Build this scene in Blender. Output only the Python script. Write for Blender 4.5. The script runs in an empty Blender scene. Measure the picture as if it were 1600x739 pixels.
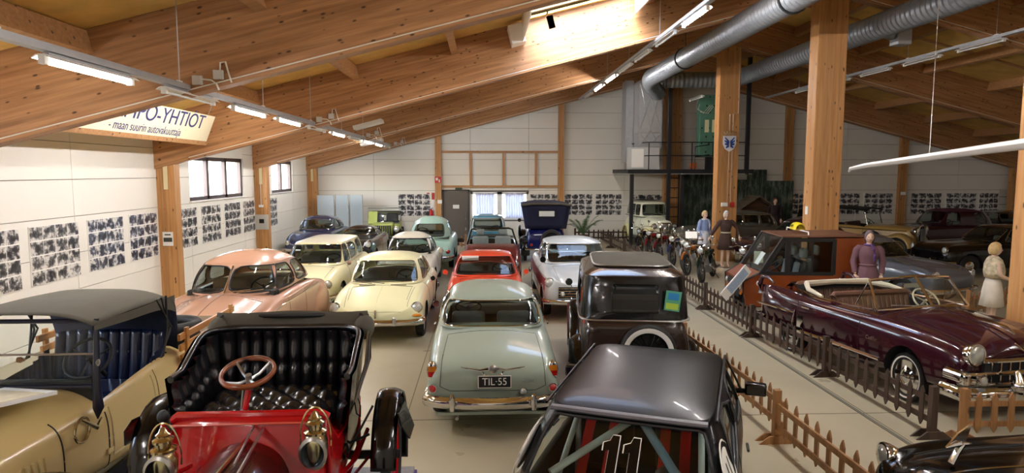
import bpy, bmesh, math, random
from math import sin, cos, pi, radians as R_, hypot, atan2
from mathutils import Vector as V, Matrix, Quaternion
from mathutils.bvhtree import BVHTree
random.seed(7)
SC = bpy.context.scene
COL = SC.collection
# ------------------------------------------------------------------ camera, world, exposure
F_PX = 1030.0
yaw = math.atan(43/F_PX); pit = math.atan(101/F_PX)
cd = bpy.data.cameras.new('camera'); cam = bpy.data.objects.new('camera', cd); COL.objects.link(cam)
cd.sensor_width = 36; cd.lens = 36*F_PX/1600; cd.clip_end = 200
cam.location = (0, 0, 3.1); cam.rotation_euler = (pi/2-pit, 0, -yaw)
SC.camera = cam
W = bpy.data.worlds.new('world'); SC.world = W; W.use_nodes = True
wn = W.node_tree; bg = wn.nodes['Background']
sky = wn.nodes.new('ShaderNodeTexSky'); sky.sky_type = 'NISHITA'; sky.sun_disc = False
sky.sun_elevation = R_(38); sky.sun_rotation = R_(200); sky.dust_density = 2.0
hs = wn.nodes.new('ShaderNodeHueSaturation'); hs.inputs['Saturation'].default_value = .75
wn.links.new(sky.outputs[0], hs.inputs['Color']); wn.links.new(hs.outputs[0], bg.inputs[0]); bg.inputs[1].default_value = 1.7
SC.view_settings.view_transform = 'Standard'; SC.view_settings.look = 'None'
SC.view_settings.gamma = 1; SC.view_settings.exposure = 1.08
TUBE_POWER = 265.0      # emission of a lit fluorescent tube
SC.cycles.max_bounces = 7; SC.cycles.diffuse_bounces = 4; SC.cycles.glossy_bounces = 4
SC.cycles.transparent_max_bounces = 16; SC.cycles.sample_clamp_indirect = 6
SC.cycles.caustics_reflective = False; SC.cycles.caustics_refractive = False

# ------------------------------------------------------------------ materials
def lin(h):
    h = h.lstrip('#'); o = []
    for i in (0, 2, 4):
        c = int(h[i:i+2], 16)/255
        o.append(c/12.92 if c <= .04045 else ((c+.055)/1.055)**2.4)
    return (*o, 1)
MATS = {}
def mat(name, col='#808080', rough=.5, metal=0., coat=0., spec=.5, noise=0., nscale=6., emit=0., trans=0., sheen=0., bump=0., bscale=40.):
    if name in MATS: return MATS[name]
    m = bpy.data.materials.new(name); m.use_nodes = True; MATS[name] = m
    nt = m.node_tree; b = nt.nodes['Principled BSDF']
    c = lin(col) if isinstance(col, str) else col
    b.inputs['Base Color'].default_value = c
    b.inputs['Roughness'].default_value = rough; b.inputs['Metallic'].default_value = metal
    b.inputs['Coat Weight'].default_value = coat; b.inputs['Coat Roughness'].default_value = .04
    b.inputs['Specular IOR Level'].default_value = spec
    b.inputs['Transmission Weight'].default_value = trans
    if emit: b.inputs['Emission Color'].default_value = c; b.inputs['Emission Strength'].default_value = emit
    if noise or bump:
        tc = nt.nodes.new('ShaderNodeTexCoord'); n = nt.nodes.new('ShaderNodeTexNoise')
        n.inputs['Scale'].default_value = nscale; n.inputs['Detail'].default_value = 6
        nt.links.new(tc.outputs['Object'], n.inputs['Vector'])
        if noise:
            r = nt.nodes.new('ShaderNodeMapRange'); r.inputs[1].default_value = .25; r.inputs[2].default_value = .75
            r.inputs[3].default_value = 1-noise; r.inputs[4].default_value = 1+noise*.6
            x = nt.nodes.new('ShaderNodeVectorMath'); x.operation = 'SCALE'; x.inputs[0].default_value = c[:3]
            nt.links.new(n.outputs[0], r.inputs[0]); nt.links.new(r.outputs[0], x.inputs['Scale'])
            nt.links.new(x.outputs[0], b.inputs['Base Color'])
        if bump:
            n2 = nt.nodes.new('ShaderNodeTexNoise'); n2.inputs['Scale'].default_value = bscale
            nt.links.new(tc.outputs['Object'], n2.inputs['Vector'])
            bp = nt.nodes.new('ShaderNodeBump'); bp.inputs['Strength'].default_value = bump; bp.inputs['Distance'].default_value = .01
            nt.links.new(n2.outputs[0], bp.inputs['Height']); nt.links.new(bp.outputs[0], b.inputs['Normal'])
    return m
def paint(name, col, rough=.32, coat=.8): return mat(name, col, rough, 0, coat*.6, .35, .05, 1.5)
def glass_mat(name, tint, refl=1.45, dark=1.):
    m = bpy.data.materials.new(name); m.use_nodes = True; MATS[name] = m
    nt = m.node_tree; nt.nodes.clear()
    o = nt.nodes.new('ShaderNodeOutputMaterial'); mx = nt.nodes.new('ShaderNodeMixShader')
    t = nt.nodes.new('ShaderNodeBsdfTransparent'); t.inputs[0].default_value = tint
    g = nt.nodes.new('ShaderNodeBsdfGlossy'); g.inputs['Roughness'].default_value = .03
    g.inputs[0].default_value = (.95, .97, 1, 1)
    f = nt.nodes.new('ShaderNodeFresnel'); ge = nt.nodes.new('ShaderNodeNewGeometry'); mr = nt.nodes.new('ShaderNodeMapRange')
    mr.inputs[3].default_value = refl; mr.inputs[4].default_value = 1/refl; nt.links.new(ge.outputs['Backfacing'], mr.inputs[0]); nt.links.new(mr.outputs[0], f.inputs[0])
    nt.links.new(f.outputs[0], mx.inputs[0]); nt.links.new(t.outputs[0], mx.inputs[1]); nt.links.new(g.outputs[0], mx.inputs[2])
    nt.links.new(mx.outputs[0], o.inputs[0]); return m
def wood(name, c1, c2, knots=.5, axis=0, rough=.5, lam=True, kscale=1.):
    """planed wood: grain along a local axis, glued laminations, dark knots"""
    if name in MATS: return MATS[name]
    m = bpy.data.materials.new(name); m.use_nodes = True; MATS[name] = m
    nt = m.node_tree; N = nt.nodes.new; L = nt.links.new; b = nt.nodes['Principled BSDF']
    tc = N('ShaderNodeTexCoord')
    def mapped(sc):
        mp = N('ShaderNodeMapping'); mp.inputs['Scale'].default_value = sc; L(tc.outputs['Object'], mp.inputs[0]); return mp
    def perm(a, c):      # a along the axis, c across
        s = [c, c, c]; s[axis] = a; return s
    gr = N('ShaderNodeTexNoise'); gr.inputs['Scale'].default_value = 1; gr.inputs['Detail'].default_value = 8; gr.inputs['Distortion'].default_value = .6
    L(mapped(perm(.9, 16)).outputs[0], gr.inputs['Vector'])
    cr = N('ShaderNodeValToRGB'); cr.color_ramp.elements[0].position = .3; cr.color_ramp.elements[1].position = .7
    cr.color_ramp.elements[0].color = lin(c2); cr.color_ramp.elements[1].color = lin(c1)
    L(gr.outputs[0], cr.inputs[0]); out = cr.outputs[0]
    if lam:
        fl = N('ShaderNodeMath'); fl.operation = 'FLOOR'
        sp = N('ShaderNodeSeparateXYZ'); L(mapped([22, 22, 22]).outputs[0], sp.inputs[0])
        L(sp.outputs[2 if axis == 0 else 0], fl.inputs[0])
        wn_ = N('ShaderNodeTexWhiteNoise'); wn_.noise_dimensions = '1D'; L(fl.outputs[0], wn_.inputs['W'])
        mr = N('ShaderNodeMapRange'); mr.inputs[3].default_value = .84; mr.inputs[4].default_value = 1.08; L(wn_.outputs[0], mr.inputs[0])
        sc = N('ShaderNodeVectorMath'); sc.operation = 'SCALE'; L(out, sc.inputs[0]); L(mr.outputs[0], sc.inputs['Scale']); out = sc.outputs[0]
    if knots:
        vo = N('ShaderNodeTexVoronoi'); vo.inputs['Scale'].default_value = 1
        L(mapped(perm(3.0*kscale, 7*kscale)).outputs[0], vo.inputs['Vector'])
        kr = N('ShaderNodeMapRange'); kr.inputs[1].default_value = .10; kr.inputs[2].default_value = .2; L(vo.outputs['Distance'], kr.inputs[0])
        sp2 = N('ShaderNodeSeparateXYZ'); L(vo.outputs['Color'], sp2.inputs[0])
        th = N('ShaderNodeMath'); th.operation = 'GREATER_THAN'; th.inputs[1].default_value = knots; L(sp2.outputs[0], th.inputs[0])
        mx = N('ShaderNodeMath'); mx.operation = 'MAXIMUM'; L(kr.outputs[0], mx.inputs[0]); L(th.outputs[0], mx.inputs[1])
        mc = N('ShaderNodeMix'); mc.data_type = 'RGBA'; L(mx.outputs[0], mc.inputs[0])
        mc.inputs[6].default_value = tuple(x*.25 for x in lin(c2)[:3])+(1,); L(out, mc.inputs[7]); out = mc.outputs[2]
    L(out, b.inputs['Base Color']); b.inputs['Roughness'].default_value = rough
    return m

GLULAM = wood('glulam spruce', '#bb8b5e', '#94663f', .72, 0, .5, True, 1.5)
GLULAM_V = wood('glulam spruce upright', '#c8965f', '#ad7844', .6, 2, .45, True, 1.2)
PINE = wood('pine lath', '#bd9064', '#a07448', .6, 0, .5, False)
FENCE_L = wood('honey stained wood', '#b08355', '#8c6138', .8, 2, .5, False)
FENCE_D = wood('dark stained wood', '#4d3a2d', '#33251c', .8, 2, .6, False)
ASH = wood('varnished ash', '#c98f50', '#a86d35', .9, 1, .3, False)
WALNUT = wood('varnished steering wheel wood', '#8a4a24', '#5c2c12', .95, 0, .25, False)
BOARD = mat('fibre ceiling board', '#dcb362', .9, noise=.22, nscale=2.2, bump=.4, bscale=60)
PLY = mat('orange brown plywood', '#84401a', .3, coat=.5, noise=.15, nscale=3)
WALLW = mat('cream wall panel', '#e4e2da', .55, noise=.02, nscale=1.2)
WALLJ = mat('wall joint shadow gap', '#6a655c', .9)
WHITE = mat('white enamel', '#eceae4', .35)
WHITEP = mat('white paper', '#eeeeea', .7)
ALU = mat('galvanised steel', '#b4b6b8', .45, .45, noise=.1, nscale=8)
DUCT = mat('spiral duct steel', '#959ba2', .4, .6, noise=.12, nscale=5)
CHROME = mat('chrome', '#dcdcdc', .08, 1)
STEEL = mat('worn bright steel', '#b5b5b2', .28, 1)
BRASS = mat('polished brass', '#cfc09a', .18, 1)
NICKEL = mat('brass nickel lamp', '#cdbb90', .2, 1)
BLACK = mat('black gloss paint', '#0a0a0b', .2, coat=.35, spec=.3)
BLACKM = mat('black matt metal', '#121212', .55)
RUBBER = mat('tyre rubber', '#151515', .65)
DARK = mat('dark lining', '#0c0b0b', .8)
CARPET = mat('dark carpet', '#26221f', .95)
LEATHER = mat('black leather', '#121318', .27, coat=.5, bump=.12, bscale=60)
TOPCLOTH = mat('grey rubberised hood cloth', '#56534a', .9, spec=.25, noise=.08, nscale=5, bump=.2, bscale=90)
BLUELEATH = mat('dark blue leather', '#0f1c3c', .28, coat=.5)
GLASS = glass_mat('clear glass', (.86, .92, .90, 1))
TINT = glass_mat('tinted car glass', (.55, .60, .58, 1), 1.5)
WINGLASS = glass_mat('window glass', (.96, .98, 1, 1))
MIRRORG = mat('mirror glass', '#c8d0d4', .03, 1)
REDL = mat('red lamp lens', '#a50a0a', .15, coat=1)
AMBER = mat('amber lamp lens', '#c9781a', .15, coat=1)
LENS = mat('headlamp lens', '#cfd4d0', .12, .6, coat=1)
PLATE = mat('black number plate', '#0b0b0b', .4)
TXT = mat('white lettering', '#f0efe8', .5)
SEATG = mat('grey seat cloth', '#8b908e', .85, noise=.1, nscale=8)
SEATB = mat('brown seat leather', '#54382a', .45)
SKIN = mat('mannequin skin', '#d9b8a2', .45)
TUBEM = mat('lit fluorescent tube', '#fff9f6', .4, emit=TUBE_POWER)
TUBEOFF = mat('unlit fluorescent tube', '#e4e6e6', .25)

# ------------------------------------------------------------------ object helpers
class MB:
    def __init__(s): s.v = []; s.f = []; s.m = []; s.mi = 0
    def add(s, vs, fs):
        o = len(s.v); s.v += [tuple(p) for p in vs]; s.f += [tuple(i+o for i in f) for f in fs]; s.m += [s.mi]*len(fs)
        return s
    def box(s, cx, cy, cz, sx, sy, sz, rz=0, mtx=None, taper=1):
        vs = []
        for k in (-1, 1):
            q = taper if k > 0 else 1
            for a, b in ((-1, -1), (1, -1), (1, 1), (-1, 1)):
                x, y, z = a*sx/2*q, b*sy/2*q, k*sz/2
                if rz: x, y = x*cos(rz)-y*sin(rz), x*sin(rz)+y*cos(rz)
                p = V((x, y, z))
                if mtx: p = mtx @ p
                vs.append((p.x+cx, p.y+cy, p.z+cz))
        return s.add(vs, [(3, 2, 1, 0), (4, 5, 6, 7), (0, 1, 5, 4), (1, 2, 6, 5), (2, 3, 7, 6), (3, 0, 4, 7)])
    def poly(s, pts, thick):   # flat polygon (3d points) extruded by vector
        n = len(pts); t = V(thick); a = [V(p) for p in pts]
        return s.add(a+[p+t for p in a], [tuple(range(n))[::-1], tuple(range(n, 2*n))]+[(i, (i+1) % n, n+(i+1) % n, n+i) for i in range(n)])
    def sweep(s, path, prof, up=(0, 0, 1), closed=False, caps=True, scale=None):
        P = [V(p) for p in path]; n = len(P); up = V(up); k = len(prof); vs = []; fs = []
        for i, p in enumerate(P):
            a = P[(i-1) % n] if (i or closed) else P[0]; b = P[(i+1) % n] if (i < n-1 or closed) else P[-1]
            t = (b-a).normalized()
            r = t.cross(up)
            if r.length < 1e-4: r = t.cross(V((0, 1, 0.01)))
            r.normalize(); u = r.cross(t).normalized()
            q = scale[i] if scale else 1
            vs += [p+r*(c[0]*q)+u*(c[1]*q) for c in prof]
        m = n if closed else n-1
        for i in range(m):
            j = (i+1) % n
            for a in range(k):
                b = (a+1) % k; fs.append((i*k+a, i*k+b, j*k+b, j*k+a))
        if caps and not closed: fs += [tuple(range(k))[::-1], tuple((n-1)*k+a for a in range(k))]
        return s.add(vs, fs)
    def tube(s, path, r, seg=8, closed=False, scale=None, up=(0, 0, 1), flat=1):
        return s.sweep(path, [(r*cos(2*pi*i/seg), r*flat*sin(2*pi*i/seg)) for i in range(seg)], up, closed, True, scale)
    def lathe(s, prof, c=(0, 0, 0), axis=(0, 0, 1), seg=20, cap=True):   # prof: (radius, height)
        q = V((0, 0, 1)).rotation_difference(V(axis)); c = V(c); k = len(prof); vs = []; fs = []
        for i in range(seg):
            a = 2*pi*i/seg
            vs += [c+q @ V((r*cos(a), r*sin(a), h)) for r, h in prof]
        for i in range(seg):
            j = (i+1) % seg
            for a in range(k-1): fs.append((i*k+a, j*k+a, j*k+a+1, i*k+a+1))
        for a in (0, k-1):
            if cap and prof[a][0] > 1e-4:
                f = [i*k+a for i in range(seg)]; fs.append(tuple(f[::-1] if a == 0 else f))
        return s.add(vs, fs)
    def grid(s, fn, nu, nv, wrap=False):
        vs = [fn(i/(nu if wrap else nu-1), j/(nv-1)) for i in range(nu) for j in range(nv)]; fs = []
        for i in range(nu if wrap else nu-1):
            k = (i+1) % nu
            for j in range(nv-1): fs.append((i*nv+j, k*nv+j, k*nv+j+1, i*nv+j+1))
        return s.add(vs, fs)
    def rings(s, rs, cap=True):
        n = len(rs[0]); vs = [p for r in rs for p in r]; fs = []
        for i in range(len(rs)-1):
            for a in range(n):
                b = (a+1) % n; fs.append((i*n+a, i*n+b, (i+1)*n+b, (i+1)*n+a))
        if cap: fs += [tuple(range(n))[::-1], tuple((len(rs)-1)*n+a for a in range(n))]
        return s.add(vs, fs)
    def sphere(s, c, rx, ry, rz, su=14, sv=9):
        return s.grid(lambda u, v: (c[0]+rx*cos(2*pi*u)*sin(pi*(.001+.998*v)), c[1]+ry*sin(2*pi*u)*sin(pi*(.001+.998*v)), c[2]+rz*cos(pi*v)), su, sv, True)
    def build(s, name, mats, parent=None, smooth=True, ang=38, sub=0, solid=0, bevel=0, kind=None, clean=True):
        me = bpy.data.meshes.new(name); me.from_pydata(s.v, [], s.f)
        for m in (mats if isinstance(mats, (list, tuple)) else [mats]): me.materials.append(m)
        me.polygons.foreach_set('material_index', s.m)
        if clean:
            bm = bmesh.new(); bm.from_mesh(me)
            bmesh.ops.remove_doubles(bm, verts=bm.verts, dist=2e-5); bmesh.ops.recalc_face_normals(bm, faces=bm.faces)
            bm.to_mesh(me); bm.free()
        o = bpy.data.objects.new(name, me); COL.objects.link(o)
        if smooth:
            me.shade_smooth()
            if not sub: me.set_sharp_from_angle(angle=R_(ang))
        if sub: md = o.modifiers.new('s', 'SUBSURF'); md.levels = md.render_levels = sub
        if solid: md = o.modifiers.new('t', 'SOLIDIFY'); md.thickness = solid; md.offset = -1
        if bevel: md = o.modifiers.new('b', 'BEVEL'); md.width = bevel; md.segments = 2; md.limit_method = 'ANGLE'
        if parent: o.parent = parent
        if kind: o['kind'] = kind
        return o
def tag(o, label=None, cat=None, group=None, kind=None):
    if label: o['label'] = label
    if cat: o['category'] = cat
    if group: o['group'] = group
    if kind: o['kind'] = kind
    return o
def empty(name, loc, rz=0, label=None, cat=None, group=None, kind=None):
    o = bpy.data.objects.new(name, None); COL.objects.link(o); o.location = loc; o.rotation_euler = (0, 0, rz); o.empty_display_size = .2
    return tag(o, label, cat, group, kind)
def copy_tree(o, parent=None):
    c = o.copy(); COL.objects.link(c); c.parent = parent
    for ch in list(o.children): copy_tree(ch, c)
    return c
def bake(o):
    dg = bpy.context.evaluated_depsgraph_get()
    me = bpy.data.meshes.new_from_object(o.evaluated_get(dg)); o.modifiers.clear(); o.data = me; return o
def rbox(name, c, s, m, parent, bev=.03, rx=0, ry=0, rz=0):
    b = MB(); b.box(0, 0, 0, *s); o = b.build(name, m, parent, ang=60, bevel=bev); o.location = c; o.rotation_euler = (rx, ry, rz); return o
_TX = {}
def text(name, s, size, m, parent, loc, rot, depth=.002, ax='CENTER', wx=1., shear=0.):
    cu = bpy.data.curves.new('t', 'FONT'); cu.body = s; cu.size = size; cu.align_x = ax; cu.align_y = 'CENTER'; cu.extrude = depth; cu.shear = shear
    t = bpy.data.objects.new('t', cu); COL.objects.link(t)
    me = bpy.data.meshes.new_from_object(t.evaluated_get(bpy.context.evaluated_depsgraph_get()))
    bpy.data.objects.remove(t); me.materials.clear(); me.materials.append(m); me.name = name
    o = bpy.data.objects.new(name, me); COL.objects.link(o); o.parent = parent; o.location = loc; o.rotation_euler = rot; o.scale = (wx, 1, 1)
    return o
# ================================================================== SETTING
XL, XR, YB, YF, XC = -7.7, 24.4, 29.6, -6.0, 8.35
SL = .26
def zb(x): return 3.15+SL*((x-XL) if x < XC else (XR-x))       # underside of the rafters
DEP = 1.2
def floor_material():
    m = mat('painted concrete', '#b8b096', .3, noise=.1, nscale=.9); nt = m.node_tree; b = nt.nodes['Principled BSDF']
    tc = nt.nodes.new('ShaderNodeTexCoord'); n = nt.nodes.new('ShaderNodeTexNoise'); n.inputs['Scale'].default_value = 2.5; n.inputs['Detail'].default_value = 8
    r = nt.nodes.new('ShaderNodeMapRange'); r.inputs[3].default_value = .2; r.inputs[4].default_value = .45
    nt.links.new(tc.outputs['Object'], n.inputs[0]); nt.links.new(n.outputs[0], r.inputs[0]); nt.links.new(r.outputs[0], b.inputs['Roughness'])
    return m
b = MB(); b.box((XL+XR)/2, (YB+YF)/2, -.1, XR-XL+1, YB-YF+1, .2)
fl = b.build('floor', floor_material(), smooth=False, kind='structure')
for y in (0.5, 8.05, 15.6, 23.1):
    b = MB(); b.box((XL+XR)/2, y, .001, XR-XL, .012, .004); b.build('expansion_joint', mat('joint sealant', '#7b7560', .7), fl, smooth=False)
for x in (-1.0, 4.9, 14):
    b = MB(); b.box(x, (YB+YF)/2, .001, .012, YB-YF, .004); b.build('expansion_joint', MATS['joint sealant'], fl, smooth=False)
b = MB(); b.box(4.84, 11, .004, .05, 9, .008); tag(b.build('floor_strip', mat('grey edge strip', '#6f6c60', .6), smooth=False), 'long grey strip on the floor under the dark picket fence', 'strip')

# walls: backing + a panel object per prefabricated sheet, joints recessed
JZ = [0, .2, .89, 1.58, 2.27, 2.96, 3.65, 4.34, 5.03, 5.72, 6.41, 7.1, 7.8]
def clip_top(p0, p1, z0, z1, top, axis):
    """panel from p0..p1 along the wall, z0..z1, clipped under top(p)"""
    g = .012; a, c = p0+g/2, p1-g/2; z0 += g/2; z1 -= g/2
    pts = [(a, z0), (c, z0)]
    ta, tc_ = top(a), top(c)
    if max(ta, tc_) <= z0+.02: return None
    n = 8; tp = []
    for i in range(n+1):
        q = c+(a-c)*i/n; tp.append((q, max(z0, min(z1, top(q)))))
    out = pts+[tp[0]]
    for i in range(1, n):
        if abs((tp[i][1]-tp[i-1][1])-(tp[i+1][1]-tp[i][1])) > 1e-5: out.append(tp[i])
    return out+[tp[-1]]
def wall(name, segs, top, at, normal, skip=lambda a, c, z0, z1: False, back=None):
    nx, ny = normal; T = .06
    root = back
    for (p0, p1) in segs:
        for k in range(len(JZ)-1):
            if skip(p0, p1, JZ[k], JZ[k+1]): continue
            q = clip_top(p0, p1, JZ[k], JZ[k+1], top, 0)
            if not q: continue
            b = MB(); b.poly([at(p, z) for p, z in q], (nx*T, ny*T, 0)); b.build('panel', WALLW, root, smooth=False)
# back wall with the curtained window opening
b = MB(); bw0, bw1, bz0, bz1 = -.62, 1.98, .95, 2.2
ztop = 8.7
for (x0, x1, z0, z1) in ((XL-.3, bw0, 0, ztop), (bw1, XR+.3, 0, ztop), (bw0, bw1, 0, bz0), (bw0, bw1, bz1, ztop)):
    b.box((x0+x1)/2, YB+.16, (z0+z1)/2, x1-x0, .2, z1-z0)
wb = b.build('wall_back', WALLJ, smooth=False, kind='structure')
bx = [XL, -4.9, -2.05, -.62, 1.98, 3.42, 6.3, 8.35, 11, 13.75, 16.5, 19.1, 21.8, XR]
wall('wall_back', list(zip(bx[:-1], bx[1:])), lambda x: zb(x)+DEP+.1, lambda p, z: (p, YB+.06, z), (0, -1),
     lambda a, c, z0, z1: (a >= -.7 and c <= 2.1 and z0 > .8 and z1 < 2.3) , wb)
for x0, x1, z0, z1 in ((-.62, 1.98, .89, .95), (-.62, 1.98, 2.2, 2.27)): pass
# left wall with two (three) window bands
WINS_L = [(17.6, 21.5, 2.33, 3.5), (24.3, 26.9, 2.33, 3.5), (3.2, 7.6, 2.33, 3.5), (10.3, 10.6, 9, 9.1)][:3]
b = MB(); ys = [YF, 3.2, 7.6, 17.6, 21.5, 24.3, 26.9, YB+.2]
for i in range(7):
    y0, y1 = ys[i], ys[i+1]; isw = i in (1, 3, 5)
    for z0, z1 in (((0, 2.33), (3.5, 4.6)) if isw else ((0, 4.6),)):
        b.box(XL-.16, (y0+y1)/2, (z0+z1)/2, .2, y1-y0, z1-z0)
wl = b.build('wall_left', WALLJ, smooth=False, kind='structure')
ysl = [YF, -1, 3.2, 7.6, 9.4, 12.7, 16.0, 17.6, 21.5, 22.6, 24.3, 26.9, YB]
for (p0, p1) in zip(ysl[:-1], ysl[1:]):
    isw = (p0, p1) in ((3.2, 7.6), (17.6, 21.5), (24.3, 26.9))
    JW = [0, .2, .89, 1.58, 2.27, 2.96, 3.65, 4.45]
    if isw: JW = [0, .2, .89, 1.58, 2.33]
    for k in range(len(JW)-1):
        b = MB(); b.box(XL-.03, (p0+p1)/2, (JW[k]+JW[k+1])/2, .06, p1-p0-.012, JW[k+1]-JW[k]-.012); b.build('panel', WALLW, wl, smooth=False)
    if isw:
        b = MB(); b.box(XL-.03, (p0+p1)/2, 3.98, .06, p1-p0-.012, .94); b.build('panel', WALLW, wl, smooth=False)
b = MB(); b.box(XR+.1, (YB+YF)/2, 2.4, .2, YB-YF, 4.8); wr = b.build('wall_right', WALLW, smooth=False, kind='structure')
b = MB(); b.box((XL+XR)/2, YF-.1, 4.3, XR-XL, .2, 8.6); b.build('wall_front', WALLW, smooth=False, kind='structure')
# windows left
FRAME = mat('dark brown window frame', '#3b2c2c', .4)
for n, (y0, y1, z0, z1) in enumerate(WINS_L):
    w = empty('window_%d' % (n+1), (XL-.1, (y0+y1)/2, (z0+z1)/2), kind='structure')
    hy, hz = (y1-y0)/2, (z1-z0)/2
    k = 3 if n != 1 else 2
    for s in (-1, 1):
        b = MB(); b.box(0, s*(hy-.06), 0, .1, .12, 2*hz); b.build('window_frame', FRAME, w, smooth=False)
        b = MB(); b.box(0, 0, s*(hz-.05), .1, 2*hy, .10); b.build('window_frame', FRAME, w, smooth=False)
    for i in range(1, k):
        b = MB(); b.box(0, -hy+2*hy*i/k, 0, .1, .15, 2*hz); b.build('mullion', FRAME, w, smooth=False)
    for i in range(k):
        b = MB(); b.box(0, -hy+2*hy*(i+.5)/k, 0, .01, 2*hy/k-.05, 2*hz-.08); b.build('pane', WINGLASS, w, smooth=False)
    b = MB(); b.box(.09, 0, -hz-.015, .16, 2*hy+.1, .03); b.build('window_sill', WHITE, w, smooth=False)
# back window with white frames, a lilac curtain in each half
w = empty('window_4', ((bw0+bw1)/2, YB+.06, (bz0+bz1)/2), kind='structure'); hy, hz = (bw1-bw0)/2, (bz1-bz0)/2
for s in (-1, 1):
    b = MB(); b.box(s*(hy-.05), 0, 0, .1, .12, 2*hz); b.build('window_frame', WHITE, w, smooth=False)
    b = MB(); b.box(0, 0, s*(hz-.05), 2*hy, .12, .1); b.build('window_frame', WHITE, w, smooth=False)
b = MB(); b.box(0, 0, 0, .22, .12, 2*hz); b.build('mullion', WHITE, w, smooth=False)
for s in (-1, 1):
    b = MB(); b.box(s*hy/2, .03, 0, hy-.1, .01, 2*hz-.1); b.build('pane', WINGLASS, w, smooth=False)
CURT = mat('lilac curtain cloth', '#dad8e0', .9)
_n = CURT.node_tree; _t = _n.nodes.new('ShaderNodeBsdfTranslucent'); _t.inputs[0].default_value = lin('#dad8e0'); _m = _n.nodes.new('ShaderNodeMixShader'); _m.inputs[0].default_value = .6
_n.links.new(_n.nodes['Principled BSDF'].outputs[0], _m.inputs[1]); _n.links.new(_t.outputs[0], _m.inputs[2]); _n.links.new(_m.outputs[0], _n.nodes['Material Output'].inputs[0])
for s in (-1, 1):
    b = MB(); b.grid(lambda u, v: (-.42+.84*u, .035*sin(u*48+.4*sin(v*5)), .55-1.1*v), 60, 8)
    o = b.build('curtain', CURT, solid=.006); o.location = ((bw0+bw1)/2+s*.66, YB-.08, (bz0+bz1)/2+.03)
    tag(o, '%s lilac grey curtain hanging in the back wall window %s' % (('left', 'beside the door') if s < 0 else ('right', 'behind the dark blue tourer')), 'curtain', 'curtains in the back window')
# door
d = empty('door_1', (-1.27, YB-.02, 0), kind='structure')
DG = mat('grey brown steel door', '#5c554e', .45)
b = MB(); b.box(0, 0, 1.12, 1.06, .05, 2.2); b.build('door_leaf', DG, d, smooth=False)
for s in (-1, 1):
    b = MB(); b.box(s*.57, 0, 1.15, .08, .09, 2.3); b.build('door_frame', mat('dark frame', '#3c3834', .5), d, smooth=False)
b = MB(); b.box(0, 0, 2.27, 1.22, .09, .08); b.build('door_frame', MATS['dark frame'], d, smooth=False)
b = MB(); b.tube([(.42, -.05, .98), (.42, -.1, 1.0), (.42, -.1, 1.24), (.42, -.05, 1.26)], .014); b.build('handle', STEEL, d)
b = MB(); b.box(.43, -.05, .55, .07, .05, .12); b.build('lock', STEEL, d, smooth=False)
b = MB(); b.box(0, -.03, 1.55, .28, .01, .17); b.build('notice', WHITEP, d, smooth=False)
# rafters -------------------------------------------------------------
FY = [-4.0, 2.6, 9.2, 15.8, 22.4, 29.0]
ang = math.atan(SL); THK = .24
CABLE = mat('white cable', '#ded9cc', .5)
sides = (('left', XL-.05, XC), ('right', XR+.05, XC))
names = ['behind the camera', 'nearest the camera', 'second from the camera', 'third from the camera', 'fourth from the camera', 'against the back wall']
for i, fy in enumerate(FY):
    for sd, xe, xc in sides:
        sgn = 1 if sd == 'left' else -1
        Lh = abs(xc-xe); Ls = Lh/cos(ang)
        b = MB()     # local: x along slope from eave to ridge, z across
        d1 = DEP*cos(ang); n = 6
        for k in (0,):
            lo = [(Ls*j/n, -.012*0) for j in range(n+1)]
            pts = [(x, -THK/2, 0) for x, _ in lo]
            quad = [(0-0*.1, 0), (Ls, 0), (Ls+DEP*sin(ang), 0+d1), (DEP*sin(ang), d1)]
            b.poly([(x, -THK/2, z) for x, z in quad], (0, THK, 0))
        o = b.build('roof_beam', GLULAM, smooth=False, kind='structure', bevel=.012)
        o.location = (xe, fy+THK/2, 3.15 if True else 0)
        o.rotation_euler = (0, -ang, 0) if sgn > 0 else (0, -ang, pi)
        o['label'] = 'glued pine roof beam on the %s slope, %s' % (sd, names[i])
        # white cable clipped along the foot of the beam
        b = MB(); b.tube([(.9, -THK/2*sgn-.006*sgn, .06), (Ls-.6, -THK/2*sgn-.006*sgn, .06)], .009, 6)
        if i > 1: b.build('cable', CABLE, o)
    for sd, x, h, ww in (('left', XL+.21, 3.6, .42), ('right', XR-.21, 3.6, .42), ('centre', XC-.01, 7.55, .72)):
        if sd == 'centre' and i == 1: continue      # the beam over the camera has no column in view
        b = MB(); b.box(0, 0, h/2, ww, .42 if sd == 'centre' else .3, h); o = b.build('column', GLULAM_V, smooth=False, kind='structure', bevel=.015)
        o.location = (x, fy+.21, 0); o['label'] = '%s glued pine column, %s' % ('wall' if sd != 'centre' else 'free standing ridge', names[i])
        if sd == 'left' and i > 2:
            b = MB(); b.box(.02, -.17, 2.98, .09, .03, .58); b.build('steel_plate', mat('cream plate', '#d8cda4', .6), o, smooth=False)
        if sd == 'centre' and i in (3, 4):
            for xx in (.28,) if i == 3 else (.02, .13):
                b = MB(); b.tube([(xx, -.222, 1.9), (xx, -.222, 7.0)] if i == 3 else [(xx, -.222, 2.0), (xx, -.222, 5.05), (.3, -.222, 5.08), (.3, -.222, 7.3)], .009, 6)
                if i == 4: b.build('cable', CABLE, o)
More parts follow.
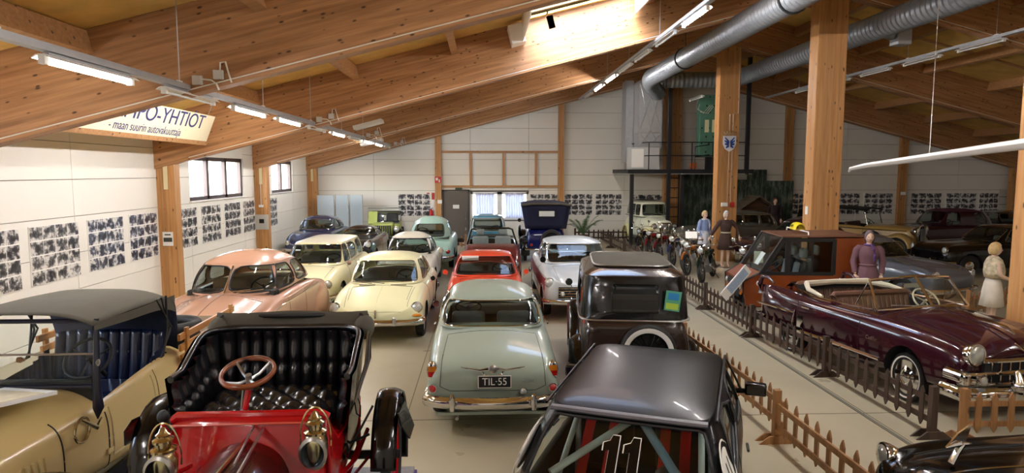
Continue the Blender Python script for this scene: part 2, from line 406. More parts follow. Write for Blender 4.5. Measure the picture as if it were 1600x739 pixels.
# ceiling: fibre boards between purlins, with a skylight left open
SKY = (.9, 3.5, 12.8, 15.6)     # x0 x1 y0 y1
ce = empty('ceiling', (0, 0, 0), kind='structure')
def ztop_(x): return zb(x)+DEP
npl = 7
for sd, xe in (('left', XL), ('right', XR)):
    sg = 1 if sd == 'left' else -1
    xs = [xe+sg*(XC-XL)*k/npl for k in range(npl+1)]
    for fi in range(len(FY)):
        y0 = FY[fi]; y1 = FY[fi+1] if fi+1 < len(FY) else YB+.3
        for k in range(npl):
            xa, xb_ = xs[k], xs[k+1]
            lo, hi = min(xa, xb_), max(xa, xb_)
            nb = 3 if y1-y0 > 3 else 1
            for j in range(nb):
                ya, yb_ = y0+(y1-y0)*j/nb, y0+(y1-y0)*(j+1)/nb
                segs = [(lo, hi, ya, yb_)]
                if sd == 'left' and fi == 2:     # cut out the skylight
                    sx0, sx1, sy0, sy1 = SKY; ns = []
                    for (a, c, e, f) in segs:
                        if c <= sx0 or a >= sx1 or f <= sy0: ns.append((a, c, e, f)); continue
                        if a < sx0: ns.append((a, sx0, e, f)); a = sx0
                        if c > sx1: ns.append((sx1, c, e, f)); c = sx1
                        if e < sy0: ns.append((a, c, e, sy0))
                        if f > sy1: ns.append((a, c, max(e, sy1), f))
                    segs = ns
                for (a, c, e, f) in segs:
                    if c-a < .05 or f-e < .05: continue
                    g = .02; b = MB()
                    b.poly([(a+g, e+g, ztop_(a+g)), (c-g, e+g, ztop_(c-g)), (c-g, f-g, ztop_(c-g)), (a+g, f-g, ztop_(a+g))], (0, 0, .05))
                    b.build('ceiling_board', BOARD, ce, smooth=False)
        # battens down the slope between the boards
        if y1-y0 > 3:
            for j in range(1, 3):
                y = y0+(y1-y0)*j/3
                if sd == 'left' and fi == 2 and SKY[2] < y < SKY[3]: continue
                b = MB(); b.poly([(xs[0], y-.05, ztop_(xs[0])), (xs[-1], y-.05, ztop_(xs[-1])), (xs[-1], y-.05, ztop_(xs[-1])-.06), (xs[0], y-.05, ztop_(xs[0])-.06)], (0, .1, 0))
                b.build('batten', PINE, ce, smooth=False)
            for k in range(0, npl):
                x = xs[k]
                if sd == 'left' and fi == 2 and SKY[0] < x < SKY[1]: continue
                b = MB(); b.box(0, 0, 0, .16, y1-y0, .3); o = b.build('purlin', PINE, ce, smooth=False)
                o.location = (x+sg*.1, (y0+y1)/2, ztop_(x+sg*.1)-.17); o.rotation_euler = (0, -ang*sg, 0)
# outer roof skin keeps the daylight out
b = MB()
def skin(a, c, e, f): b.poly([(a, e, ztop_(a)+.12), (c, e, ztop_(c)+.12), (c, f, ztop_(c)+.12), (a, f, ztop_(a)+.12)], (0, 0, .08))
e0, e1 = YF-.2, YB+.4
skin(XL-.4, SKY[0], e0, e1); skin(SKY[1], XC, e0, e1); skin(SKY[0], SKY[1], e0, SKY[2]); skin(SKY[0], SKY[1], SKY[3], e1); skin(XC, XR+.4, e0, e1)
b.build('trim_1', mat('roof deck', '#6d6250', .9), smooth=False, kind='structure')
# skylight shaft
o = empty('window_5', (0, 0, 0), kind='structure'); sx0, sx1, sy0, sy1 = SKY
for (a, c, e, f) in ((sx0-.03, sx0, sy0, sy1), (sx1, sx1+.03, sy0, sy1)):
    b = MB(); z = ztop_(a); b.box((a+c)/2, (e+f)/2, z-.15, .03, f-e, .75); b.build('shaft_board', WHITE, o, smooth=False)
b = MB(); b.poly([(sx0, sy0, ztop_(sx0)-.3), (sx1, sy0, ztop_(sx1)-.3), (sx1, sy0, ztop_(sx1)+.2), (sx0, sy0, ztop_(sx0)+.2)], (0, -.03, 0)); b.build('shaft_board', WHITE, o, smooth=False)
b = MB(); b.poly([(sx0, sy0, ztop_(sx0)+.22), (sx1, sy0, ztop_(sx1)+.22), (sx1, sy1, ztop_(sx1)+.22), (sx0, sy1, ztop_(sx0)+.22)], (0, 0, .01)); b.build('pane', WINGLASS, o, smooth=False)
b = MB(); b.box(0, 0, 0, .32, .5, .42, mtx=Matrix.Rotation(-.25, 3, 'Y')); o = b.build('air_inlet_box', WHITE, smooth=False); o.location = (.75, 15.5, 6.22); tag(o, 'white box on the roof beam at the low end of the skylight', 'box')
for k, (x, y) in enumerate(((-3.6, 22.15), (-4.6, 28.7))):
    b = MB(); b.box(0, 0, 0, .9, .5, .12); o = b.build('air_inlet_tray', WHITE, smooth=False); o.location = (x-2.6*0, y-1.2, zb(x)+.35); o.rotation_euler = (0, -ang, 0)
    tag(o, 'white flat ceiling tray between the left rafters, %s one' % ('nearer' if k == 0 else 'farther'), 'tray', 'white trays between the left rafters')
# framed back wall posts and the wooden lattice over the door
lat = empty('timber_lattice', (0, YB-.06, 0), label='orange pine lattice frame high on the back wall above the door', cat='frame')
for z in (2.45, 3.98):
    b = MB(); b.box(.72, 0, z, 5.2, .08, .1); b.build('rail', PINE, lat, smooth=False)
for x in (-.62, .85, 2.3):
    b = MB(); b.box(x, 0, 3.2, .09, .07, 1.45); b.build('stud', wood('upright pine', '#c9925c', '#ad7440', .8, 2, .5, False), lat, smooth=False)
for k, x in enumerate((-2.05, 3.42, 13.75, 19.1)):
    b = MB(); h = zb(x)+.3; b.box(0, 0, h/2, .26 if k < 2 else .34, .2, h); o = b.build('wall_post', GLULAM_V, smooth=False, kind='structure'); o.location = (x, YB-.1, 0)
    o['label'] = 'slim pine post on the back wall, %s' % ('beside the door', 'behind the dark blue tourer', 'right of the log hut', 'behind the maroon soft-top')[k]
# outside ground
b = MB(); b.box(0, 12, -.3, 160, 140, .1); tag(b.build('outside_ground', mat('pale yard', '#d9d4c8', .9), smooth=False), kind='structure')
# ================================================================== LIGHT TRACKS
ORD = ['first', 'second', 'third', 'fourth', 'fifth', 'sixth', 'seventh', 'eighth', 'ninth', 'tenth', 'eleventh', 'twelfth', 'thirteenth', 'fourteenth']
def fixture(x, y, z, lit, label, group, length=1.55):
    r = empty('fluorescent_light', (x, y, z), 0, label, 'ceiling light', group)
    b = MB(); h = length/2      # shallow trough reflector
    pr = [(-.09, -.052), (-.045, -.02), (.045, -.02), (.09, -.052), (.085, -.057), (.04, -.03), (-.04, -.03), (-.085, -.057)]
    b.sweep([(0, -h, 0), (0, h, 0)], pr); b.build('reflector', WHITE, r, smooth=False)
    b = MB(); b.tube([(0, -h+.06, -.085), (0, h-.06, -.085)], .0145, 10); b.build('tube', TUBEM if lit else TUBEOFF, r)
    for s in (-1, 1):
        b = MB(); b.box(0, s*(h-.035), -.06, .06, .06, .09); b.build('end_cap', WHITE, r, smooth=False)
    b = MB(); b.box(0, 0, -.005, .05, length*.9, .04); b.build('ballast_housing', ALU, r, smooth=False)
def track(x, z, y0, y1, fixtures, where):
    r = empty('light_track', (x, 0, z), 0, 'long grey metal lighting track %s' % where, 'light track')
    b = MB(); b.box(0, (y0+y1)/2, .05, .11, y1-y0, .07); b.build('rail', ALU, r, smooth=False)
    y = y0+.8
    while y < y1:
        top = zb(x)+DEP-z
        b = MB(); b.tube([(0, y, .08), (0, y, top)], .008, 6); b.build('suspension_wire', ALU, r)
        b = MB(); b.box(0, y, .1, .03, .12, .03); b.build('wire_clip', WHITE, r, smooth=False)
        y += 3.3
    n = 0
    for (fy, lit) in fixtures:
        fixture(x, fy, z, lit, '%s tube light %s, %s from the camera' % ('lit' if lit else 'unlit', where, ORD[n] if n < 14 else 'last') if fy > 3 else 'lit tube light %s, %s the camera' % (where, 'far behind' if fy < 0 else 'just beside'), 'tube lights '+where)
        if fy > 3: n += 1
P = 2.28
track(-4.0, 4.18, -5, 28.5, [(4.75+P*k, k in (1, 3, 4, 6, 8, 9)) for k in range(11)]+[(-3.5, True), (1.0, True)], 'over the left car row')
track(4.1, 6.15, -5, 28.5, [(8.5, True), (10.7, True), (13.0, True), (15.1, False), (17.3, False), (19.4, False), (21.5, True), (23.8, True), (26.2, False), (-3.5, True), (1.0, True), (5.0, True)], 'left of the ridge')
track(12.2, 6.25, -5, 28.5, [(6.9, True), (9.3, False), (11.6, False), (13.9, False), (16.1, False), (18.3, False), (20.5, False), (22.7, False), (25.0, False), (1.0, True), (-3.5, True)], 'right of the ridge')
# junction boxes with looping cables on the left beams
for k, (x, fy) in enumerate(((-3.56, 9.2), (-3.57, 15.8), (-3.58, 22.4), (-3.55, 28.95))):
    for j in (0, 1):
        xx = x-.28*j; z = zb(xx)+.17
        b = MB(); b.box(0, 0, 0, .13, .05, .12); o = b.build('junction_box', WHITEP if 0 else mat('grey plastic box', '#c9c8c2', .5), smooth=False, bevel=.006); o.location = (xx, fy-.03, z)
        tag(o, 'small grey junction box on the left roof beam %s, %s of two' % (names[i] if 0 else names[k+2], 'upper' if j == 0 else 'lower'), 'junction box', 'junction boxes on the left beams')
    b = MB(); z = zb(x)+.17
    b.tube([(x+.02, fy-.03, z+.05), (x+.03, fy-.03, z+.16), (x+.1, fy-.03, z+.17), (x+.14, fy-.03, z), (x+.17, fy-.03, z-.1)], .012, 6)
    b.tube([(x-.22, fy-.03, z-.06), (x-.1, fy-.03, z-.07), (x-.03, fy-.03, z-.12), (x+.0, fy-.03, z-.2)], .012, 6)
    tag(b.build('looped_cable', CABLE), 'grey looped cable by the junction boxes on the left beam %s' % names[k+2], 'cable')
# ================================================================== DUCTS
def duct_mesh(path, r, rib=.17):
    b = MB(); P = [V(p) for p in path]; out = []; sc = []
    for i in range(len(P)-1):
        d = (P[i+1]-P[i]); n = max(1, int(d.length/(rib/2)))
        for j in range(n): out.append(P[i]+d*(j/n)); sc.append(1 if len(out) % 2 else .94)
    out.append(P[-1]); sc.append(1)
    b.tube(out, r, 20, scale=sc); return b
def bend(p0, p1, p2, r, n=6):   # rounded corner
    p0, p1, p2 = V(p0), V(p1), V(p2); a = p1+(p0-p1).normalized()*r; c = p1+(p2-p1).normalized()*r
    return [((1-t)**2)*a+2*t*(1-t)*p1+t*t*c for t in [i/n for i in range(n+1)]]
o = duct_mesh([(6.05, -4, 6.5)]+bend((6.05, -4, 6.5), (6.05, 24.6, 6.5), (6.9, 26.4, 6.2), .8)+[(6.9, 26.3, 6.2)], .30).build('spiral_duct', DUCT, ang=20)
tag(o, 'ribbed spiral air duct running along the roof left of the ridge columns', 'duct')
for y in (13, 20):
    b = MB(); b.tube([(6.05, y, 6.5), (6.05, y+.06, 6.5)], .33, 20); b.tube([(6.05, y, 6.8), (6.05, y, zb(6.05)+DEP)], .01, 6); b.build('hanger_band', BLACKM, o)
o = duct_mesh([(9.6, -4, 6.62)]+bend((9.6, -4, 6.62), (9.6, 25.4, 6.62), (6.9, 25.6, 6.62), .6)+[(7.0, 25.6, 6.62)], .31).build('spiral_duct', DUCT, ang=20)
tag(o, 'ribbed spiral air duct running along the roof right of the ridge columns', 'duct')
b = MB(); b.tube([(9.9, 16.6, 6.6), (10.3, 16.6, 6.5)], .11, 12); b.build('branch', DUCT, o); b = MB(); b.box(10.5, 16.6, 6.46, .34, .36, .36); b.build('outlet_box', ALU, o, smooth=False)
# tall sheet metal ducts and the air handling box on the platform
b = MB(); b.box(6.75, 27.3, 5.4, .95, .9, 2.75); r = b.build('air_shaft', ALU, smooth=False); tag(r, 'tall square sheet metal air shaft standing on the platform', 'duct')
for z in (4.05, 4.7, 6.7):
    b = MB(); b.box(6.75, 27.3, z, 1.0, .95, .04); b.build('flange', STEEL, r, smooth=False)
for (za, zc) in ((4.1, 4.65), (4.75, 6.65)):
    b = MB(); b.tube([(6.3, 26.84, za), (6.75, 26.82, (za+zc)/2+.4), (7.2, 26.84, za)], .008, 4); b.tube([(6.3, 26.84, zc), (6.75, 26.82, za+.1), (7.2, 26.84, zc)], .008, 4); b.build('stiffening_crease', STEEL, r)
b = MB(); b.box(6.1, 28.2, 5.2, .32, .8, 3.4); tag(b.build('air_shaft', ALU, smooth=False), 'narrow grey air shaft left of the tall square one', 'duct')
b = MB(); b.box(6.45, 26.75, 3.65, 1.3, .2, .88); r = b.build('air_unit', mat('light grey sheet', '#b9bbb8', .5), smooth=False, bevel=.01); tag(r, 'light grey air handling box at the left end of the platform', 'air unit')
b = MB(); b.box(6.2, 26.64, 3.65, .5, .02, .75); b.build('access_door', WHITE, r, smooth=False)
# ================================================================== PLATFORM
PF = empty('steel_platform', (0, 0, 0), 0, 'black steel mezzanine platform with railing on black posts', 'platform')
STB = mat('black structural steel', '#15161a', .5)
b = MB(); b.box(8.3, 27.9, 3.12, 5.1, 3.2, .16); b.build('deck', STB, PF, smooth=False)
b = MB(); b.box(8.3, 27.9, 3.02, 5.0, 3.1, .03); b.build('soffit', mat('pale soffit', '#b8b7b2', .8), PF, smooth=False)
for (x, y, z0, z1) in ((5.95, 26.5, 0, 3.1), (7.42, 26.4, 0, 7.7), (10.6, 26.4, 3, 7.9), (8.05, 26.6, 0, 3.1)):
    b = MB(); b.box(x, y, (z0+z1)/2, .14, .14, z1-z0); b.build('post', STB, PF, smooth=False)
for z in (3.75, 4.28):
    b = MB(); b.tube([(6.0, 28.8, z), (6.55, 26.4, z), (10.5, 26.4, z)], .022, 6); b.build('rail', STB, PF)
for x in (6.6, 8.35, 9.2, 9.9):
    b = MB(); b.tube([(x, 26.4, 3.2), (x, 26.4, 4.28)], .022, 6); b.build('baluster', STB, PF)
b = MB(); b.tube([(8.45, 26.3, 3.2), (8.45, 26.3, 4.1), (9.5, 26.9, 4.25)], .022, 6); b.tube([(8.45, 26.3, 3.7), (9.5, 26.9, 3.85)], .022, 6); b.build('stair_rail', STB, PF)
r = empty('wall_ladder', (8.15, 28.6, 0), 0, 'dark ladder with rungs below the platform beside the post', 'ladder')
b = MB(); b.box(.12, .25, 1.5, .7, .04, 3); b.build('back_board', GLULAM_V, r, smooth=False)
for s in (-1, 1):
    b = MB(); b.box(s*.25+.1, 0, 1.55, .05, .05, 3.0); b.build('stile', STB, r, smooth=False)
for k in range(7):
    b = MB(); b.tube([(-.15, 0, .3+.42*k), (.35, 0, .3+.42*k)], .02, 6); b.build('rung', STB, r)
# green timetable board / machine on the platform
GRN = mat('pale green enamel', '#4f7d68', .45, noise=.15, nscale=3)
r = empty('green_switchboard', (9.2, 26.9, 3.2), 0, 'tall green electrical cabinet with two cream labels on the platform', 'cabinet')
b = MB(); b.box(0, 0, 1.75, .95, .4, 2.5); b.build('cabinet_body', GRN, r, smooth=False, bevel=.02)
b = MB(); b.box(0, -.1, .25, .3, .2, .5); b.build('foot', STB, r, smooth=False)
for i in range(3):
    for j in range(4):
        b = MB(); b.box(-.3+.3*i, -.205, .85+.62*j, .26, .01, .56); b.build('cover_panel', GRN, r, smooth=False)
        b = MB(); b.box(-.38+.3*i, -.215, 1.05+.62*j, .06, .015, .05); b.box(-.2+.3*i, -.215, .7+.62*j, .05, .015, .07); b.build('switch', BLACKM, r, smooth=False)
for x in (-.18, .12):
    b = MB(); b.box(x, -.22, 1.75, .17, .01, .5); b.build('card', mat('cream card', '#d8d2a4', .7), r, smooth=False)
for k in range(3):
    b = MB(); b.tube([(-.5+.1*k, -.1, 2.85), (-.65+.1*k, -.2, 2.5-.1*k), (-.35+.1*k, -.25, 2.25), (-.05+.08*k, -.2, 2.6), (.05, -.1, 2.95)], .012, 5); b.build('hanging_cable', CABLE, r)
fixture(8.4, 26.2, 6.05, False, 'unlit tube light tilted above the green cabinet on the platform', 'platform lights')
b = MB(); b.box(8.5, 26.7, 3.34, .22, .3, .25); tag(b.build('tool_box', mat('orange plastic', '#c0622a', .5), smooth=False, bevel=.02), 'small orange box on the platform left of the green cabinet', 'box')
# ================================================================== PHOTO BOARDS
def photo_material(name, tone):
    m = bpy.data.materials.new(name); m.use_nodes = True; nt = m.node_tree; N = nt.nodes.new; L = nt.links.new; b = nt.nodes['Principled BSDF']
    oi = N('ShaderNodeObjectInfo'); tc = N('ShaderNodeTexCoord')
    mu = N('ShaderNodeMath'); mu.operation = 'MULTIPLY'; mu.inputs[1].default_value = 60; L(oi.outputs['Random'], mu.inputs[0])
    n = N('ShaderNodeTexNoise'); n.noise_dimensions = '4D'; n.inputs['Scale'].default_value = 9; n.inputs['Detail'].default_value = 4; n.inputs['Roughness'].default_value = .6
    L(tc.outputs['Object'], n.inputs['Vector']); L(mu.outputs[0], n.inputs['W'])
    # a dark car-like blob in the middle, pale road below
    sp = N('ShaderNodeSeparateXYZ'); L(tc.outputs['Object'], sp.inputs[0])
    ad = N('ShaderNodeVectorMath'); ad.operation = 'LENGTH'
    mp = N('ShaderNodeMapping'); mp.inputs['Scale'].default_value = (6.2, 1, 9.5); L(tc.outputs['Object'], mp.inputs[0]); L(mp.outputs[0], ad.inputs[0])
    r = N('ShaderNodeMapRange'); r.inputs[1].default_value = .5; r.inputs[2].default_value = 1.1; r.inputs[3].default_value = -.07; r.inputs[4].default_value = .035; L(ad.outputs['Value'], r.inputs[0])
    s = N('ShaderNodeMath'); s.operation = 'ADD'; L(n.outputs[0], s.inputs[0]); L(r.outputs[0], s.inputs[1])
    cr = N('ShaderNodeValToRGB'); e = cr.color_ramp.elements
    e[0].position = .38; e[0].color = (.015, .015, .02, 1); e[1].position = .58; e[1].color = lin('#d6d4d0')
    x = e.new(.48); x.color = lin(tone); L(s.outputs[0], cr.inputs[0]); L(cr.outputs[0], b.inputs['Base Color']); b.inputs['Roughness'].default_value = .3
    return m
PH = [photo_material('photo print %d' % i, t) for i, t in enumerate(('#5c5c60', '#6a6a6c', '#4f566c'))]
def photo_board(origin, ux, w, h, nc, nr, label, mi=0):
    r = empty('photo_board', origin, atan2(ux[1], ux[0]), label, 'photo board', 'photo boards on the walls')
    b = MB(); b.box(0, -.012, 0, w, .02, h); b.build('backing_board', WHITEP, r, smooth=False)
    cw, ch = w/nc, h/nr; b = MB(); b.box(0, 0, 0, cw-.022, .006, ch-.022); p = b.build('photo', PH[mi], r, smooth=False); me = p.data
    first = True
    for i in range(nc):
        for j in range(nr):
            if first: o = p; first = False
            else: o = bpy.data.objects.new('photo', me); COL.objects.link(o); o.parent = r
            o.location = (-w/2+cw*(i+.5), -.026, h/2-ch*(j+.5))
lb = [(9.9, 11.15), (11.4, 12.75), (13.05, 14.3), (14.55, 15.75), (16.8, 17.9), (18.2, 19.5), (19.8, 21.05), (21.3, 22.35), (23.6, 24.75)]
wh = ['cut by the left photo edge', 'third to the left of the first column', 'second to the left of the first column', 'directly left of the first column',
      'directly right of the first wall column, under the window', 'below the middle of the first window', 'below the right end of the first window', 'directly left of the second wall column', 'directly right of the second wall column']
for k, (y0, y1) in enumerate(lb):
    photo_board((XL+.0, (y0+y1)/2, 1.66), (0, 1), (y1-y0), 1.02, 4, 4, 'left wall car photo collage %s' % wh[k], 2 if k in (2, 3) else k % 2)
# local -y of the board must face the room
for o in [o for o in COL.objects if o.name.startswith('photo_board')]: o.rotation_euler = (0, 0, pi/2)
bb = [(-3.84, -2.41, 1.13, 2.12, 4, 4, 'beside the fire extinguisher'), (2.05, 3.28, 1.2, 2.11, 4, 4, 'right of the curtained window'), (3.6, 4.86, 1.15, 2.11, 4, 4, 'above the palm'),
      (5.0, 6.2, 1.15, 2.11, 4, 4, 'left of the platform post'), (6.55, 8.05, 1.3, 2.08, 4, 3, 'under the platform'), (14.05, 14.9, 1.16, 2.13, 3, 4, 'left of the near ridge column'),
      (16.0, 17.2, 1.16, 2.13, 4, 4, 'right of the near ridge column'), (17.4, 18.75, 1.16, 2.13, 4, 4, 'above the gold tourer windscreen'), (19.6, 21.05, 1.16, 2.13, 4, 4, 'above the front of the maroon soft-top'),
      (21.27, 22.7, 1.16, 2.13, 4, 4, 'above the rear of the maroon soft-top'), (22.85, 23.75, 1.16, 2.13, 4, 4, 'at the right end of the back wall')]
for k, (x0, x1, z0, z1, nc, nr, w_) in enumerate(bb):
    photo_board(((x0+x1)/2, YB-.01, (z0+z1)/2), (1, 0), x1-x0, z1-z0, nc, nr, 'back wall car photo collage %s' % w_, k % 2)
# ================================================================== CAR KIT  (local: +y front, +x right side seen from behind, z up)
def sec(w, zb_, zs, zf, zc, zv=None, fx=.8, bx=None):
    if zv is None: zv = zf*.45+zc*.55
    bx = bx or .9
    return [(0, zb_), (bx*w, zb_), (.985*w, zb_+.12*(zs-zb_)), (w, zb_+.6*(zs-zb_)), (.985*w, zs), ((fx+.1)*w, zs+.78*(zf-zs)), (fx*w, zf), ((fx-.17)*w, zv), (.36*w, zc-.012), (0, zc)]
def mirror_ring(h): return [(x, z) for x, z in h]+[(-x, z) for x, z in h[-2:0:-1]]
def body(name, st, mats, parent, sub=2, wells=(), cabin=None, secf=None):
    """st: stations (y, w, zbottom, zshoulder, zfender, zcentre[, zvalley, fx]) from rear to front"""
    b = MB(); rs = []
    for s in st:
        h = sec(*s[1:]); rs.append([(x, s[0], z) for x, z in mirror_ring(h)])
    b.rings(rs); o = b.build(name, mats, parent, sub=sub)
    loc, par = o.location.copy(), parent; o.parent = None
    bake(o)
    cuts = []
    for (cy, cz, r, x0, x1) in wells:
        for s in (-1, 1):
            c = MB(); c.mi = 0; c.tube([(s*x0, cy, cz), (s*x1, cy, cz)], r, 32); cuts.append(c)
    if cabin:
        y0, y1, hw, z0 = cabin; c = MB(); c.box(0, (y0+y1)/2, z0+2, 2*hw, y1-y0, 4); cuts.append(c)
    for c in cuts:
        co = c.build('cut', DARK, None, smooth=False)
        md = o.modifiers.new('b', 'BOOLEAN'); md.operation = 'DIFFERENCE'; md.object = co; md.solver = 'EXACT'
        try: md.material_mode = 'TRANSFER'
        except Exception: pass
        bake(o); bpy.data.objects.remove(co)
    me = o.data
    me.shade_smooth(); me.set_sharp_from_angle(angle=R_(40))
    o.parent = par
    bm = bmesh.new(); bm.from_mesh(me); bmesh.ops.triangulate(bm, faces=bm.faces); t = BVHTree.FromBMesh(bm); bm.free()
    return o, t
def on(t, o, d, off=.002):
    h = t.ray_cast(V(o), V(d).normalized(), 20)
    if h[0] is None: return None, None
    n = h[1] if h[1].dot(V(d)) < 0 else -h[1]
    return h[0]+n*off, n
def seam(t, pts, side, m, parent, r=.004, name='panel_gap', n=24, flat=1, closed=False):
    """a thin line laid on the body: side +1/-1 casts along x with (y,z) points, 't' casts down with (x,y), 'r'/'f' casts along y with (x,z)"""
    P = []
    for i in range(len(pts)-1):
        a, c = pts[i], pts[i+1]; k = max(2, int(n/(len(pts)-1)))
        for j in range(k+(i == len(pts)-2)):
            q = j/k; u, w_ = a[0]+(c[0]-a[0])*q, a[1]+(c[1]-a[1])*q
            if side == 't': p, _ = on(t, (u, w_, 5), (0, 0, -1), r*.3)
            elif side == 'r': p, _ = on(t, (u, -6, w_), (0, 1, 0), r*.3)
            elif side == 'f': p, _ = on(t, (u, 6, w_), (0, -1, 0), r*.3)
            else: p, _ = on(t, (side*4, u, w_), (-side, 0, 0), r*.3)
            if p is not None: P.append(p)
    if len(P) > 1:
        b = MB(); b.tube(P, r, 5, flat=flat); return b.build(name, m, parent)
class Outline:
    def __init__(s, yf, yr, hw, zf, zr, n=4., hr=None):   # hr: half width at the rear if it narrows
        s.yf, s.yr, s.hw, s.zf, s.zr, s.n = yf, yr, hw, zf, zr, n; s.c = (yf+yr)/2; s.l = (yf-yr)/2; s.hr = hr or hw
    def p(s, a):
        th = 2*pi*a; cs, sn = cos(th), sin(th); y = s.c+s.l*math.copysign(abs(cs)**(2/s.n), cs); q = (y-s.yr)/(s.yf-s.yr)
        hw = s.hr+(s.hw-s.hr)*min(1, q*2); return V((hw*math.copysign(abs(sn)**(2/s.n), sn), y, s.zr+(s.zf-s.zr)*q))
    def side(s, y, sgn):       # parameter on the right (sgn>0, a in 0..5) or left side at given y
        q = max(-1, min(1, (y-s.c)/s.l)); cs = math.copysign(abs(q)**(s.n/2), q); a = math.acos(max(-1, min(1, cs)))/(2*pi); return a if sgn > 0 else 1-a
    def end(s, x, front):
        hw = s.hw if front else s.hr
        q = max(-1, min(1, x/hw)); sn = math.copysign(abs(q)**(s.n/2), q); a = math.asin(sn)/(2*pi); return a if front else .5-a
def cabin_shell(parent, B, T, wins, mshell, mroof, mglass, mtrim, dome=.1, bulge=.02, t0=.04, t1=.9, trim=.008, roof=True, dpow=2.6, rim=.02):
    """window specs: ('F',xb,xt) ('R',xb,xt) ('S',y0b,y1b,y0t,y1t) or ('F2',...) split in two; all real distances on the two outlines"""
    L = []
    for w in wins:
        k = w[0]
        if k in 'FR':
            f = k == 'F'; xb, xt = w[1], w[2]
            if f: L.append((B.end(-xb, 1), B.end(xb, 1), T.end(-xt, 1), T.end(xt, 1), 0))
            else: L.append((B.end(xb, 0), B.end(-xb, 0), T.end(xt, 0), T.end(-xt, 0), 1))
        elif k in ('F2', 'R2'):
            f = k == 'F2'; xb, xt = w[1], w[2]; g = .022
            if f: L += [(B.end(-xb, 1), B.end(-g, 1), T.end(-xt, 1), T.end(-g, 1), 0), (B.end(g, 1), B.end(xb, 1), T.end(g, 1), T.end(xt, 1), 0)]
            else: L += [(B.end(xb, 0), B.end(g, 0), T.end(xt, 0), T.end(g, 0), 1), (B.end(-g, 0), B.end(-xb, 0), T.end(-g, 0), T.end(-xt, 0), 1)]
        else:
            _, y0b, y1b, y0t, y1t = w[:5]
            L.append((B.side(y1b, 1), B.side(y0b, 1), T.side(y1t, 1), T.side(y0t, 1), 2))
            L.append((B.side(y0b, -1), B.side(y1b, -1), T.side(y0t, -1), T.side(y1t, -1), 2))
    L.sort(key=lambda q: q[0]+q[1]); n = len(L); cen = V((0, B.c, (B.zf+T.zf)/2))
    def SS(ab, at, t, inset=0.):
        pb, pt = B.p(ab), T.p(at); p = pb.lerp(pt, t); o = p-V((0, B.c, p.z)); o = o.normalized() if o.length > 1e-6 else V((0, 0, 0))
        return p+o*(bulge*sin(pi*t)-inset)
    M = 7; sh = MB(); e = 9
    glasses = []
    for i, w in enumerate(L):
        pv, nx = L[i-1], L[(i+1) % n]; o0 = -1 if i == 0 else 0; o1 = 1 if i == n-1 else 0
        lb, lt = (pv[1]+o0+w[0])/2, (pv[3]+o0+w[2])/2; rb, rt = (nx[0]+o1+w[1])/2, (nx[2]+o1+w[3])/2
        pts = [(-1+2*k/M, -1) for k in range(M)]+[(1, -1+2*k/M) for k in range(M)]+[(1-2*k/M, 1) for k in range(M)]+[(-1, 1-2*k/M) for k in range(M)]
        outer, mid, inner = [], [], []
        def hole(x, y, sc=1.):
            q = 1/((abs(x)**e+abs(y)**e)**(1/e)); x, y = x*q*sc, y*q*sc; s_, t_ = (x+1)/2, t0+(y+1)/2*(t1-t0)
            return (w[0]+(w[1]-w[0])*s_, w[2]+(w[3]-w[2])*s_, t_)
        for x, y in pts:
            s_ = (x+1)/2; oo = (lb+(rb-lb)*s_, lt+(rt-lt)*s_, (y+1)/2); hh = hole(x, y)
            outer.append(oo); inner.append(hh); mid.append(tuple((oo[j]+hh[j])/2 for j in range(3)))
        f = lambda q, ins=0: SS(q[0], q[1], q[2], ins)
        sh.rings([[f(q) for q in outer], [f(q) for q in mid], [f(q) for q in inner], [f(q, .025) for q in inner]], cap=False)
        g = MB(); k = len(pts)
        g.rings([[SS(*hole(x, y, sc), rim) for x, y in pts] for sc in (1, .7, .4, .1)], cap=False); g.f.append(tuple(range(3*k, 4*k))); g.m.append(0)
        go = g.build(('windscreen', 'rear_window', 'side_window')[w[4]], mglass, parent)
        if mtrim:
            tr = MB(); tr.tube([f(q, -.002) for q in inner], trim, 6, closed=True); tr.build('window_trim', mtrim, go)
    o = sh.build('cabin_shell', mshell, parent, ang=50)
    if roof:
        r = MB(); N = 64; cy = (T.c, (T.zf+T.zr)/2); rs = []
        for k in (1, .985, .95, .88, .76, .6, .4, .2, .03):
            ring = []
            for i in range(N):
                p = T.p(i/N); z = p.z*k+cy[1]*(1-k)
                ring.append((p.x*k, T.c+(p.y-T.c)*k, z+dome*(1-k**dpow)+.0))
            rs.append(ring)
        r.rings(rs); r.f = [q for q in r.f if len(q) < N or min(q) > 0 or True]
        # drop the big bottom cap so that the roof is an open dome
        idx = [j for j, q in enumerate(r.f) if len(q) == N and 0 in q]
        for j in idx[::-1]: del r.f[j]; del r.m[j]
        ro = r.build('roof', mroof, parent, ang=70, solid=.015)
        return o, ro
    return o, None
_WH = {}
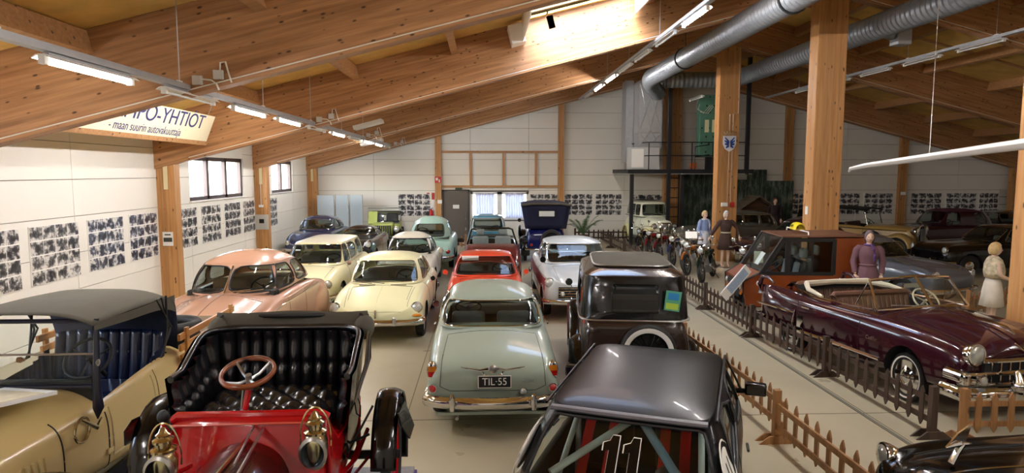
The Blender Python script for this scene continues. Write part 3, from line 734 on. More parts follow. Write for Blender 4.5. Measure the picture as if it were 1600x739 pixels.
def wheel(parent, x, y, z, R, w, style, m1=None, m2=None, steer=0):
    """tyre with rim and hubcap as its children; outward side is +x when x>0"""
    key = (round(R, 3), round(w, 3), style, m1.name if m1 else '', m2.name if m2 else '')
    if key not in _WH:
        t = MB(); ri = R*(.70 if style != 'vintage' else .78); h = w/2
        t.lathe([(ri, -h*.75), (R*.93, -h), (R*.985, -h*.75), (R, 0), (R*.985, h*.75), (R*.93, h), (ri, h*.75), (ri, -h*.75)], axis=(1, 0, 0), seg=32)
        tire = t.build('wheel', RUBBER, None, ang=30); ch = []
        if 'white' in style:
            q = MB(); q.lathe([(ri*1.04, h*.86), (R*.80, h*1.05), (R*.90, h*1.04)] if 'vintage' in style else [(R*.79, h*.95), (R*.82, h*1.02), (R*.855, h*1.02)], axis=(1, 0, 0), seg=32, cap=False); ch.append(q.build('whitewall', WHITE, None, ang=60))
        if 'wire' in style or 'wood' in style or 'vintage' in style:
            q = MB(); q.lathe([(ri, -h*.6), (ri*.93, -h*.3), (ri*.93, h*.3), (ri, h*.6)], axis=(1, 0, 0), seg=32, cap=False); ch.append(q.build('rim', m1, None))
            q = MB(); ns = 12 if 'wood' in style else 24
            for i in range(ns):
                a = 2*pi*i/ns; s_ = (-1)**i*h*.4 if ns > 12 else 0
                q.tube([(s_*.7, .05*cos(a), .05*sin(a)), (0, ri*.94*cos(a+.15*(ns > 12)), ri*.94*sin(a+.15*(ns > 12)))], .018 if ns < 20 else .006, 5)
            ch.append(q.build('spokes', m1, None)); ch[-1]['kind'] = 'stuff'
            q = MB(); q.lathe([(.07, -h*.6), (.07, h*.5), (.045, h*.9), (.001, h)], axis=(1, 0, 0), seg=16); ch.append(q.build('hub', m2, None))
        else:
            q = MB(); q.lathe([(ri, h*.75), (ri*.93, h*.45), (ri*.7, h*.35), (ri*.62, h*.55), (.001, h*.5)], axis=(1, 0, 0), seg=32); ch.append(q.build('rim', m1, None, ang=30))
            q = MB(); q.lathe([(ri*.62, h*.5), (ri*.6, h*.75), (ri*.45, h*.9), (ri*.4, h*.8), (ri*.2, h*1.0), (.001, h*1.05)], axis=(1, 0, 0), seg=24); ch.append(q.build('hubcap', m2, None, ang=30))
        for c in ch: c.parent = tire
        _WH[key] = tire; o = tire
    else: o = copy_tree(_WH[key])
    o.parent = parent; o.location = (x, y, z); o.rotation_euler = (0, 0, (pi if x < 0 else 0)+steer)
    return o
def lamp(parent, p, d, r, name='headlamp', rim=None, lens=None, depth=.05, shell=None):
    """round lamp: bezel, with lens child"""
    b = MB(); d = V(d).normalized(); rim = rim or CHROME
    b.lathe([(r*.6, -depth), (r*.98, -depth*.3), (r*1.06, 0), (r*1.02, .018), (r*.9, .02)], c=p, axis=d, seg=24); o = b.build(name, rim, parent)
    b = MB(); b.lathe([(r*.92, .012), (r*.75, .03), (r*.4, .043), (.001, .047)], c=p, axis=d, seg=24); b.build('lens', lens or LENS, o)
    return o
def bucket(parent, p, d, r, m, rim=CHROME):       # free standing headlamp with bowl
    b = MB(); d = V(d).normalized(); b.lathe([(.001, -r*1.3), (r*.5, -r*1.15), (r*.85, -r*.6), (r, 0), (r*.9, .02)], c=p, axis=d, seg=20); o = b.build('headlamp', m, parent)
    b = MB(); b.lathe([(r*1.03, -.015), (r*1.06, .01), (r*.93, .03)], c=p, axis=d, seg=20); b.build('bezel', rim, o)
    b = MB(); b.lathe([(r*.95, .015), (r*.6, .04), (.001, .05)], c=p, axis=d, seg=20); b.build('lens', LENS, o); return o
def seat(parent, y, x, w, z0, zt, m, d=.5, face=1, head=0):
    """bench or bucket seat facing +y (face=1)"""
    o = rbox('seat_cushion', (x, y+face*d/2, z0), (w, d, .16), m, parent, .05)
    k = rbox('seat_back', (x, y-face*.04, (z0+zt)/2+.02), (w, .14, zt-z0), m, parent, .06, rx=face*.18)
    if head:
        for s in ((0,) if w < .8 else (-1, 1)): rbox('headrest', (x+s*w*.27, y-face*.12, zt+.14), (.26, .1, .18), m, parent, .04)
    return k
def steering(parent, x, y, z, r, m=BLACKM, tilt=-.9, face=1, col=None):
    q = Matrix.Rotation(-face*(pi/2+tilt), 4, 'X'); c = V((x, y, z)); b = MB()
    b.tube([c+q @ V((r*cos(2*pi*i/24), r*sin(2*pi*i/24), 0)) for i in range(24)], .014, 8, closed=True)
    o = b.build('steering_wheel', m, parent)
    b = MB()
    for a in (0, 2.1, 4.2): b.tube([c+q @ V((0, 0, -.03)), c+q @ V((r*cos(a+pi/2), r*sin(a+pi/2), 0))], .009, 6)
    b.tube([c+q @ V((0, 0, .01)), c+q @ V((0, 0, -.35))], .02, 8); b.build('steering_column', col or m, o)
    return o
def bumper(parent, path, h=.12, t=.05, m=CHROME, name='bumper', guards=(), gh=.2):
    pr = [(-t*.1, -h/2), (t*.5, -h*.42), (t, -h*.15), (t, h*.15), (t*.5, h*.42), (-t*.1, h/2), (-t*.3, h*.3), (-t*.3, -h*.3)]
    b = MB(); b.sweep(path, pr); o = b.build(name, m, parent, ang=60)
    for (x, y, z) in guards:
        b = MB(); q = [(x, y, z-gh*.45), (x, y, z), (x, y, z+gh*.4), (x, y*1.0-.01*(1 if y > 0 else -1), z+gh*.5)]
        b.tube(q, .032, 10, scale=[.8, 1.1, 1, .5], up=(0, 1, 0)); b.build('overrider', m, o)
    return o
def arcpath(xw, y, z, curve, n=13, wrap=0, dz=0):     # bumper path from right to left seen from above
    P = []
    for i in range(n):
        u = -1+2*i/(n-1); P.append((xw*u, y-curve*abs(u)**2.6, z+dz*u*u))
    if wrap: P = [(-xw*1.0, y-curve-math.copysign(wrap, y), z)]+P+[(xw*1.0, y-curve-math.copysign(wrap, y), z)]
    if y > 0: P = P[::-1]
    return P
def wiper(parent, t_, p0, p1):
    b = MB(); b.tube([p0, p1], .006, 5); return b.build('wiper', BLACKM if t_ is None else t_, parent)
def mirror(parent, p, m=CHROME, r=.06, face=-1, stem=.08, side=1, boxy=0):
    b = MB()
    if boxy: b.box(*p, .2, .1, .12); o = b.build('wing_mirror', m, parent, bevel=.02); return o
    b.lathe([(.001, -.035), (r*.7, -.025), (r, 0), (r*.95, .012)], c=p, axis=(0, face, .1), seg=16); o = b.build('wing_mirror', m, parent)
    b = MB(); b.tube([p, (p[0]-side*stem*.6, p[1], p[2]-stem)], .008, 6); b.build('mirror_arm', m, o)
    b = MB(); b.lathe([(r*.9, .006), (.001, .008)], c=p, axis=(0, face, .1), seg=16); b.build('mirror_glass', MIRRORG, o); return o
def plate(parent, txt, p, rot, w=.4, h=.12, face=-1):
    b = MB(); b.box(0, 0, 0, w, .01, h); b.mi = 1; b.box(0, .003*1, 0, w+.02, .006, h+.02); o = b.build('number_plate', [PLATE, TXT], parent, smooth=False); o.location = p; o.rotation_euler = rot
    text('plate_lettering', txt, h*.95, TXT, o, (0, -.008, 0), (pi/2, 0, 0), .001, wx=.95)
    return o
def fender(parent, pts, x0, x1, m, drop=.05, name='fender', thick=.012, round_=.06, side=1):
    """arched mudguard: path pts (y,z) ; x0 inner, x1 outer edge; outer edge rolls down"""
    b = MB(); P = [V((0, y, z)) for y, z in pts]; n = len(P); k = 8
    def fn(u, v):
        i = min(n-2, int(u*(n-1))); q = u*(n-1)-i; p = P[i].lerp(P[i+1], q)
        tt = (P[min(n-1, i+1+(q > .5))]-P[max(0, i-(q < .5))]).normalized(); nn = V((0, -tt.z, tt.y))
        if nn.z < 0 and abs(tt.z) < .95: nn = -nn
        x = x0+(x1-x0)*v; dz = -drop*max(0, (v-.55)/.45)**2-drop*.4*max(0, (.25-v)/.25)**2+round_*.3*sin(pi*v)
        return (side*x, p.y+nn.y*dz, p.z+nn.z*dz)
    b.grid(fn, (n-1)*3+1, k); return b.build(name, m, parent, ang=80, solid=thick)
def arc(cy, cz, r, a0, a1, n=10): return [(cy+r*cos(R_(a0+(a1-a0)*i/n)), cz+r*sin(R_(a0+(a1-a0)*i/n))) for i in range(n+1)]
def groundcar(name, x, y, head, label, z=0, cat='car'):   # head: unit vector the nose points to
    return empty(name, (x, y, z), atan2(-head[0], head[1]), label, cat)
# ================================================================== CARS
CH = CHROME
# ---- sage green saloon seen from behind (plate TIL-55)
def sage_saloon():
    P_ = paint('sage green paint', '#9dab9c'); c = groundcar('saloon_car', .09, 9.72, (0, 1), 'sage green rounded saloon seen from behind with black plate TIL-55')
    st = [(-2.19, .66, .40, .56, .66, .66), (-2.17, .74, .34, .60, .76, .76, .76), (-2.08, .785, .28, .68, .86, .865, .85), (-1.85, .80, .24, .76, .92, .96, .92), (-1.4, .81, .22, .82, .97, 1.03, .985),
          (-.9, .815, .22, .86, 1.0, 1.07, 1.03), (.0, .815, .22, .86, .99, 1.05, 1.02), (.8, .81, .22, .86, .97, 1.04, 1.0), (1.3, .80, .22, .84, .95, 1.0, .95), (1.8, .78, .25, .78, .90, .95, .9), (2.05, .72, .32, .7, .82, .84, .8), (2.12, .64, .4, .6, .7, .7)]
    o, t = body('body', st, [P_, DARK], c, 2, [(-1.32, .31, .36, .55, 1.2), (1.3, .31, .36, .55, 1.2)], (-.85, .72, .64, .35))
    Bq = Outline(.98, -1.12, .735, 1.0, 1.03, 5); T = Outline(.38, -.66, .575, 1.40, 1.345, 4.5)
    cabin_shell(c, Bq, T, [('F', .62, .52), ('R', .66, .56), ('S', .02, .62, .03, .28), ('S', -.62, -.06, -.42, -.05)], P_, P_, TINT, CH, dome=.13, bulge=.045, t0=.08, t1=.93, trim=.012)
    for s in (-1, 1):
        wheel(c, s*.68, -1.32, .31, .31, .16, 'disc', P_, CH); wheel(c, s*.68, 1.3, .31, .31, .16, 'disc', P_, CH)
        p, n = on(t, (s*.715, -5, .74), (0, 1, 0), .0)
        b = MB(); b.sphere((0, 0, 0), .066, .035, .125, 20, 12); l = b.build('tail_lamp', CH, c); l.location = (s*.715, p.y+.005, .755)
        for nm, z, m in (('amber_lens', .035, AMBER), ('red_lens', -.03, REDL)):
            b = MB(); b.grid(lambda u, v: (.052*(-1+2*u)*math.sqrt(max(0, 1-((z+(v-.5)*.065)/.11)**2)), -.036+.012*(abs(2*u-1)**2), z+(v-.5)*.065), 9, 5); b.build(nm, m, l)
        p, n = on(t, (s*.71, -5, .56), (0, 1, 0)); lamp(c, (s*.705, p.y-.005, .575), (s*.15, -1, 0), .05, 'reflector', CH, REDL)
    bumper(c, arcpath(.78, -2.30, .42, -.16, 15, .3), .15, .055, guards=[(-.47, -2.37, .46), (.47, -2.37, .46)], gh=.2)
    b = MB(); b.box(0, -2.26, .30, 1.3, .03, .03); b.build('bumper_valance', P_, c)
    for pts in ([(-.62, .6), (-.6, .9)], [(.62, .6), (.6, .9)], [(-.62, .6), (-.5, .545), (.5, .545), (.62, .6)]): seam(t, pts, 'r', BLACKM, c, .0035)
    seam(t, [(-.6, -2.0), (-.57, -1.25), (.57, -1.25), (.6, -2.0)], 't', BLACKM, c, .003)
    for s in (-1, 1):
        for y in (.62, -.05): seam(t, [(y, .3), (y, 1.0)], s, BLACKM, c, .003)
        seam(t, [(-2.1, .72), (1.9, .76)], s, CH, c, .007, 'side_trim')
        b = MB(); b.tube([(s*.83, -.0, .86), (s*.84, -.12, .86)], .013, 6); b.build('door_handle', CH, c)
    em = empty('boot_emblem', (0, -2.195, .79)); em.parent = c; em.scale = (1.25, 1, 1.3)
    b = MB(); b.tube([(-.30, .04, .02), (-.12, -.005, .0), (-.05, -.02, .012), (0, -.028, .01), (.05, -.02, .012), (.12, -.005, .0), (.30, .04, .02)], .012, 8, scale=[.3, .9, 1.3, 1.6, 1.3, .9, .3], flat=1.1); b.build('chrome_wings', CH, em)
    b = MB(); b.lathe([(.001, 0), (.035, .01), (.04, .02), (.03, .03), (.001, .034)], c=(0, -.02, .015), axis=(0, -1, .2)); b.build('badge', STEEL, em)
    for s in (-1, 1):
        b = MB(); b.tube([(s*.1, -.01, -.004), (s*.085, -.012, -.035), (s*.06, -.014, -.04)], .009, 6); b.build('chrome_prong', CH, em)
    plate(c, 'TIL·55', (.02, -2.225, .66), (-.12, 0, 0), .37, .125)
    lamp(c, (.36, -2.225, .545), (0, -1, .1), .042, 'reversing_lamp', CH, LENS)
    tx = text('script_badge', 'Amazon', .05, CH, c, (.42, -2.205, .665), (pi/2-.2, 0, 0), .003, shear=.3)
    b = MB(); b.tube([(-.42, -2.2, .24), (-.42, -2.3, .25)], .02, 8); b.build('exhaust_pipe', STEEL, c)
    seat(c, -.55, 0, 1.25, .5, .98, SEATG, .5); seat(c, .15, -.34, .5, .5, 1.0, SEATG, .5); seat(c, .15, .34, .5, .5, 1.0, SEATG, .5)
    rbox('dashboard', (0, .72, .92), (1.25, .2, .16), mat('grey dash', '#595e60', .5), c); steering(c, -.35, .45, 1.0, .2)
    rbox('parcel_shelf', (0, -.88, .97), (1.2, .35, .03), mat('grey shelf', '#4b4d4c', .9), c, .01)
    mirror(c, (-.86, .62, 1.02), CH, .055, side=-1)
    for s in (-1, 1): lamp(c, (s*.6, 2.05, .68), (0, 1, 0), .09)
    return c
sage_saloon()
# ---- generic round modern car
def modern(label, x, y, head, P_, L, Wd, H, belt, nose=.68, tail=.75, hb=1., B=(.9, -1.2), T=(.4, -.8), gw=.86, tw=.70, wins=None, n=4.5, roofm=None, sub=2, trim=CH, style='disc', wr=.31, zk=1., fx=.8, name='saloon_car', lamps=.085, glass=None, bump=True, seats=True, rim=None, tf=.07, dome=.1, front=None, rear=None, seatm=None, valley=.02, zbase=None, wb=None, side_trim=None, mid=None, bul=.04, lx=.76, trm=.009):
    c = groundcar(name, x, y, head, label); w = Wd/2; h = L/2; top = H-dome; zb_ = belt
    B0, B1 = B; bt = zb_-.06
    front = front or [(h-.75, .99, .24, zb_-.16, zb_-.04, zb_-.03), (h-.35, .97, .27, zb_-.22, nose+.14, nose+.15), (h-.1, .90, .33, nose-.1, nose+.04, nose+.04), (h-.02, .82, .4, nose-.2, nose-.08, nose-.08)]
    rear = rear or [(-h+.02, .82, .4, tail-.2, tail-.08, tail-.08), (-h+.1, .9, .33, tail-.1, tail+.04, tail+.05), (-h+.4, .97, .27, zb_-.2, tail+.14, tail+.17)]
    mid = mid or [(B1-.15, .99, .23, zb_-.14, zb_-.03, zb_+.03), (B1+.3, 1, .22, zb_-.12, zb_, zb_+.04), ((B0+B1)/2, 1, .22, zb_-.12, zb_, zb_+.04), (B0-.1, 1, .22, zb_-.12, zb_, zb_+.04), (B0+.2, 1, .22, zb_-.14, zb_-.02, zb_+.0)]
    st = []
    for s in list(rear)+list(mid)+list(front):
        v = s[6] if len(s) > 6 else min(s[4], s[5])-valley
        st.append((s[0], s[1]*w, s[2], s[3], s[4], s[5], v, fx))
    st.sort(key=lambda q: q[0])
    wb = wb or (h-.78, -h+.85)
    o, t = body('body', st, [P_, DARK], c, sub, [(wb[0], wr, wr+.05, w*.66, w*1.4), (wb[1], wr, wr+.05, w*.66, w*1.4)], (B1+.25, B0-.28, w*.78, .35))
    Bo = Outline(B0, B1, w*gw, zb_, zb_, n); To = Outline(T[0], T[1], w*tw, top, top-.03, n)
    cabin_shell(c, Bo, To, wins, P_, roofm or P_, glass or TINT, trim, dome=dome, bulge=bul, t0=.08, t1=.93, trim=trm)
    rim = rim or P_
    for yy in wb:
        for s in (-1, 1): wheel(c, s*(w-.12), yy, wr, wr, .16, style, rim, CH)
    for s in (-1, 1):
        if lamps:
            q, _ = on(t, (s*w*lx, 6, nose-.02), (0, -1, 0), 0)
            yy = q.y if q else h-.05
            lamp(c, (s*w*lx, yy+.0, nose-.01), (s*.08, 1, .06), lamps, depth=.12)
        q, _ = on(t, (s*w*.78, -6, tail-.1), (0, 1, 0), 0)
        if q: lamp(c, (s*w*.78, q.y-.005, tail-.1), (0, -1, 0), tf, 'tail_lamp', CH, REDL)
        for yy in (B0-.3, B0-1.25): seam(t, [(yy, .3), (yy, zb_)], s, BLACKM, c, .003)
    seam(t, [(-w*.62, h-.3), (-w*.66, B0+.15), (w*.66, B0+.15), (w*.62, h-.3)], 't', BLACKM, c, .003, 'bonnet_gap')
    if bump:
        bumper(c, arcpath(w*.97, h+.06, .42, .14, 13, .22), .11, .045, guards=[(-.35, h+.1, .45), (.35, h+.1, .45)], gh=.16)
        bumper(c, arcpath(w*.97, -h-.06, .42, -.14, 13, .22), .11, .045)
    if seats:
        sm = seatm or SEATG
        seat(c, B1+.75, 0, w*1.45, .48, belt+.05, sm, .42); seat(c, B0-1.15, -w*.4, w*.66, .48, belt+.08, sm, .45); seat(c, B0-1.15, w*.4, w*.66, .48, belt+.08, sm, .45)
        rbox('dashboard', (0, B0-.33, belt-.02), (w*1.5, .22, .14), BLACKM, c); steering(c, -w*.42, B0-.58, belt+.06, .19)
    return c, t
# ---- cream two-door with round nose (rear engined)
CREAM = paint('cream yellow paint', '#e6e2b4')
c, t = modern('cream yellow two-door saloon with a smooth grille-less nose, facing the camera', -1.96, 13.75, (0, -1), CREAM, 4.2, 1.72, 1.45, .93, nose=.68, B=(.98, -1.55), T=(.45, -.75), gw=.86, tw=.70,
       wins=[('F', .64, .52), ('R', .55, .45), ('S', -.05, .62, -.02, .30), ('S', -.85, -.12, -.62, -.1)], n=5,
       front=[(1.35, .99, .24, .78, .90, .885, .87), (1.75, .985, .27, .70, .83, .82, .78), (1.98, .95, .32, .62, .75, .72, .68), (2.08, .88, .38, .52, .62, .60, .58)], lamps=.1, lx=.85, fx=.78)
for s in (-1, 1):
    b = MB(); b.sphere((s*.74, 2.04, .535), .10, .03, .028); b.build('indicator', AMBER, c)
    seam(t, [(s*.56, 2.0), (s*.62, 1.2)], 't', BLACKM, c, .003)
seam(t, [(0, 1.98), (0, 1.1)], 't', CREAM, c, .006, 'bonnet_rib')
seam(t, [(-.45, .60), (.45, .60)], 'f', BLACKM, c, .003, 'bonnet_lip')
b = MB(); b.tube([(0, 2.06, .62), (0, 2.09, .60), (0, 2.1, .54), (0, 2.08, .5)], .022, 8); b.build('bonnet_handle', CH, c)
for s in (-1, 1):
    b = MB(); b.tube([(s*.12+.1, 1.06, .955), (s*.12+.48, 1.0, .985)], .006, 5); b.build('wiper', BLACKM, c)
    b = MB(); b.box(s*.3, 1.1, .935, .3, .05, .012); b.build('air_grille', mat('vent grey', '#8c8a70', .5), c)
mirror(c, (-.93, .75, 1.0), CH, .05, 1, side=-1)
# ---- pale yellow estate
PALE = paint('pale butter paint', '#ece6b8')
c, t = modern('pale yellow estate car with long side windows beside the left wall', -3.98, 16.2, (0, -1), PALE, 4.35, 1.62, 1.5, .95, nose=.7, tail=.8, B=(.92, -2.0), T=(.45, -1.85), gw=.87, tw=.72,
       wins=[('F', .62, .53), ('R', .55, .48), ('S', .1, .62, .12, .32), ('S', -.75, .02, -.72, .04), ('S', -1.7, -.83, -1.6, -.8)], n=6, name='estate_car', dome=.08, roofm=paint('old white paint', '#e9e6cf'),
       rear=[(-2.15, .86, .4, .7, .85, .86), (-2.08, .95, .32, .78, .9, .95)], lamps=.09)
mirror(c, (-.84, .9, 1.0), CH, .05, 1, side=-1)
b = MB(); b.tube([(.1, .9, .97), (-.42, .84, 1.02)], .006, 5); b.build('wiper', BLACKM, c)
b = MB(); b.box(-.2, .35, 1.33, .22, .02, .07); b.build('rear_view_mirror', BLACKM, c)
# ---- white rounded two-door
IVO = paint('ivory white paint', '#e2decb')
c, t = modern('ivory white two-door saloon with domed roof, behind the cream round-nosed car', -2.03, 18.2, (0, -1), IVO, 4.1, 1.55, 1.47, .92, B=(.75, -1.5), T=(.25, -.7), gw=.84, tw=.66,
       wins=[('F', .58, .5), ('R', .45, .4), ('S', -.4, .42, -.35, .16), ('S', -.95, -.5, -.7, -.42)], n=3.2, dome=.14, lamps=.09, sub=2, trim=BLACKM)
mirror(c, (-.86, .55, 1.0), CH, .07, 1, side=-1)
# ---- mint rounded saloon
MINT = paint('mint green paint', '#a9cdc0')
c, t = modern('mint green hump-backed saloon at the back near the door', -1.80, 22.7, (0, 1), MINT, 4.2, 1.66, 1.62, 1.0, B=(.8, -1.7), T=(.4, -.85), gw=.82, tw=.66,
       wins=[('F', .55, .48), ('R', .5, .42), ('S', -.05, .5, -.02, .28), ('S', -.85, -.12, -.6, -.1)], n=3, dome=.17, lamps=.09, trim=BLACKM, tail=.7)
# ---- orange red coupe
ORG = paint('orange red paint', '#d9492b')
c, t = modern('orange red coupé with white sun visor behind the sage green saloon', .02, 14.55, (0, -1), ORG, 4.1, 1.6, 1.36, .92, B=(.85, -1.4), T=(.3, -.75), gw=.88, tw=.70, nose=.66,
       wins=[('F', .64, .52), ('R', .55, .48), ('S', -.5, .45, -.42, .16), ('S', -.95, -.58, -.7, -.5)], n=5.5, dome=.06, trim=BLACKM, name='coupe_car')
for s in (-1, 1): mirror(c, (s*.86, .62, .98), ORG, .055, 1, side=s)
b = MB(); b.box(.33, .36, 1.24, .36, .02, .1); b.build('sun_visor', WHITE, c, bevel=.02)
# ---- dark convertible
DRED = paint('dark red paint', '#5d1013'); DGREY = mat('black hood cloth', '#1a1a1c', .7)
def open_car(label, x, y, head, P_, L, Wd, belt, B0=.55, B1=-1.0, name='convertible_car', sm=SEATG):
    c = groundcar(name, x, y, head, label); w = Wd/2; h = L/2
    st = [(-h, .8*w, .4, .55, .66, .66), (-h+.12, .92*w, .3, .65, .8, .8), (-h+.6, .99*w, .24, belt-.16, belt-.03, belt), (B1, w, .22, belt-.12, belt, belt+.02), (-.1, w, .22, belt-.12, belt, belt+.02), (B0, w, .22, belt-.14, belt-.02, belt+.01), (h-.8, .98*w, .24, belt-.22, belt-.1, belt-.08), (h-.2, .93*w, .3, .55, .68, .68), (h, .8*w, .4, .5, .58, .58)]
    o, t = body('body', st, [P_, DARK], c, 2, [(h-.8, .3, .35, w*.66, w*1.4), (-h+.85, .3, .35, w*.66, w*1.4)], (B1+.1, B0-.15, w*.8, .35))
    b = MB(); zt = belt+.42; pts = [(-w*.86, B0, belt), (-w*.72, B0-.42, zt-.03), (-w*.6, B0-.47, zt), (w*.6, B0-.47, zt), (w*.72, B0-.42, zt-.03), (w*.86, B0, belt)]
    b.tube(pts, .028, 8); f = b.build('windscreen_frame', BLACK, c)
    b = MB(); b.add([(-w*.84, B0, belt), (w*.84, B0, belt), (w*.68, B0-.44, zt), (-w*.68, B0-.44, zt)], [(0, 1, 2, 3)]); b.build('windscreen', GLASS, f, smooth=False)
    for yy in (h-.8, -h+.85):
        for s in (-1, 1): wheel(c, s*(w-.12), yy, .3, .3, .17, 'disc', STEEL, CH)
    for s in (-1, 1): seat(c, -.55, s*.35, .5, .42, belt+.1, sm, .5, head=1)
    return c, t
c, t = open_car('dark red roadster with black windscreen frame and grey headrests, behind the orange coupé', .22, 19.75, (0, -1), DRED, 4.1, 1.68, 1.0)
for s in (-1, 1): lamp(c, (s*.62, 2.0, .62), (0, 1, 0), .09); mirror(c, (s*.92, .4, 1.1), BLACK, .07, 1, boxy=1)
b = MB(); b.grid(lambda u, v: (-.7+1.4*u, -1.0-.6*v, 1.04+.08*sin(pi*u)*sin(pi*v)), 9, 6); b.build('tonneau_cover', DGREY, c, solid=.01)
# ---- blue car far behind
TEAL = paint('teal blue paint', '#2d7f9c')
modern('teal blue hatchback in front of the curtained window', .12, 24.3, (0, -1), TEAL, 3.9, 1.5, 1.55, .95, B=(.8, -1.6), T=(.35, -1.3), gw=.86, tw=.72,
       wins=[('F', .56, .48), ('R', .5, .45), ('S', -.2, .5, -.15, .22), ('S', -1.2, -.28, -1.05, -.22)], n=5, dome=.08, trim=WHITE, name='hatchback_car', sub=1)
# ---- white and plum two-tone car
PEARL = paint('pearl white paint', '#c0c4c0'); PLUM = paint('plum red paint', '#7a3040')
c, t = modern('pearl white saloon with plum flanks between green saloon and dark brown limousine', 2.12, 15.75, (0, -1), PEARL, 4.8, 1.8, 1.55, 1.0, nose=.82, tail=.85, B=(.85, -1.35), T=(.45, -1.05), gw=.86, tw=.72,
       wins=[('F', .66, .62), ('R', .6, .55), ('S', -.2, .55, -.15, .35), ('S', -1.05, -.27, -.9, -.22)], n=5, dome=.1, lamps=.1, lx=.86, seatm=SEATB,
       front=[(1.3, 1, .24, .84, .98, .98, .95), (1.9, .99, .27, .80, .96, .9, .86), (2.25, .95, .32, .74, .93, .84, .8), (2.38, .88, .42, .7, .86, .76, .74)])
for s in (-1, 1):
    strip = []
    for i in range(25):
        yy = -2.1+4.2*i/24; row = []
        for j in range(4):
            zz = .62+.22*j/3; p, nn = on(t, (s*4, yy, zz), (-s, 0, 0), .004)
            row.append(p or V((s*.9, yy, zz)))
        strip.append(row)
    b = MB(); b.grid(lambda u, v: strip[int(round(u*24))][int(round(v*3))], 25, 4); b.build('side_panel', PLUM, c)
    seam(t, [(-2.15, .86), (2.15, .86)], s, CH, c, .01, 'side_trim'); seam(t, [(-2.1, .60), (2.1, .60)], s, CH, c, .01, 'side_trim')
    lamp(c, (s*.52, 2.42, .6), (0, 1, 0), .05, 'fog_lamp')
b = MB(); b.box(0, 2.36, .62, 1.2, .06, .22); b.build('grille_opening', DARK, c)
for k in range(4):
    b = MB(); b.tube([(-.6, 2.40, .54+.055*k), (.6, 2.40, .54+.055*k)], .012, 6); b.build('grille_bar', CH, c)
mirror(c, (.8, .95, 1.12), BLACK, .07, 1, side=1); mirror(c, (-.95, .6, 1.1), CH, .06, 1, side=-1)
# ---- dusty pink 1940s saloon
PINK = paint('dusty pink beige paint', '#bb9078', .25, 1.)
c, t = modern('large dusty pink beige 1940s saloon with split windscreen by the left wall', -4.12, 11.45, (0, -1), PINK, 4.6, 1.9, 1.76, 1.14, nose=.9, tail=.8, B=(.92, -1.75), T=(.45, -1.0), gw=.80, tw=.66, fx=.84,
       wins=[('F2', .66, .58), ('R', .5, .4), ('S', -.22, .55, -.12, .33), ('S', -.98, -.34, -.78, -.24)], n=3.6, dome=.17, lamps=.1, trm=.012, trim=BLACKM, zk=1, bul=.05, seatm=mat('tan cord seat', '#8f7a63', .9),
       mid=[(-1.75, .97, .24, .92, 1.0, 1.06), (-1.2, .99, .23, .98, 1.08, 1.15), (-.5, .985, .22, 1.0, 1.12, 1.19), (.3, .985, .22, 1.0, 1.12, 1.19), (.75, .98, .22, .98, 1.1, 1.18, 1.12)],
       front=[(1.2, .98, .24, .94, 1.04, 1.18, 1.0), (1.7, .985, .27, .9, 1.0, 1.12, .93), (2.1, .94, .32, .82, .92, 1.02, .84), (2.26, .85, .42, .7, .78, .86, .74)],
       rear=[(-2.28, .8, .4, .6, .66, .68), (-2.15, .93, .32, .72, .82, .84), (-1.95, .97, .28, .85, .93, .98)])
seam(t, [(0, 2.1), (0, 1.0)], 't', mat('pink seam shade', '#7d5a48', .5), c, .006, 'bonnet_rib')
b = MB(); b.tube([(0, 1.0, 1.19), (0, .74, 1.4), (0, .56, 1.56)], .017, 8, flat=.6); b.build('windscreen_pillar', CH, c)
for s in (-1, 1):
    seam(t, [(-1.3, .98), (.9, .99), (1.9, .94)], s, CH, c, .008, 'side_trim'); seam(t, [(-1.3, 1.05), (.9, 1.05)], s, PINK, c, .01, 'swage_line')
    # rear wing bulge
    b = MB(); b.sphere((s*.86, -1.45, .5), .17, .62, .46, 20, 12); b.build('rear_wing', PINK, c)
    b = MB(); b.tube([(-.1*s-.1, 1.0, 1.2), (-.1*s-.5, .93, 1.24)], .007, 5); b.build('wiper', CH, c)
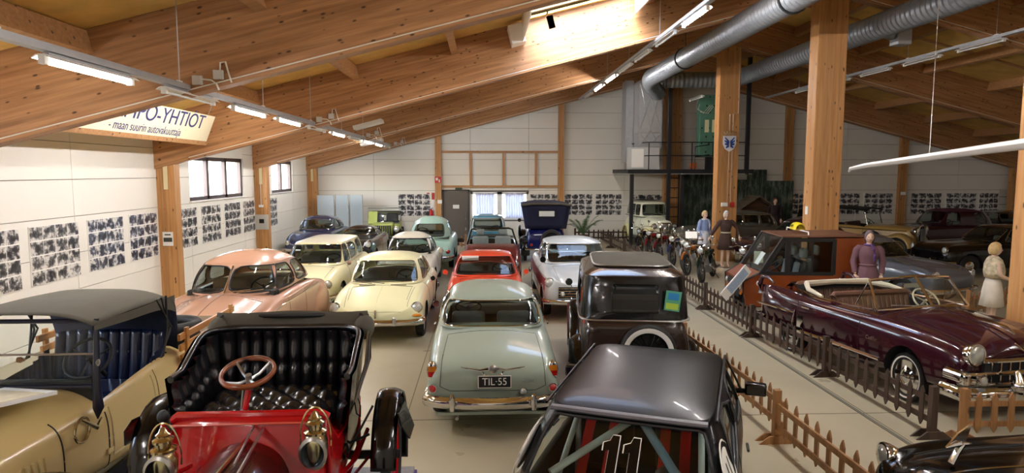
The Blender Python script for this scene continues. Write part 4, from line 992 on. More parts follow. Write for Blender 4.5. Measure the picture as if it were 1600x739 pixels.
# ---- brown black 1930s limousine seen from behind, plate MR-
BRN = paint('dark brown paint', '#2e211c', .2, 1.); BLK = BLACK
def brown_limo():
    h0 = (sin(R_(7)), cos(R_(7))); c = groundcar('vintage_saloon', 2.17, 10.02, h0, 'dark brown and black 1930s saloon with whitewall spare wheel on its tail')
    st = [(-1.66, .60, .42, .62, .84, .86), (-1.64, .68, .38, .8, 1.06, 1.08), (-1.6, .715, .36, .9, 1.17, 1.18), (-1.3, .73, .36, 1.0, 1.18, 1.2), (0, .73, .36, 1.0, 1.18, 1.2), (.55, .70, .38, 1.0, 1.16, 1.2), (.75, .58, .42, .98, 1.12, 1.2), (1.55, .46, .48, .95, 1.05, 1.16), (1.75, .42, .5, .9, 1.02, 1.12)]
    o, t = body('body', st, [BRN, DARK], c, 2, cabin=(-1.4, .45, .6, .55))
    Bq = Outline(.62, -1.60, .725, 1.17, 1.17, 9); T = Outline(.52, -1.50, .68, 1.72, 1.72, 8)
    cabin_shell(c, Bq, T, [('F', .5, .48), ('R', .31, .30), ('S', .02, .46, .02, .42), ('S', -.55, -.06, -.52, -.06), ('S', -1.2, -.65, -1.15, -.62)], BLK, BRN, TINT, BLACK, dome=.13, bulge=.01, t0=.16, t1=.82, dpow=3.2)
    b = MB(); N = 40; To = Outline(.36, -1.22, .54, 1.825, 1.825, 6); rs = []
    for k in (1, .8, .5, .2, .02): rs.append([(To.p(i/N).x*k, To.c+(To.p(i/N).y-To.c)*k, 1.825+.035*(1-k**2)) for i in range(N)])
    b.rings(rs); b.build('roof_insert', TOPCLOTH, c); b = MB(); b.tube([To.p(i/N) for i in range(N)], .012, 6, closed=True); b.build('roof_bead', STEEL, c)
    b = MB(); Bb = Outline(.64, -1.635, .738, 1.16, 1.16, 9); b.tube([Bb.p(i/64) for i in range(64)], .011, 6, closed=True); b.build('belt_moulding', STEEL, c)
    for s in (-1, 1):
        fender(c, arc(-1.15, .36, .47, 200, 28, 12)+[(-.62, .40)], .56, .86, BLACK, .07, side=s)
        fender(c, [(.55, .30), (.85, .42)]+arc(1.45, .36, .47, 150, 15, 12), .50, .88, BLACK, .07, side=s)
        b = MB(); b.box(s*.74, .0, .31, .26, 1.25, .03); b.build('running_board', BLACKM, c)
        for yy in (-1.15, 1.45): wheel(c, s*.70, yy, .35, .35, .12, 'vintage wire white', BLACK, CH)
        bucket(c, (s*.42, 1.95, .92), (0, 1, 0), .12, BLACK)
        lamp(c, (s*.62, -1.78, .62), (0, -1, 0), .045, 'tail_lamp', STEEL, REDL)
        for yy in (.0, -.6): seam(t, [(yy, .45), (yy, 1.1)], s, BLACKM, c, .004)
    # spare wheel
    wheel(c, .14, -1.83, .80, .36, .13, 'vintage wire white', BLACK, CH).rotation_euler = (0, 0, -pi/2)
    b = MB(); b.tube([(.14, -1.6, .8), (.14, -1.8, .8)], .05, 10); b.build('spare_carrier', BLACKM, c)
    b = MB(); b.tube([(-.6, -1.95, .5), (.62, -1.95, .5)], .035, 8); b.build('bumper', BLACK, c)
    plate(c, 'MR-75', (-.56, -1.83, .60), (0, 0, 0), .34, .12)
    b = MB(); b.tube([(-.56, -1.82, .56), (-.5, -1.6, .5)], .015, 6); b.build('plate_bracket', BLACKM, c)
    b = MB(); b.box(0, 1.72, .85, .8, .08, .62); b.build('radiator_grille', CH, c, bevel=.03)
    seat(c, -1.15, 0, 1.1, .8, 1.2, SEATB, .5); seat(c, -.1, 0, 1.1, .8, 1.22, SEATB, .5); steering(c, -.32, .3, 1.25, .2); rbox('dashboard', (0, .48, 1.15), (1.1, .1, .16), BLACKM, c)
    # colourful leaflet behind the right corner glass
    b = MB(); b.box(0, 0, 0, .20, .006, .26); r = b.build('leaflet', mat('blue green leaflet', '#5aa98a', .5), c, smooth=False); r.location = (.47, -1.635, 1.43); r.rotation_euler = (0, .12, 0)
    b = MB(); b.box(0, -.005, .06, .14, .004, .09); b.build('leaflet_picture', mat('blue print', '#2f86c4', .5), r, smooth=False)
    b = MB(); b.box(0, -.005, -.07, .16, .004, .08); b.build('leaflet_picture', mat('lime print', '#b6d34c', .5), r, smooth=False)
    mirror(c, (-.86, .55, 1.3), BLACK, .06, side=-1)
    return c
brown_limo()
# ---- black rally hatchback with roll cage
def rally():
    c = groundcar('rally_hatchback', 1.49, 5.72, (sin(R_(22)), cos(R_(22))), 'black rally hatchback with roll cage and number 11 on the rear glass', cat='car')
    PB = mat('scuffed black paint', '#0a090b', .3, 0, .1, .15, .3, 5); CB = mat('pale blue roll cage tube', '#a6d0e8', .35); CW = mat('pale green cage tube', '#d6e2da', .4); RB = mat('red harness webbing', '#c41c1c', .6)
    st = [(-1.80, .66, .36, .55, .80, .82), (-1.76, .74, .3, .62, .90, .92), (-1.6, .785, .26, .68, .93, .95), (-1.0, .80, .24, .74, .93, .94), (.0, .80, .24, .74, .93, .93), (.9, .80, .24, .74, .92, .93), (1.35, .79, .26, .66, .86, .87), (1.75, .75, .3, .58, .74, .74), (1.82, .66, .38, .5, .64, .64)]
    o, t = body('body', st, [PB, DARK], c, 2, [(-1.2, .29, .34, .55, 1.2), (1.2, .29, .34, .55, 1.2)], (-1.55, .75, .63, .35))
    B = Outline(.95, -1.76, .76, .92, .92, 7); T = Outline(.52, -1.24, .60, 1.40, 1.365, 9)
    cabin_shell(c, B, T, [('F', .66, .54), ('R', .66, .52), ('S', -.25, .62, -.2, .18), ('S', -1.15, -.34, -.95, -.28)], PB, PB, glass_mat('rally glass', (.80, .86, .84, 1), 1.5), BLACKM, dome=.03, bulge=.02, t0=.05, t1=.90, trim=.012, dpow=5)
    # rain gutters
    for s in (-1, 1):
        b = MB(); b.tube([(s*.615, -1.22, 1.37), (s*.615, -.5, 1.385), (s*.615, .44, 1.40), (s*.76, .92, .96)], .012, 6); b.build('rain_gutter', PB, c)
    b = MB(); b.tube([(-.56, -1.27, 1.36), (0, -1.29, 1.365), (.56, -1.27, 1.36)], .04, 8, flat=.5); b.build('hatch_edge', mat('worn grey edge', '#5c5c62', .4), c)
    # cage: main hoop, diagonals, back stays
    def tb(pts, m, n, r=.024): q = MB(); q.tube(pts, r, 10); return q.build(n, m, c)
    tb([(-.56, -.45, .35), (-.55, -.45, 1.0), (-.47, -.45, 1.30), (.47, -.45, 1.30), (.55, -.45, 1.0), (.56, -.45, .35)], CW, 'cage_hoop')
    tb([(-.16, -.5, 1.28), (.52, -1.40, .80)], CB, 'cage_diagonal', .034); tb([(.22, -.5, 1.28), (-.56, -1.30, .86)], CW, 'cage_diagonal', .03)
    tb([(-.47, -.5, 1.27), (-.55, -1.5, .6)], CW, 'cage_stay'); tb([(.47, -.5, 1.27), (.55, -1.5, .6)], CW, 'cage_stay')
    tb([(-.55, .4, .9), (-.52, .1, 1.26), (-.5, -.45, 1.29)], CW, 'cage_stay'); tb([(.55, .4, .9), (.52, .1, 1.26), (.5, -.45, 1.29)], CW, 'cage_stay')
    for x in (-.42, -.22, .2, .36):
        b = MB(); b.sweep([(x, -.42, 1.0), (x*1.0, -.55, 1.0), (x+.04, -1.3, .62)], [(-.04, -.004), (.04, -.004), (.04, .004), (-.04, .004)]); b.build('harness_strap', RB, c, smooth=False)
        b = MB(); b.box(x+.03, -1.12, .72, .07, .05, .03); b.build('buckle', RB, c, bevel=.006)
    for x in (-.32, .32):
        rbox('bucket_seat', (x, -.3, .82), (.46, .14, .62), BLACKM, c, .06, rx=.15); rbox('seat_cushion', (x, -.05, .5), (.46, .5, .16), BLACKM, c, .05)
        rbox('seat_shoulder', (x, -.33, 1.02), (.3, .12, .2), RB if x > 0 else BLACKM, c, .05)
    rbox('boot_floor', (0, -1.2, .5), (1.2, .75, .05), mat('bare panel', '#8b8a80', .6, noise=.2, nscale=4), c, .01)
    rbox('white_box', (-.05, -1.35, .58), (.28, .2, .12), WHITE, c, .01)
    b = MB(); b.lathe([(.001, 0), (.09, .02), (.10, .05), (.10, .35), (.05, .40), (.001, .41)], c=(.28, -1.05, .52)); b.build('spare_canister', STEEL, c)
    rbox('dashboard', (0, .62, .9), (1.2, .25, .18), BLACKM, c); steering(c, -.33, .35, .95, .18)
    # numbers on the rear glass
    n_ = V((0, -.41, .5)).normalized(); tilt = atan2(.5, .41)
    q = empty('race_number', (.01, -1.51, 1.16)); q.parent = c; q.rotation_euler = (-.86, 0, 0)
    one = [(-.075, .085), (-.02, .105), (.0, .15), (.065, .15), (.065, -.16), (-.02, -.16), (-.02, .03), (-.075, .02)]
    for dx in (-.072, .072):
        for nm, k, m, y in (('number_outline', 1.0, TXT, 0), ('number_fill', .84, BLACK, -.004)):
            b = MB(); b.poly([(dx+.0+(x-.01)*.85*(k if k == 1 else .87), y, z*(k if k == 1 else .94)) for x, z in one], (0, -.003, 0)); b.build(nm, m, q, smooth=False)
    # oval stickers on the rear pillars
    for s in (-1, 1):
        q = empty('oval_sticker', (s*.715, -1.32, 1.06)); q.parent = c; q.rotation_euler = (0, -s*.36, 0); q.scale = (1, 1.2, 1.3)
        b = MB(); N = 24
        b.add([(0, .20*cos(2*pi*i/N), .13*sin(2*pi*i/N)) for i in range(N)]+[(s*.003, .20*cos(2*pi*i/N), .13*sin(2*pi*i/N)) for i in range(N)], [tuple(range(N)), tuple(range(N, 2*N))]+[(i, (i+1) % N, N+(i+1) % N, N+i) for i in range(N)]); b.build('sticker_disc', TXT, q, smooth=False)
        text('sticker_numerals', '11', .2, BLACK, q, (s*.006, 0, 0), (pi/2, 0, s*pi/2), .001)
        b = MB(); b.tube([(s*.002, .24*cos(2*pi*i/N), .165*sin(2*pi*i/N)) for i in range(N)], .006, 4, closed=True); b.build('sticker_ring', TXT, q)
        mirror(c, (s*.90, .80, 1.0), BLACK, boxy=1); b = MB(); b.tube([(s*.72, .82, .96), (s*.88, .8, .98)], .025, 6); b.build('mirror_arm', BLACK, c)
        for yy in (.7, -.3): seam(t, [(yy, .3), (yy, .92)], s, BLACKM, c, .003)
        for yy in (-1.2, 1.2): wheel(c, s*.68, yy, .29, .29, .17, 'disc', WHITE, STEEL)
        b = MB(); b.sphere((s*.60, -1.77, .72), .11, .03, .12); b.build('tail_lamp', REDL, c)
        lamp(c, (s*.55, 1.80, .62), (0, 1, 0), .09)
        b = MB(); b.tube([(s*.83, -.1, .8), (s*.84, -.25, .8)], .012, 6); b.build('door_handle', BLACKM, c)
    bumper(c, arcpath(.77, -1.88, .45, -.1, 9, .2), .16, .05, BLACKM)
rally()
# ---- bright red brass era open car on a carpeted podium
PZ = .50
b = MB(); b.box(-1.6, 3.3, PZ/2-.02, 1.98, 4.75, PZ-.04); pd = b.build('display_podium', mat('purple skirting cloth', '#4b3a86', .9), smooth=False)
tag(pd, 'low podium with grey carpet top and purple edge under the red car', 'podium')
b = MB(); b.box(-1.6, 3.3, PZ-.02, 1.94, 4.71, .04); b.build('carpet_top', mat('grey carpet', '#8d8d92', .95, noise=.2, nscale=30), pd, smooth=False)
def brass_car():
    RED = paint('bright red coach paint', '#b00f16', .2, 1.); c = empty('veteran_car', (-1.56, 4.7, PZ), pi, 'bright red veteran open car with buttoned black leather bench and brass lamps', 'car')
    c.rotation_euler = (0, 0, pi+.02); c.scale = (.84, .92, 1)
    # local: +y toward the camera. seat back at y=-.55 ; scuttle at y=+.5
    b = MB(); Z0 = .95
    # seat back: U shaped wall with vertical pleats
    def plan(u):      # u 0..1 around from left front to right front
        W2, D = .64, .74; L1 = D-.2; Lb = 2*(W2-.2); Lc = pi*.2/2; T = 2*L1+2*Lc+Lb; s = u*T
        if s < L1: return V((-W2, .22-s, 0)), V((1, 0, 0))
        s -= L1
        if s < Lc: a = s/.2; return V((-W2+.2-.2*cos(a), .22-L1-.2*sin(a), 0)), V((cos(a), sin(a), 0))
        s -= Lc
        if s < Lb: return V((-W2+.2+s, .22-L1-.2, 0)), V((0, 1, 0))
        s -= Lb
        if s < Lc: a = s/.2; return V((W2-.2+.2*sin(a), .22-L1-.2*cos(a), 0)), V((-sin(a), cos(a), 0))
        s -= Lc; return V((W2, .22-L1+s, 0)), V((-1, 0, 0))
    NP = 22
    def pleat(u, v):
        p, n = plan(u); arm = min(1, max(0, (p.y+.42)/.45)); H = .42-.18*arm**1.2
        x = u*NP; sh = .5*(1 if v > .48 else 0)*0
        f = abs(sin(pi*(x))); d = .065*f**.55*(.6+.4*sin(pi*min(1, max(0, v)))) ; tuft = .03*math.exp(-((v-.52)/.05)**2)*(1-.3*f)
        roll = .045*math.exp(-((1-v)/.10)**2)*(.4+.6*f)
        z = .80+(H+.13)*v; off = d+roll-tuft-.09*v*0
        back = V((n.x, n.y, 0))*(-.08*v)
        return p+n*off+back+V((0, 0, z))
    b.grid(pleat, NP*8+1, 22); bk = b.build('seat_back', LEATHER, c, ang=80)
    b = MB()
    def backside(u, v):
        p, n = plan(u); arm = min(1, max(0, (p.y+.42)/.45)); H = .42-.18*arm**1.2
        return p-n*(.035+.08*v)+V((0, 0, .55+(.38+H+.02)*v))
    b.grid(backside, 61, 6); b.build('seat_shell', BLACK, c, ang=80)
    b = MB()
    path = []
    for i in range(61):
        p, n = plan(i/60); arm = min(1, max(0, (p.y+.42)/.45)); H = .42-.18*arm**1.2; path.append(p-n*.07+V((0, 0, .945+H)))
    b.tube(path, .026, 10); b.build('top_roll', LEATHER, bk)
    # buttoned cushion
    b = MB()
    def cush(u, v):
        x = -.56+1.12*u; y = -.40+.62*v; a, q = u*10, v*5
        f = abs(sin(pi*(a+q)/2))*abs(sin(pi*(a-q)/2)); e = min(1, 10*min(u, 1-u, v, 1-v))
        z = .93+.055*f**.5*1.0; dz = -.10*(1-e**.5)
        return (x, y, z+dz)
    b.grid(cush, 81, 45); cu = b.build('seat_cushion', LEATHER, c, ang=80)
    for i in range(10):
        for j in range(5):
            if (i+j) % 2 == 0 and i and j: pass
    b = MB()
    for i in range(1, 10):
        for j in range(1, 5):
            if (i+j) % 2 == 0: b.lathe([(.001, .945), (.012, .94), (.014, .93)], c=(-.56+.112*i, -.40+.124*j, 0), seg=8)
    b.build('buttons', BLACKM, cu, kind='stuff')
    b = MB(); b.grid(lambda u, v: (-.57+1.14*u, .22+.012*sin(pi*v)+.008*abs(sin(pi*u*7)), .86-.16*v+.07*(1-v)), 57, 5); b.build('cushion_front', LEATHER, cu, ang=80)
    # red body box under the seat and scuttle
    b = MB(); b.box(0, -.08, .62, 1.26, .72, .36); b.build('seat_box', RED, c, bevel=.03)
    for s in (-1, 1):
        b = MB(); b.poly([(s*.62, -.42, .46), (s*.62, .52, .46), (s*.61, .60, .92), (s*.61, .55, 1.0), (s*.62, .30, .78), (s*.65, .1, .80), (s*.65, -.3, .98), (s*.63, -.45, 1.0)], (s*.025, 0, 0)); b.build('body_side', RED, c, bevel=.008)
    def scut(u, v):
        x = -.60+1.2*u; ar = 1-abs(2*u-1)**6
        y = .42+.30*v**1.0+.05*sin(pi*u); z = .99*ar**.12*1.0
        if v < .12: return (x, .40+.4*v, .955+.055*sin(pi*v/.24)*(ar**.5))
        return (x, .45+.18*((v-.12)/.88)+.03*sin(pi*u), 1.01*1-.52*((v-.12)/.88)-(1-ar)*.06)
    b = MB(); b.grid(scut, 41, 14); b.build('scuttle', RED, c, ang=70, solid=.015)
    b = MB(); b.tube([(-.58, .50, .955), (-.3, .52, .965), (.3, .52, .965), (.58, .50, .955)], .008, 6); b.build('scuttle_bead', paint('light red bead', '#d65a4a'), c)
    b = MB(); b.tube([(-.6, .43, .97), (-.56, .44, 1.0), (.56, .44, 1.0), (.6, .43, .97)], .03, 8); b.build('scuttle_rim', RED, c)
    # dark bonnet in front with brass hinge
    b = MB()
    def hood(u, v):
        a = pi*u; return (-.36*cos(a)*(1+.05*v), .56+.95*v, .46+.40*sin(a)**.75)
    b.grid(hood, 21, 8); b.build('bonnet', paint('maroon bonnet paint', '#38100f', .25, 1.), c, ang=60, solid=.01)
    b = MB(); b.tube([(0, .56, .872), (0, 1.5, .872)], .014, 6); b.build('bonnet_hinge', BRASS, c)
    b = MB(); b.tube([(-.12, .52, .93), (-.16, 1.1, .9), (-.2, 1.55, .9)], .012, 6); b.tube([(-.05, .52, .95), (-.12, 1.1, .93)], .010, 6); b.build('brace_rod', STEEL, c)
    # steering: car faces the camera, wheel on image left = local +x
    q = empty('steering_gear', (.03, .0, 0)); q.parent = c
    cx, cy, cz = .03, .30, 1.25; m = Matrix.Rotation(-.24, 4, 'X'); C0 = V((cx, cy, cz)); b = MB()
    b.tube([C0+m @ V((.20*cos(2*pi*i/32), .20*sin(2*pi*i/32), 0)) for i in range(32)], .019, 10, closed=True); b.build('steering_wheel_rim', WALNUT, q)
    b = MB()
    for k in range(4):
        a = pi/4+k*pi/2; b.tube([C0+m @ V((0, 0, -.06)), C0+m @ V((.09*cos(a), .09*sin(a), -.05)), C0+m @ V((.19*cos(a), .19*sin(a), 0))], .011, 6)
    b.tube([C0+m @ V((0, 0, -.02)), C0+m @ V((0, 0, -.14))], .026, 10); b.build('spider', STEEL, q)
    b = MB(); b.tube([C0+V((0, 0, -.12)), C0+V((.05, .06, -.40)), C0+V((.06, .08, -.5))], .024, 12); b.build('column_tube', RED, q)
    b = MB(); b.tube([C0+V((.045, 0, -.12)), C0+V((.06, .02, -.27))], .006, 6); b.tube([C0+V((.025, .03, -.25)), C0+V((.03, .035, -.28))], .034, 8); b.build('throttle_lever', STEEL, q)
    b = MB(); b.sphere((.70, .38, .98), .045, .045, .045); b.tube([(.70, .38, .95), (.68, .42, .80), (.66, .5, .6)], .012, 6); b.build('horn_bulb', BLACKM, c)
    # side lamps
    for s in (-1, 1):
        L = empty('brass_lamp', (s*.495-.065, .80+.12*s, .857)); L.parent = c
        b = MB(); b.lathe([(.001, -.14), (.05, -.13), (.075, -.10), (.085, -.02), (.092, .05), (.07, .09), (.065, .10)], seg=24); b.build('lamp_body', NICKEL, L)
        b = MB(); b.lathe([(.065, .09), (.085, .10), (.085, .115), (.055, .13), (.055, .15), (.07, .155), (.07, .17), (.045, .185), (.05, .20), (.03, .215), (.02, .235), (.001, .245)], seg=24); b.build('chimney', BRASS, L)
        b = MB(); b.lathe([(.075, .04), (.105, .07), (.105, .09), (.085, .10)], axis=(0, 1, -.05), seg=28, cap=False); b.build('lens_bezel', STEEL, L)
        b = MB(); b.lathe([(.098, .088), (.072, .075), (.06, .05), (.001, .04)], axis=(0, 1, -.05), seg=24, cap=False); b.build('reflector', mat('dark silvered bowl', '#39424c', .15, .8), L)
        b = MB(); b.lathe([(.092, .09), (.06, .10), (.001, .105)], axis=(0, 1, -.05), seg=24, cap=False); b.build('lamp_glass', GLASS, L)
        b = MB(); b.lathe([(.001, 0), (.012, 0), (.012, .05), (.001, .055)], c=(0, .04, -.05)); b.build('burner', WHITE, L)
        b = MB(); b.tube([(.088*1.3*cos(a), -.01, .06+.15*sin(a)*1.35) for a in [R_(-15+210*i/20) for i in range(21)]], .006, 6); b.build('carrying_loop', BRASS, L)
        b = MB(); b.tube([(-s*.0, -.05, -.08), (-s*.04, -.2, -.1), (-s*.04, -.3, -.12)], .016, 6); b.build('lamp_bracket', RED, L)
    # folded hood behind the seat
    b = MB(); b.grid(lambda u, v: (-.72+1.44*u, -.66-.22*v+.04*sin(3*pi*u), 1.18+.26*sin(pi*(v*.8+.1))+.025*sin(2*pi*v*3)), 31, 22); b.build('folded_hood', TOPCLOTH, c, ang=80, solid=.01)
    for s in (-1, 1):
        b = MB(); b.sphere((s*.69, -.72, 1.33), .10, .16, .10); b.build('hood_fold', TOPCLOTH, c)
    for k in range(3):
        b = MB(); z = 1.40-.07*k; b.tube([(-.70+.03*k, -.70-.06*k, z), (-.66, -.74-.06*k, z+.03), (.66, -.74-.06*k, z+.03), (.70-.03*k, -.70-.06*k, z)], .022, 8); b.build('hood_bow', LEATHER if k else BLACKM, c)
    for s in (-1, 1):
        for k in range(4):
            b = MB(); b.tube([(s*.72, -.02-.03*k, .92), (s*(.76+.005*k), -.35-.06*k, 1.12), (s*.74, -.70-.02*k, 1.40-.03*k)], .010, 6); b.build('hood_iron', BLACKM if k % 2 else STEEL, c)
        b = MB(); b.tube([(s*.72, -.02, .92), (s*.74, .02, .85), (s*.76, -.05, .80), (s*.75, -.12, .86), (s*.73, -.1, .93)], .006, 5); b.build('hanging_strap', LEATHER, c)
    # chassis, springs, axles, wheels, mudguards
    for s in (-1, 1):
        b = MB(); b.box(s*.46, .55, .42, .06, 2.7, .09); b.build('chassis_rail', RED, c)
        b = MB(); b.tube([(s*.60, .35, .46), (s*.72, .0, .50), (s*.78, -.28, .62)], .02, 6); b.tube([(s*.62, .42, .38), (s*.80, -.25, .42)], .014, 6); b.tube([(s*.64, -.6, .78), (s*.70, -.25, .5), (s*.66, .1, .4)], .022, 6); b.build('spring', RED, c)
        for yc in (-.25, 1.75):
            w_ = wheel(c, s*1.0, yc, .43, .43, .09, 'vintage wood', RED, BRASS)
            fender(c, arc(yc, .43, .50, 205, 60, 10)+arc(yc, .43, .50, 60, 8, 6)[1:], .885, 1.10, BLACK, .02, side=s, round_=.03)
        b = MB(); b.poly([(s*1.10, -.40, .80), (s*1.10, .08, .86), (s*1.13, .15, .80), (s*1.19, .05, .66), (s*1.19, -.35, .62)], (s*.012, 0, 0)); b.build('mud_flap', BLACK, c)
        b = MB(); b.tube([(s*.6, .12, .47), (s*.88, .0, .9)], .010, 6); b.tube([(s*.62, .05, .62), (s*.86, .1, .72)], .010, 6); b.build('mudguard_stay', BLACKM, c)
    for yc in (-.25, 1.75):
        b = MB(); b.tube([(-1.08, yc, .43), (1.08, yc, .43)], .035, 10); b.sphere((0, yc, .43), .14, .14, .14); b.build('axle', BLACKM, c)
    return c
brass_car()
# ---- tan tourer with side rails, left edge
def tan_car():
    TAN = paint('sand yellow coach paint', '#d3bb80', .3, .9); TAN2 = paint('pale sand door paint', '#cfbf90', .32, .8)
    c = empty('touring_pickup', (-3.92, 6.55, 0), pi, 'sand yellow 1920s open tourer with grey hood and wooden side rails', 'car')
    # body: local +y to the camera; windscreen base y=+.98
    st = [(-2.6, .60, .62, .78, .96, .96), (-2.55, .66, .55, .9, 1.1, 1.1), (-1.0, .68, .52, .98, 1.14, 1.14), (-.4, .68, .48, 1.05, 1.26, 1.28), (.5, .67, .48, 1.0, 1.18, 1.24), (.95, .645, .5, .98, 1.14, 1.28), (1.2, .60, .52, .97, 1.12, 1.27), (1.35, .53, .54, .95, 1.08, 1.24), (2.4, .40, .58, .9, 1.02, 1.16), (2.5, .36, .6, .85, .98, 1.1)]
    o, t = body('body', st, [TAN, DARK], c, 2, cabin=(-.4, .86, .57, .6))
    # cargo hole behind
    b = MB(); b.box(0, -1.5, 1.135, 1.1, 1.9, .03); b.build('load_bed', mat('worn bed boards', '#6c5636', .7, noise=.2), c, smooth=False)
    for s in (-1, 1):
        seam(t, [(.86, .5), (.86, 1.16)], s, BLACKM, c, .006); seam(t, [(.02, 1.22), (.02, .62), (.1, .56), (.84, .56)], s, mat('door line', '#8a7a48', .5), c, .006)
        seam(t, [(.09, 1.2), (.09, .66), (.16, .62), (.8, .62), (.8, 1.14)], s, TAN2, c, .009, 'door_moulding')
        seam(t, [(1.33, .55), (1.33, 1.1)], s, BLACKM, c, .006)
        for z in (1.05, .68):
            p, n = on(t, (s*4, .86, z), (-s, 0, 0), .006)
            b = MB(); b.box(p.x, p.y, p.z, .02, .09, .05); b.build('door_hinge', TAN, c, bevel=.005)
        # bonnet louvres
        for k in range(14):
            yy = 1.5+.055*k; P = [on(t, (s*4, yy, z), (-s, 0, 0), .002)[0] for z in (.62, .72, .82, .90)]
            b = MB(); b.tube([p for p in P if p], .012, 6); b.build('louvre', TAN, c)
        # rear fender and running board in black
        fender(c, [(-2.3, .45)]+arc(-1.65, .38, .48, 170, 20, 10)+[(-1.0, .42), (-.8, .36)], .62, .92, BLACK, .06, side=s)
        b = MB(); b.box(s*.84, .1, .33, .42, 2.0, .03); b.build('running_board', BLACKM, c); b = MB(); b.box(s*.655, .1, .42, .03, 2.0, .2); b.build('splash_apron', BLACK, c, smooth=False)
        fender(c, [(1.0, .36), (1.25, .5)]+arc(1.85, .38, .5, 150, 20, 10), .5, .90, BLACK, .06, side=s)
        for yy in (-1.65, 1.85): wheel(c, s*.74, yy, .37, .37, .11, 'vintage wood', TAN, BLACK)
        for k in range(3):
            b = MB(); b.box(s*(.70+.01*k), -1.10, 1.13+.12*k, .03, 1.35+.08*k, .07); o2 = b.build('side_rail', ASH, c, smooth=False, bevel=.004); o2.rotation_euler = (0, 0, 0)
        for yy in (-1.72, -.5):
            b = MB(); b.box(s*.735, yy, 1.24, .03, .06, .42); b.build('rail_post', ASH, c, smooth=False)
        bucket(c, (s*.34, 2.62, .98), (0, 1, 0), .12, BLACK)
    # spare tyre lying on the bed
    b = MB()
    for k in (0, 1): b.tube([(-.32+.28*cos(2*pi*i/28), -.95+.28*sin(2*pi*i/28)-.06*k, 1.24+.115*k) for i in range(28)], .06, 10, closed=True)
    b.build('spare_tyre', RUBBER, c)
    # hand rail boss at the back of the door
    b = MB(); b.tube([(.70, -.12, 1.22), (.78, -.12, 1.22)], .012, 6); b.lathe([(.001, .10), (.028, .09), (.03, .06), (.012, .03)], c=(.68, -.12, 1.22), axis=(1, 0, 0)); b.build('knob', mat('amber knob', '#7a4a1c', .3), c)
    # leather seat, pleated
    def pl(u, v): x = -.55+1.1*u; return (x, -.28-.10*v+.04*abs(sin(pi*u*10))**.6, .95+.52*v-.04*(abs(2*u-1)**4)*(v > .5)+.0)
    b = MB(); b.grid(pl, 81, 12); b.build('seat_back', BLUELEATH, c, ang=80, solid=.05)
    b = MB()
    for i in range(1, 10): b.lathe([(.001, .01), (.012, .006), (.014, 0)], c=(-.55+.11*i, -.318, 1.24), axis=(0, 1, 0), seg=8)
    b.build('buttons', BLACKM, c, kind='stuff')
    for s in (-1, 1):
        b = MB(); b.grid(lambda u, v: (s*(.58-.03*abs(sin(pi*u*6))**.6), -.3+.5*u, .95+.36*v*(1-.5*u)), 49, 6); b.build('arm_rest', BLUELEATH, c, ang=80)
    rbox('seat_cushion', (0, -.02, .9), (1.1, .5, .16), BLUELEATH, c, .05)
    rbox('dashboard', (0, .86, 1.22), (1.15, .06, .2), BLACKM, c, .01)
    steering(c, -.32, .55, 1.42, .2, BLACKM, -.75)
    # windscreen frame, slightly reclined, two stacked panes
    WF = mat('blue black windscreen frame', '#0c1226', .3)
    b = MB(); W2 = .60; b.tube([(-W2, .97, 1.29), (-W2, .90, 1.84), (W2, .90, 1.84), (W2, .97, 1.29)], .022, 8, closed=True); f = b.build('windscreen_frame', WF, c)
    b = MB(); b.tube([(-W2, .93, 1.56), (W2, .93, 1.56)], .010, 6); b.build('middle_bar', STEEL, f)
    for z0, z1 in ((1.30, 1.55), (1.57, 1.83)):
        y0, y1 = .97-(z0-1.29)*.127, .97-(z1-1.29)*.127; b = MB(); b.add([(-W2, y0, z0), (W2, y0, z0), (W2, y1, z1), (-W2, y1, z1)], [(0, 1, 2, 3)]); b.build('windscreen', GLASS, f, smooth=False)
    for s in (-1, 1):
        b = MB(); b.tube([(s*.64, 1.0, 1.02), (s*.65, 1.0, 1.12), (s*.64, .99, 1.3), (s*.62, .90, 1.86)], .03, 8, scale=[.3, 1.6, 1.0, .7], flat=.8); b.build('windscreen_stanchion', WF, f)
        b = MB(); b.lathe([(.02, .0), (.03, .01), (.001, .02)], c=(s*.65, .98, 1.5), axis=(s, 0, 0)); b.build('clamp_knob', STEEL, f)
    # mirror on the right, searchlight on cowl side
    b = MB(); b.lathe([(.001, -.03), (.05, -.02), (.065, .0), (.06, .012)], c=(.44, .80, 1.68), axis=(-.2, 1, .0)); b.build('rear_mirror', BLACK, c)
    b = MB(); b.tube([(.44, .8, 1.68), (.6, .9, 1.72)], .008, 6); b.build('mirror_arm', BLACKM, c)
    q = empty('horn_ring', (.585, 1.17, .98)); q.parent = c
    for s in (-1, 1):
        b = MB(); b.tube([(s*(.60+.015), 1.18+.10*cos(2*pi*i/24), .99+.10*sin(2*pi*i/24)) for i in range(24)], .012, 8, closed=True); b.tube([(s*.62, 1.18, 1.08), (s*.70, 1.12, .99), (s*.66, .98, 1.02)], .012, 6, scale=[1, 1.8, .7]); b.build('grab_ring', BRASS, c)
    # hood
    TC = TOPCLOTH; b = MB()
    def top(u, v):   # u across, v from front to rear
        x = -1+2*u; w_ = .66; yy = 1.02-1.46*v; z = 1.93-.10*abs(x)**3.5-.03*v+.02*sin(pi*v)
        return (x*w_, yy, z+(0 if v < .92 else -.10*((v-.92)/.08)))
    b.grid(top, 21, 18); h = b.build('canvas_hood', TC, c, ang=80, solid=.012)
    b = MB(); b.grid(lambda u, v: ((-1+2*u)*(.66-.04*v), -.44-.10*sin(pi*v/2)*(1-.0*u)+.0, 1.80-.10*abs(-1+2*u)**3.5-.5*v), 21, 8); b.build('hood_rear_curtain', mat('navy rear curtain', '#16213a', .7), h, ang=80, solid=.01)
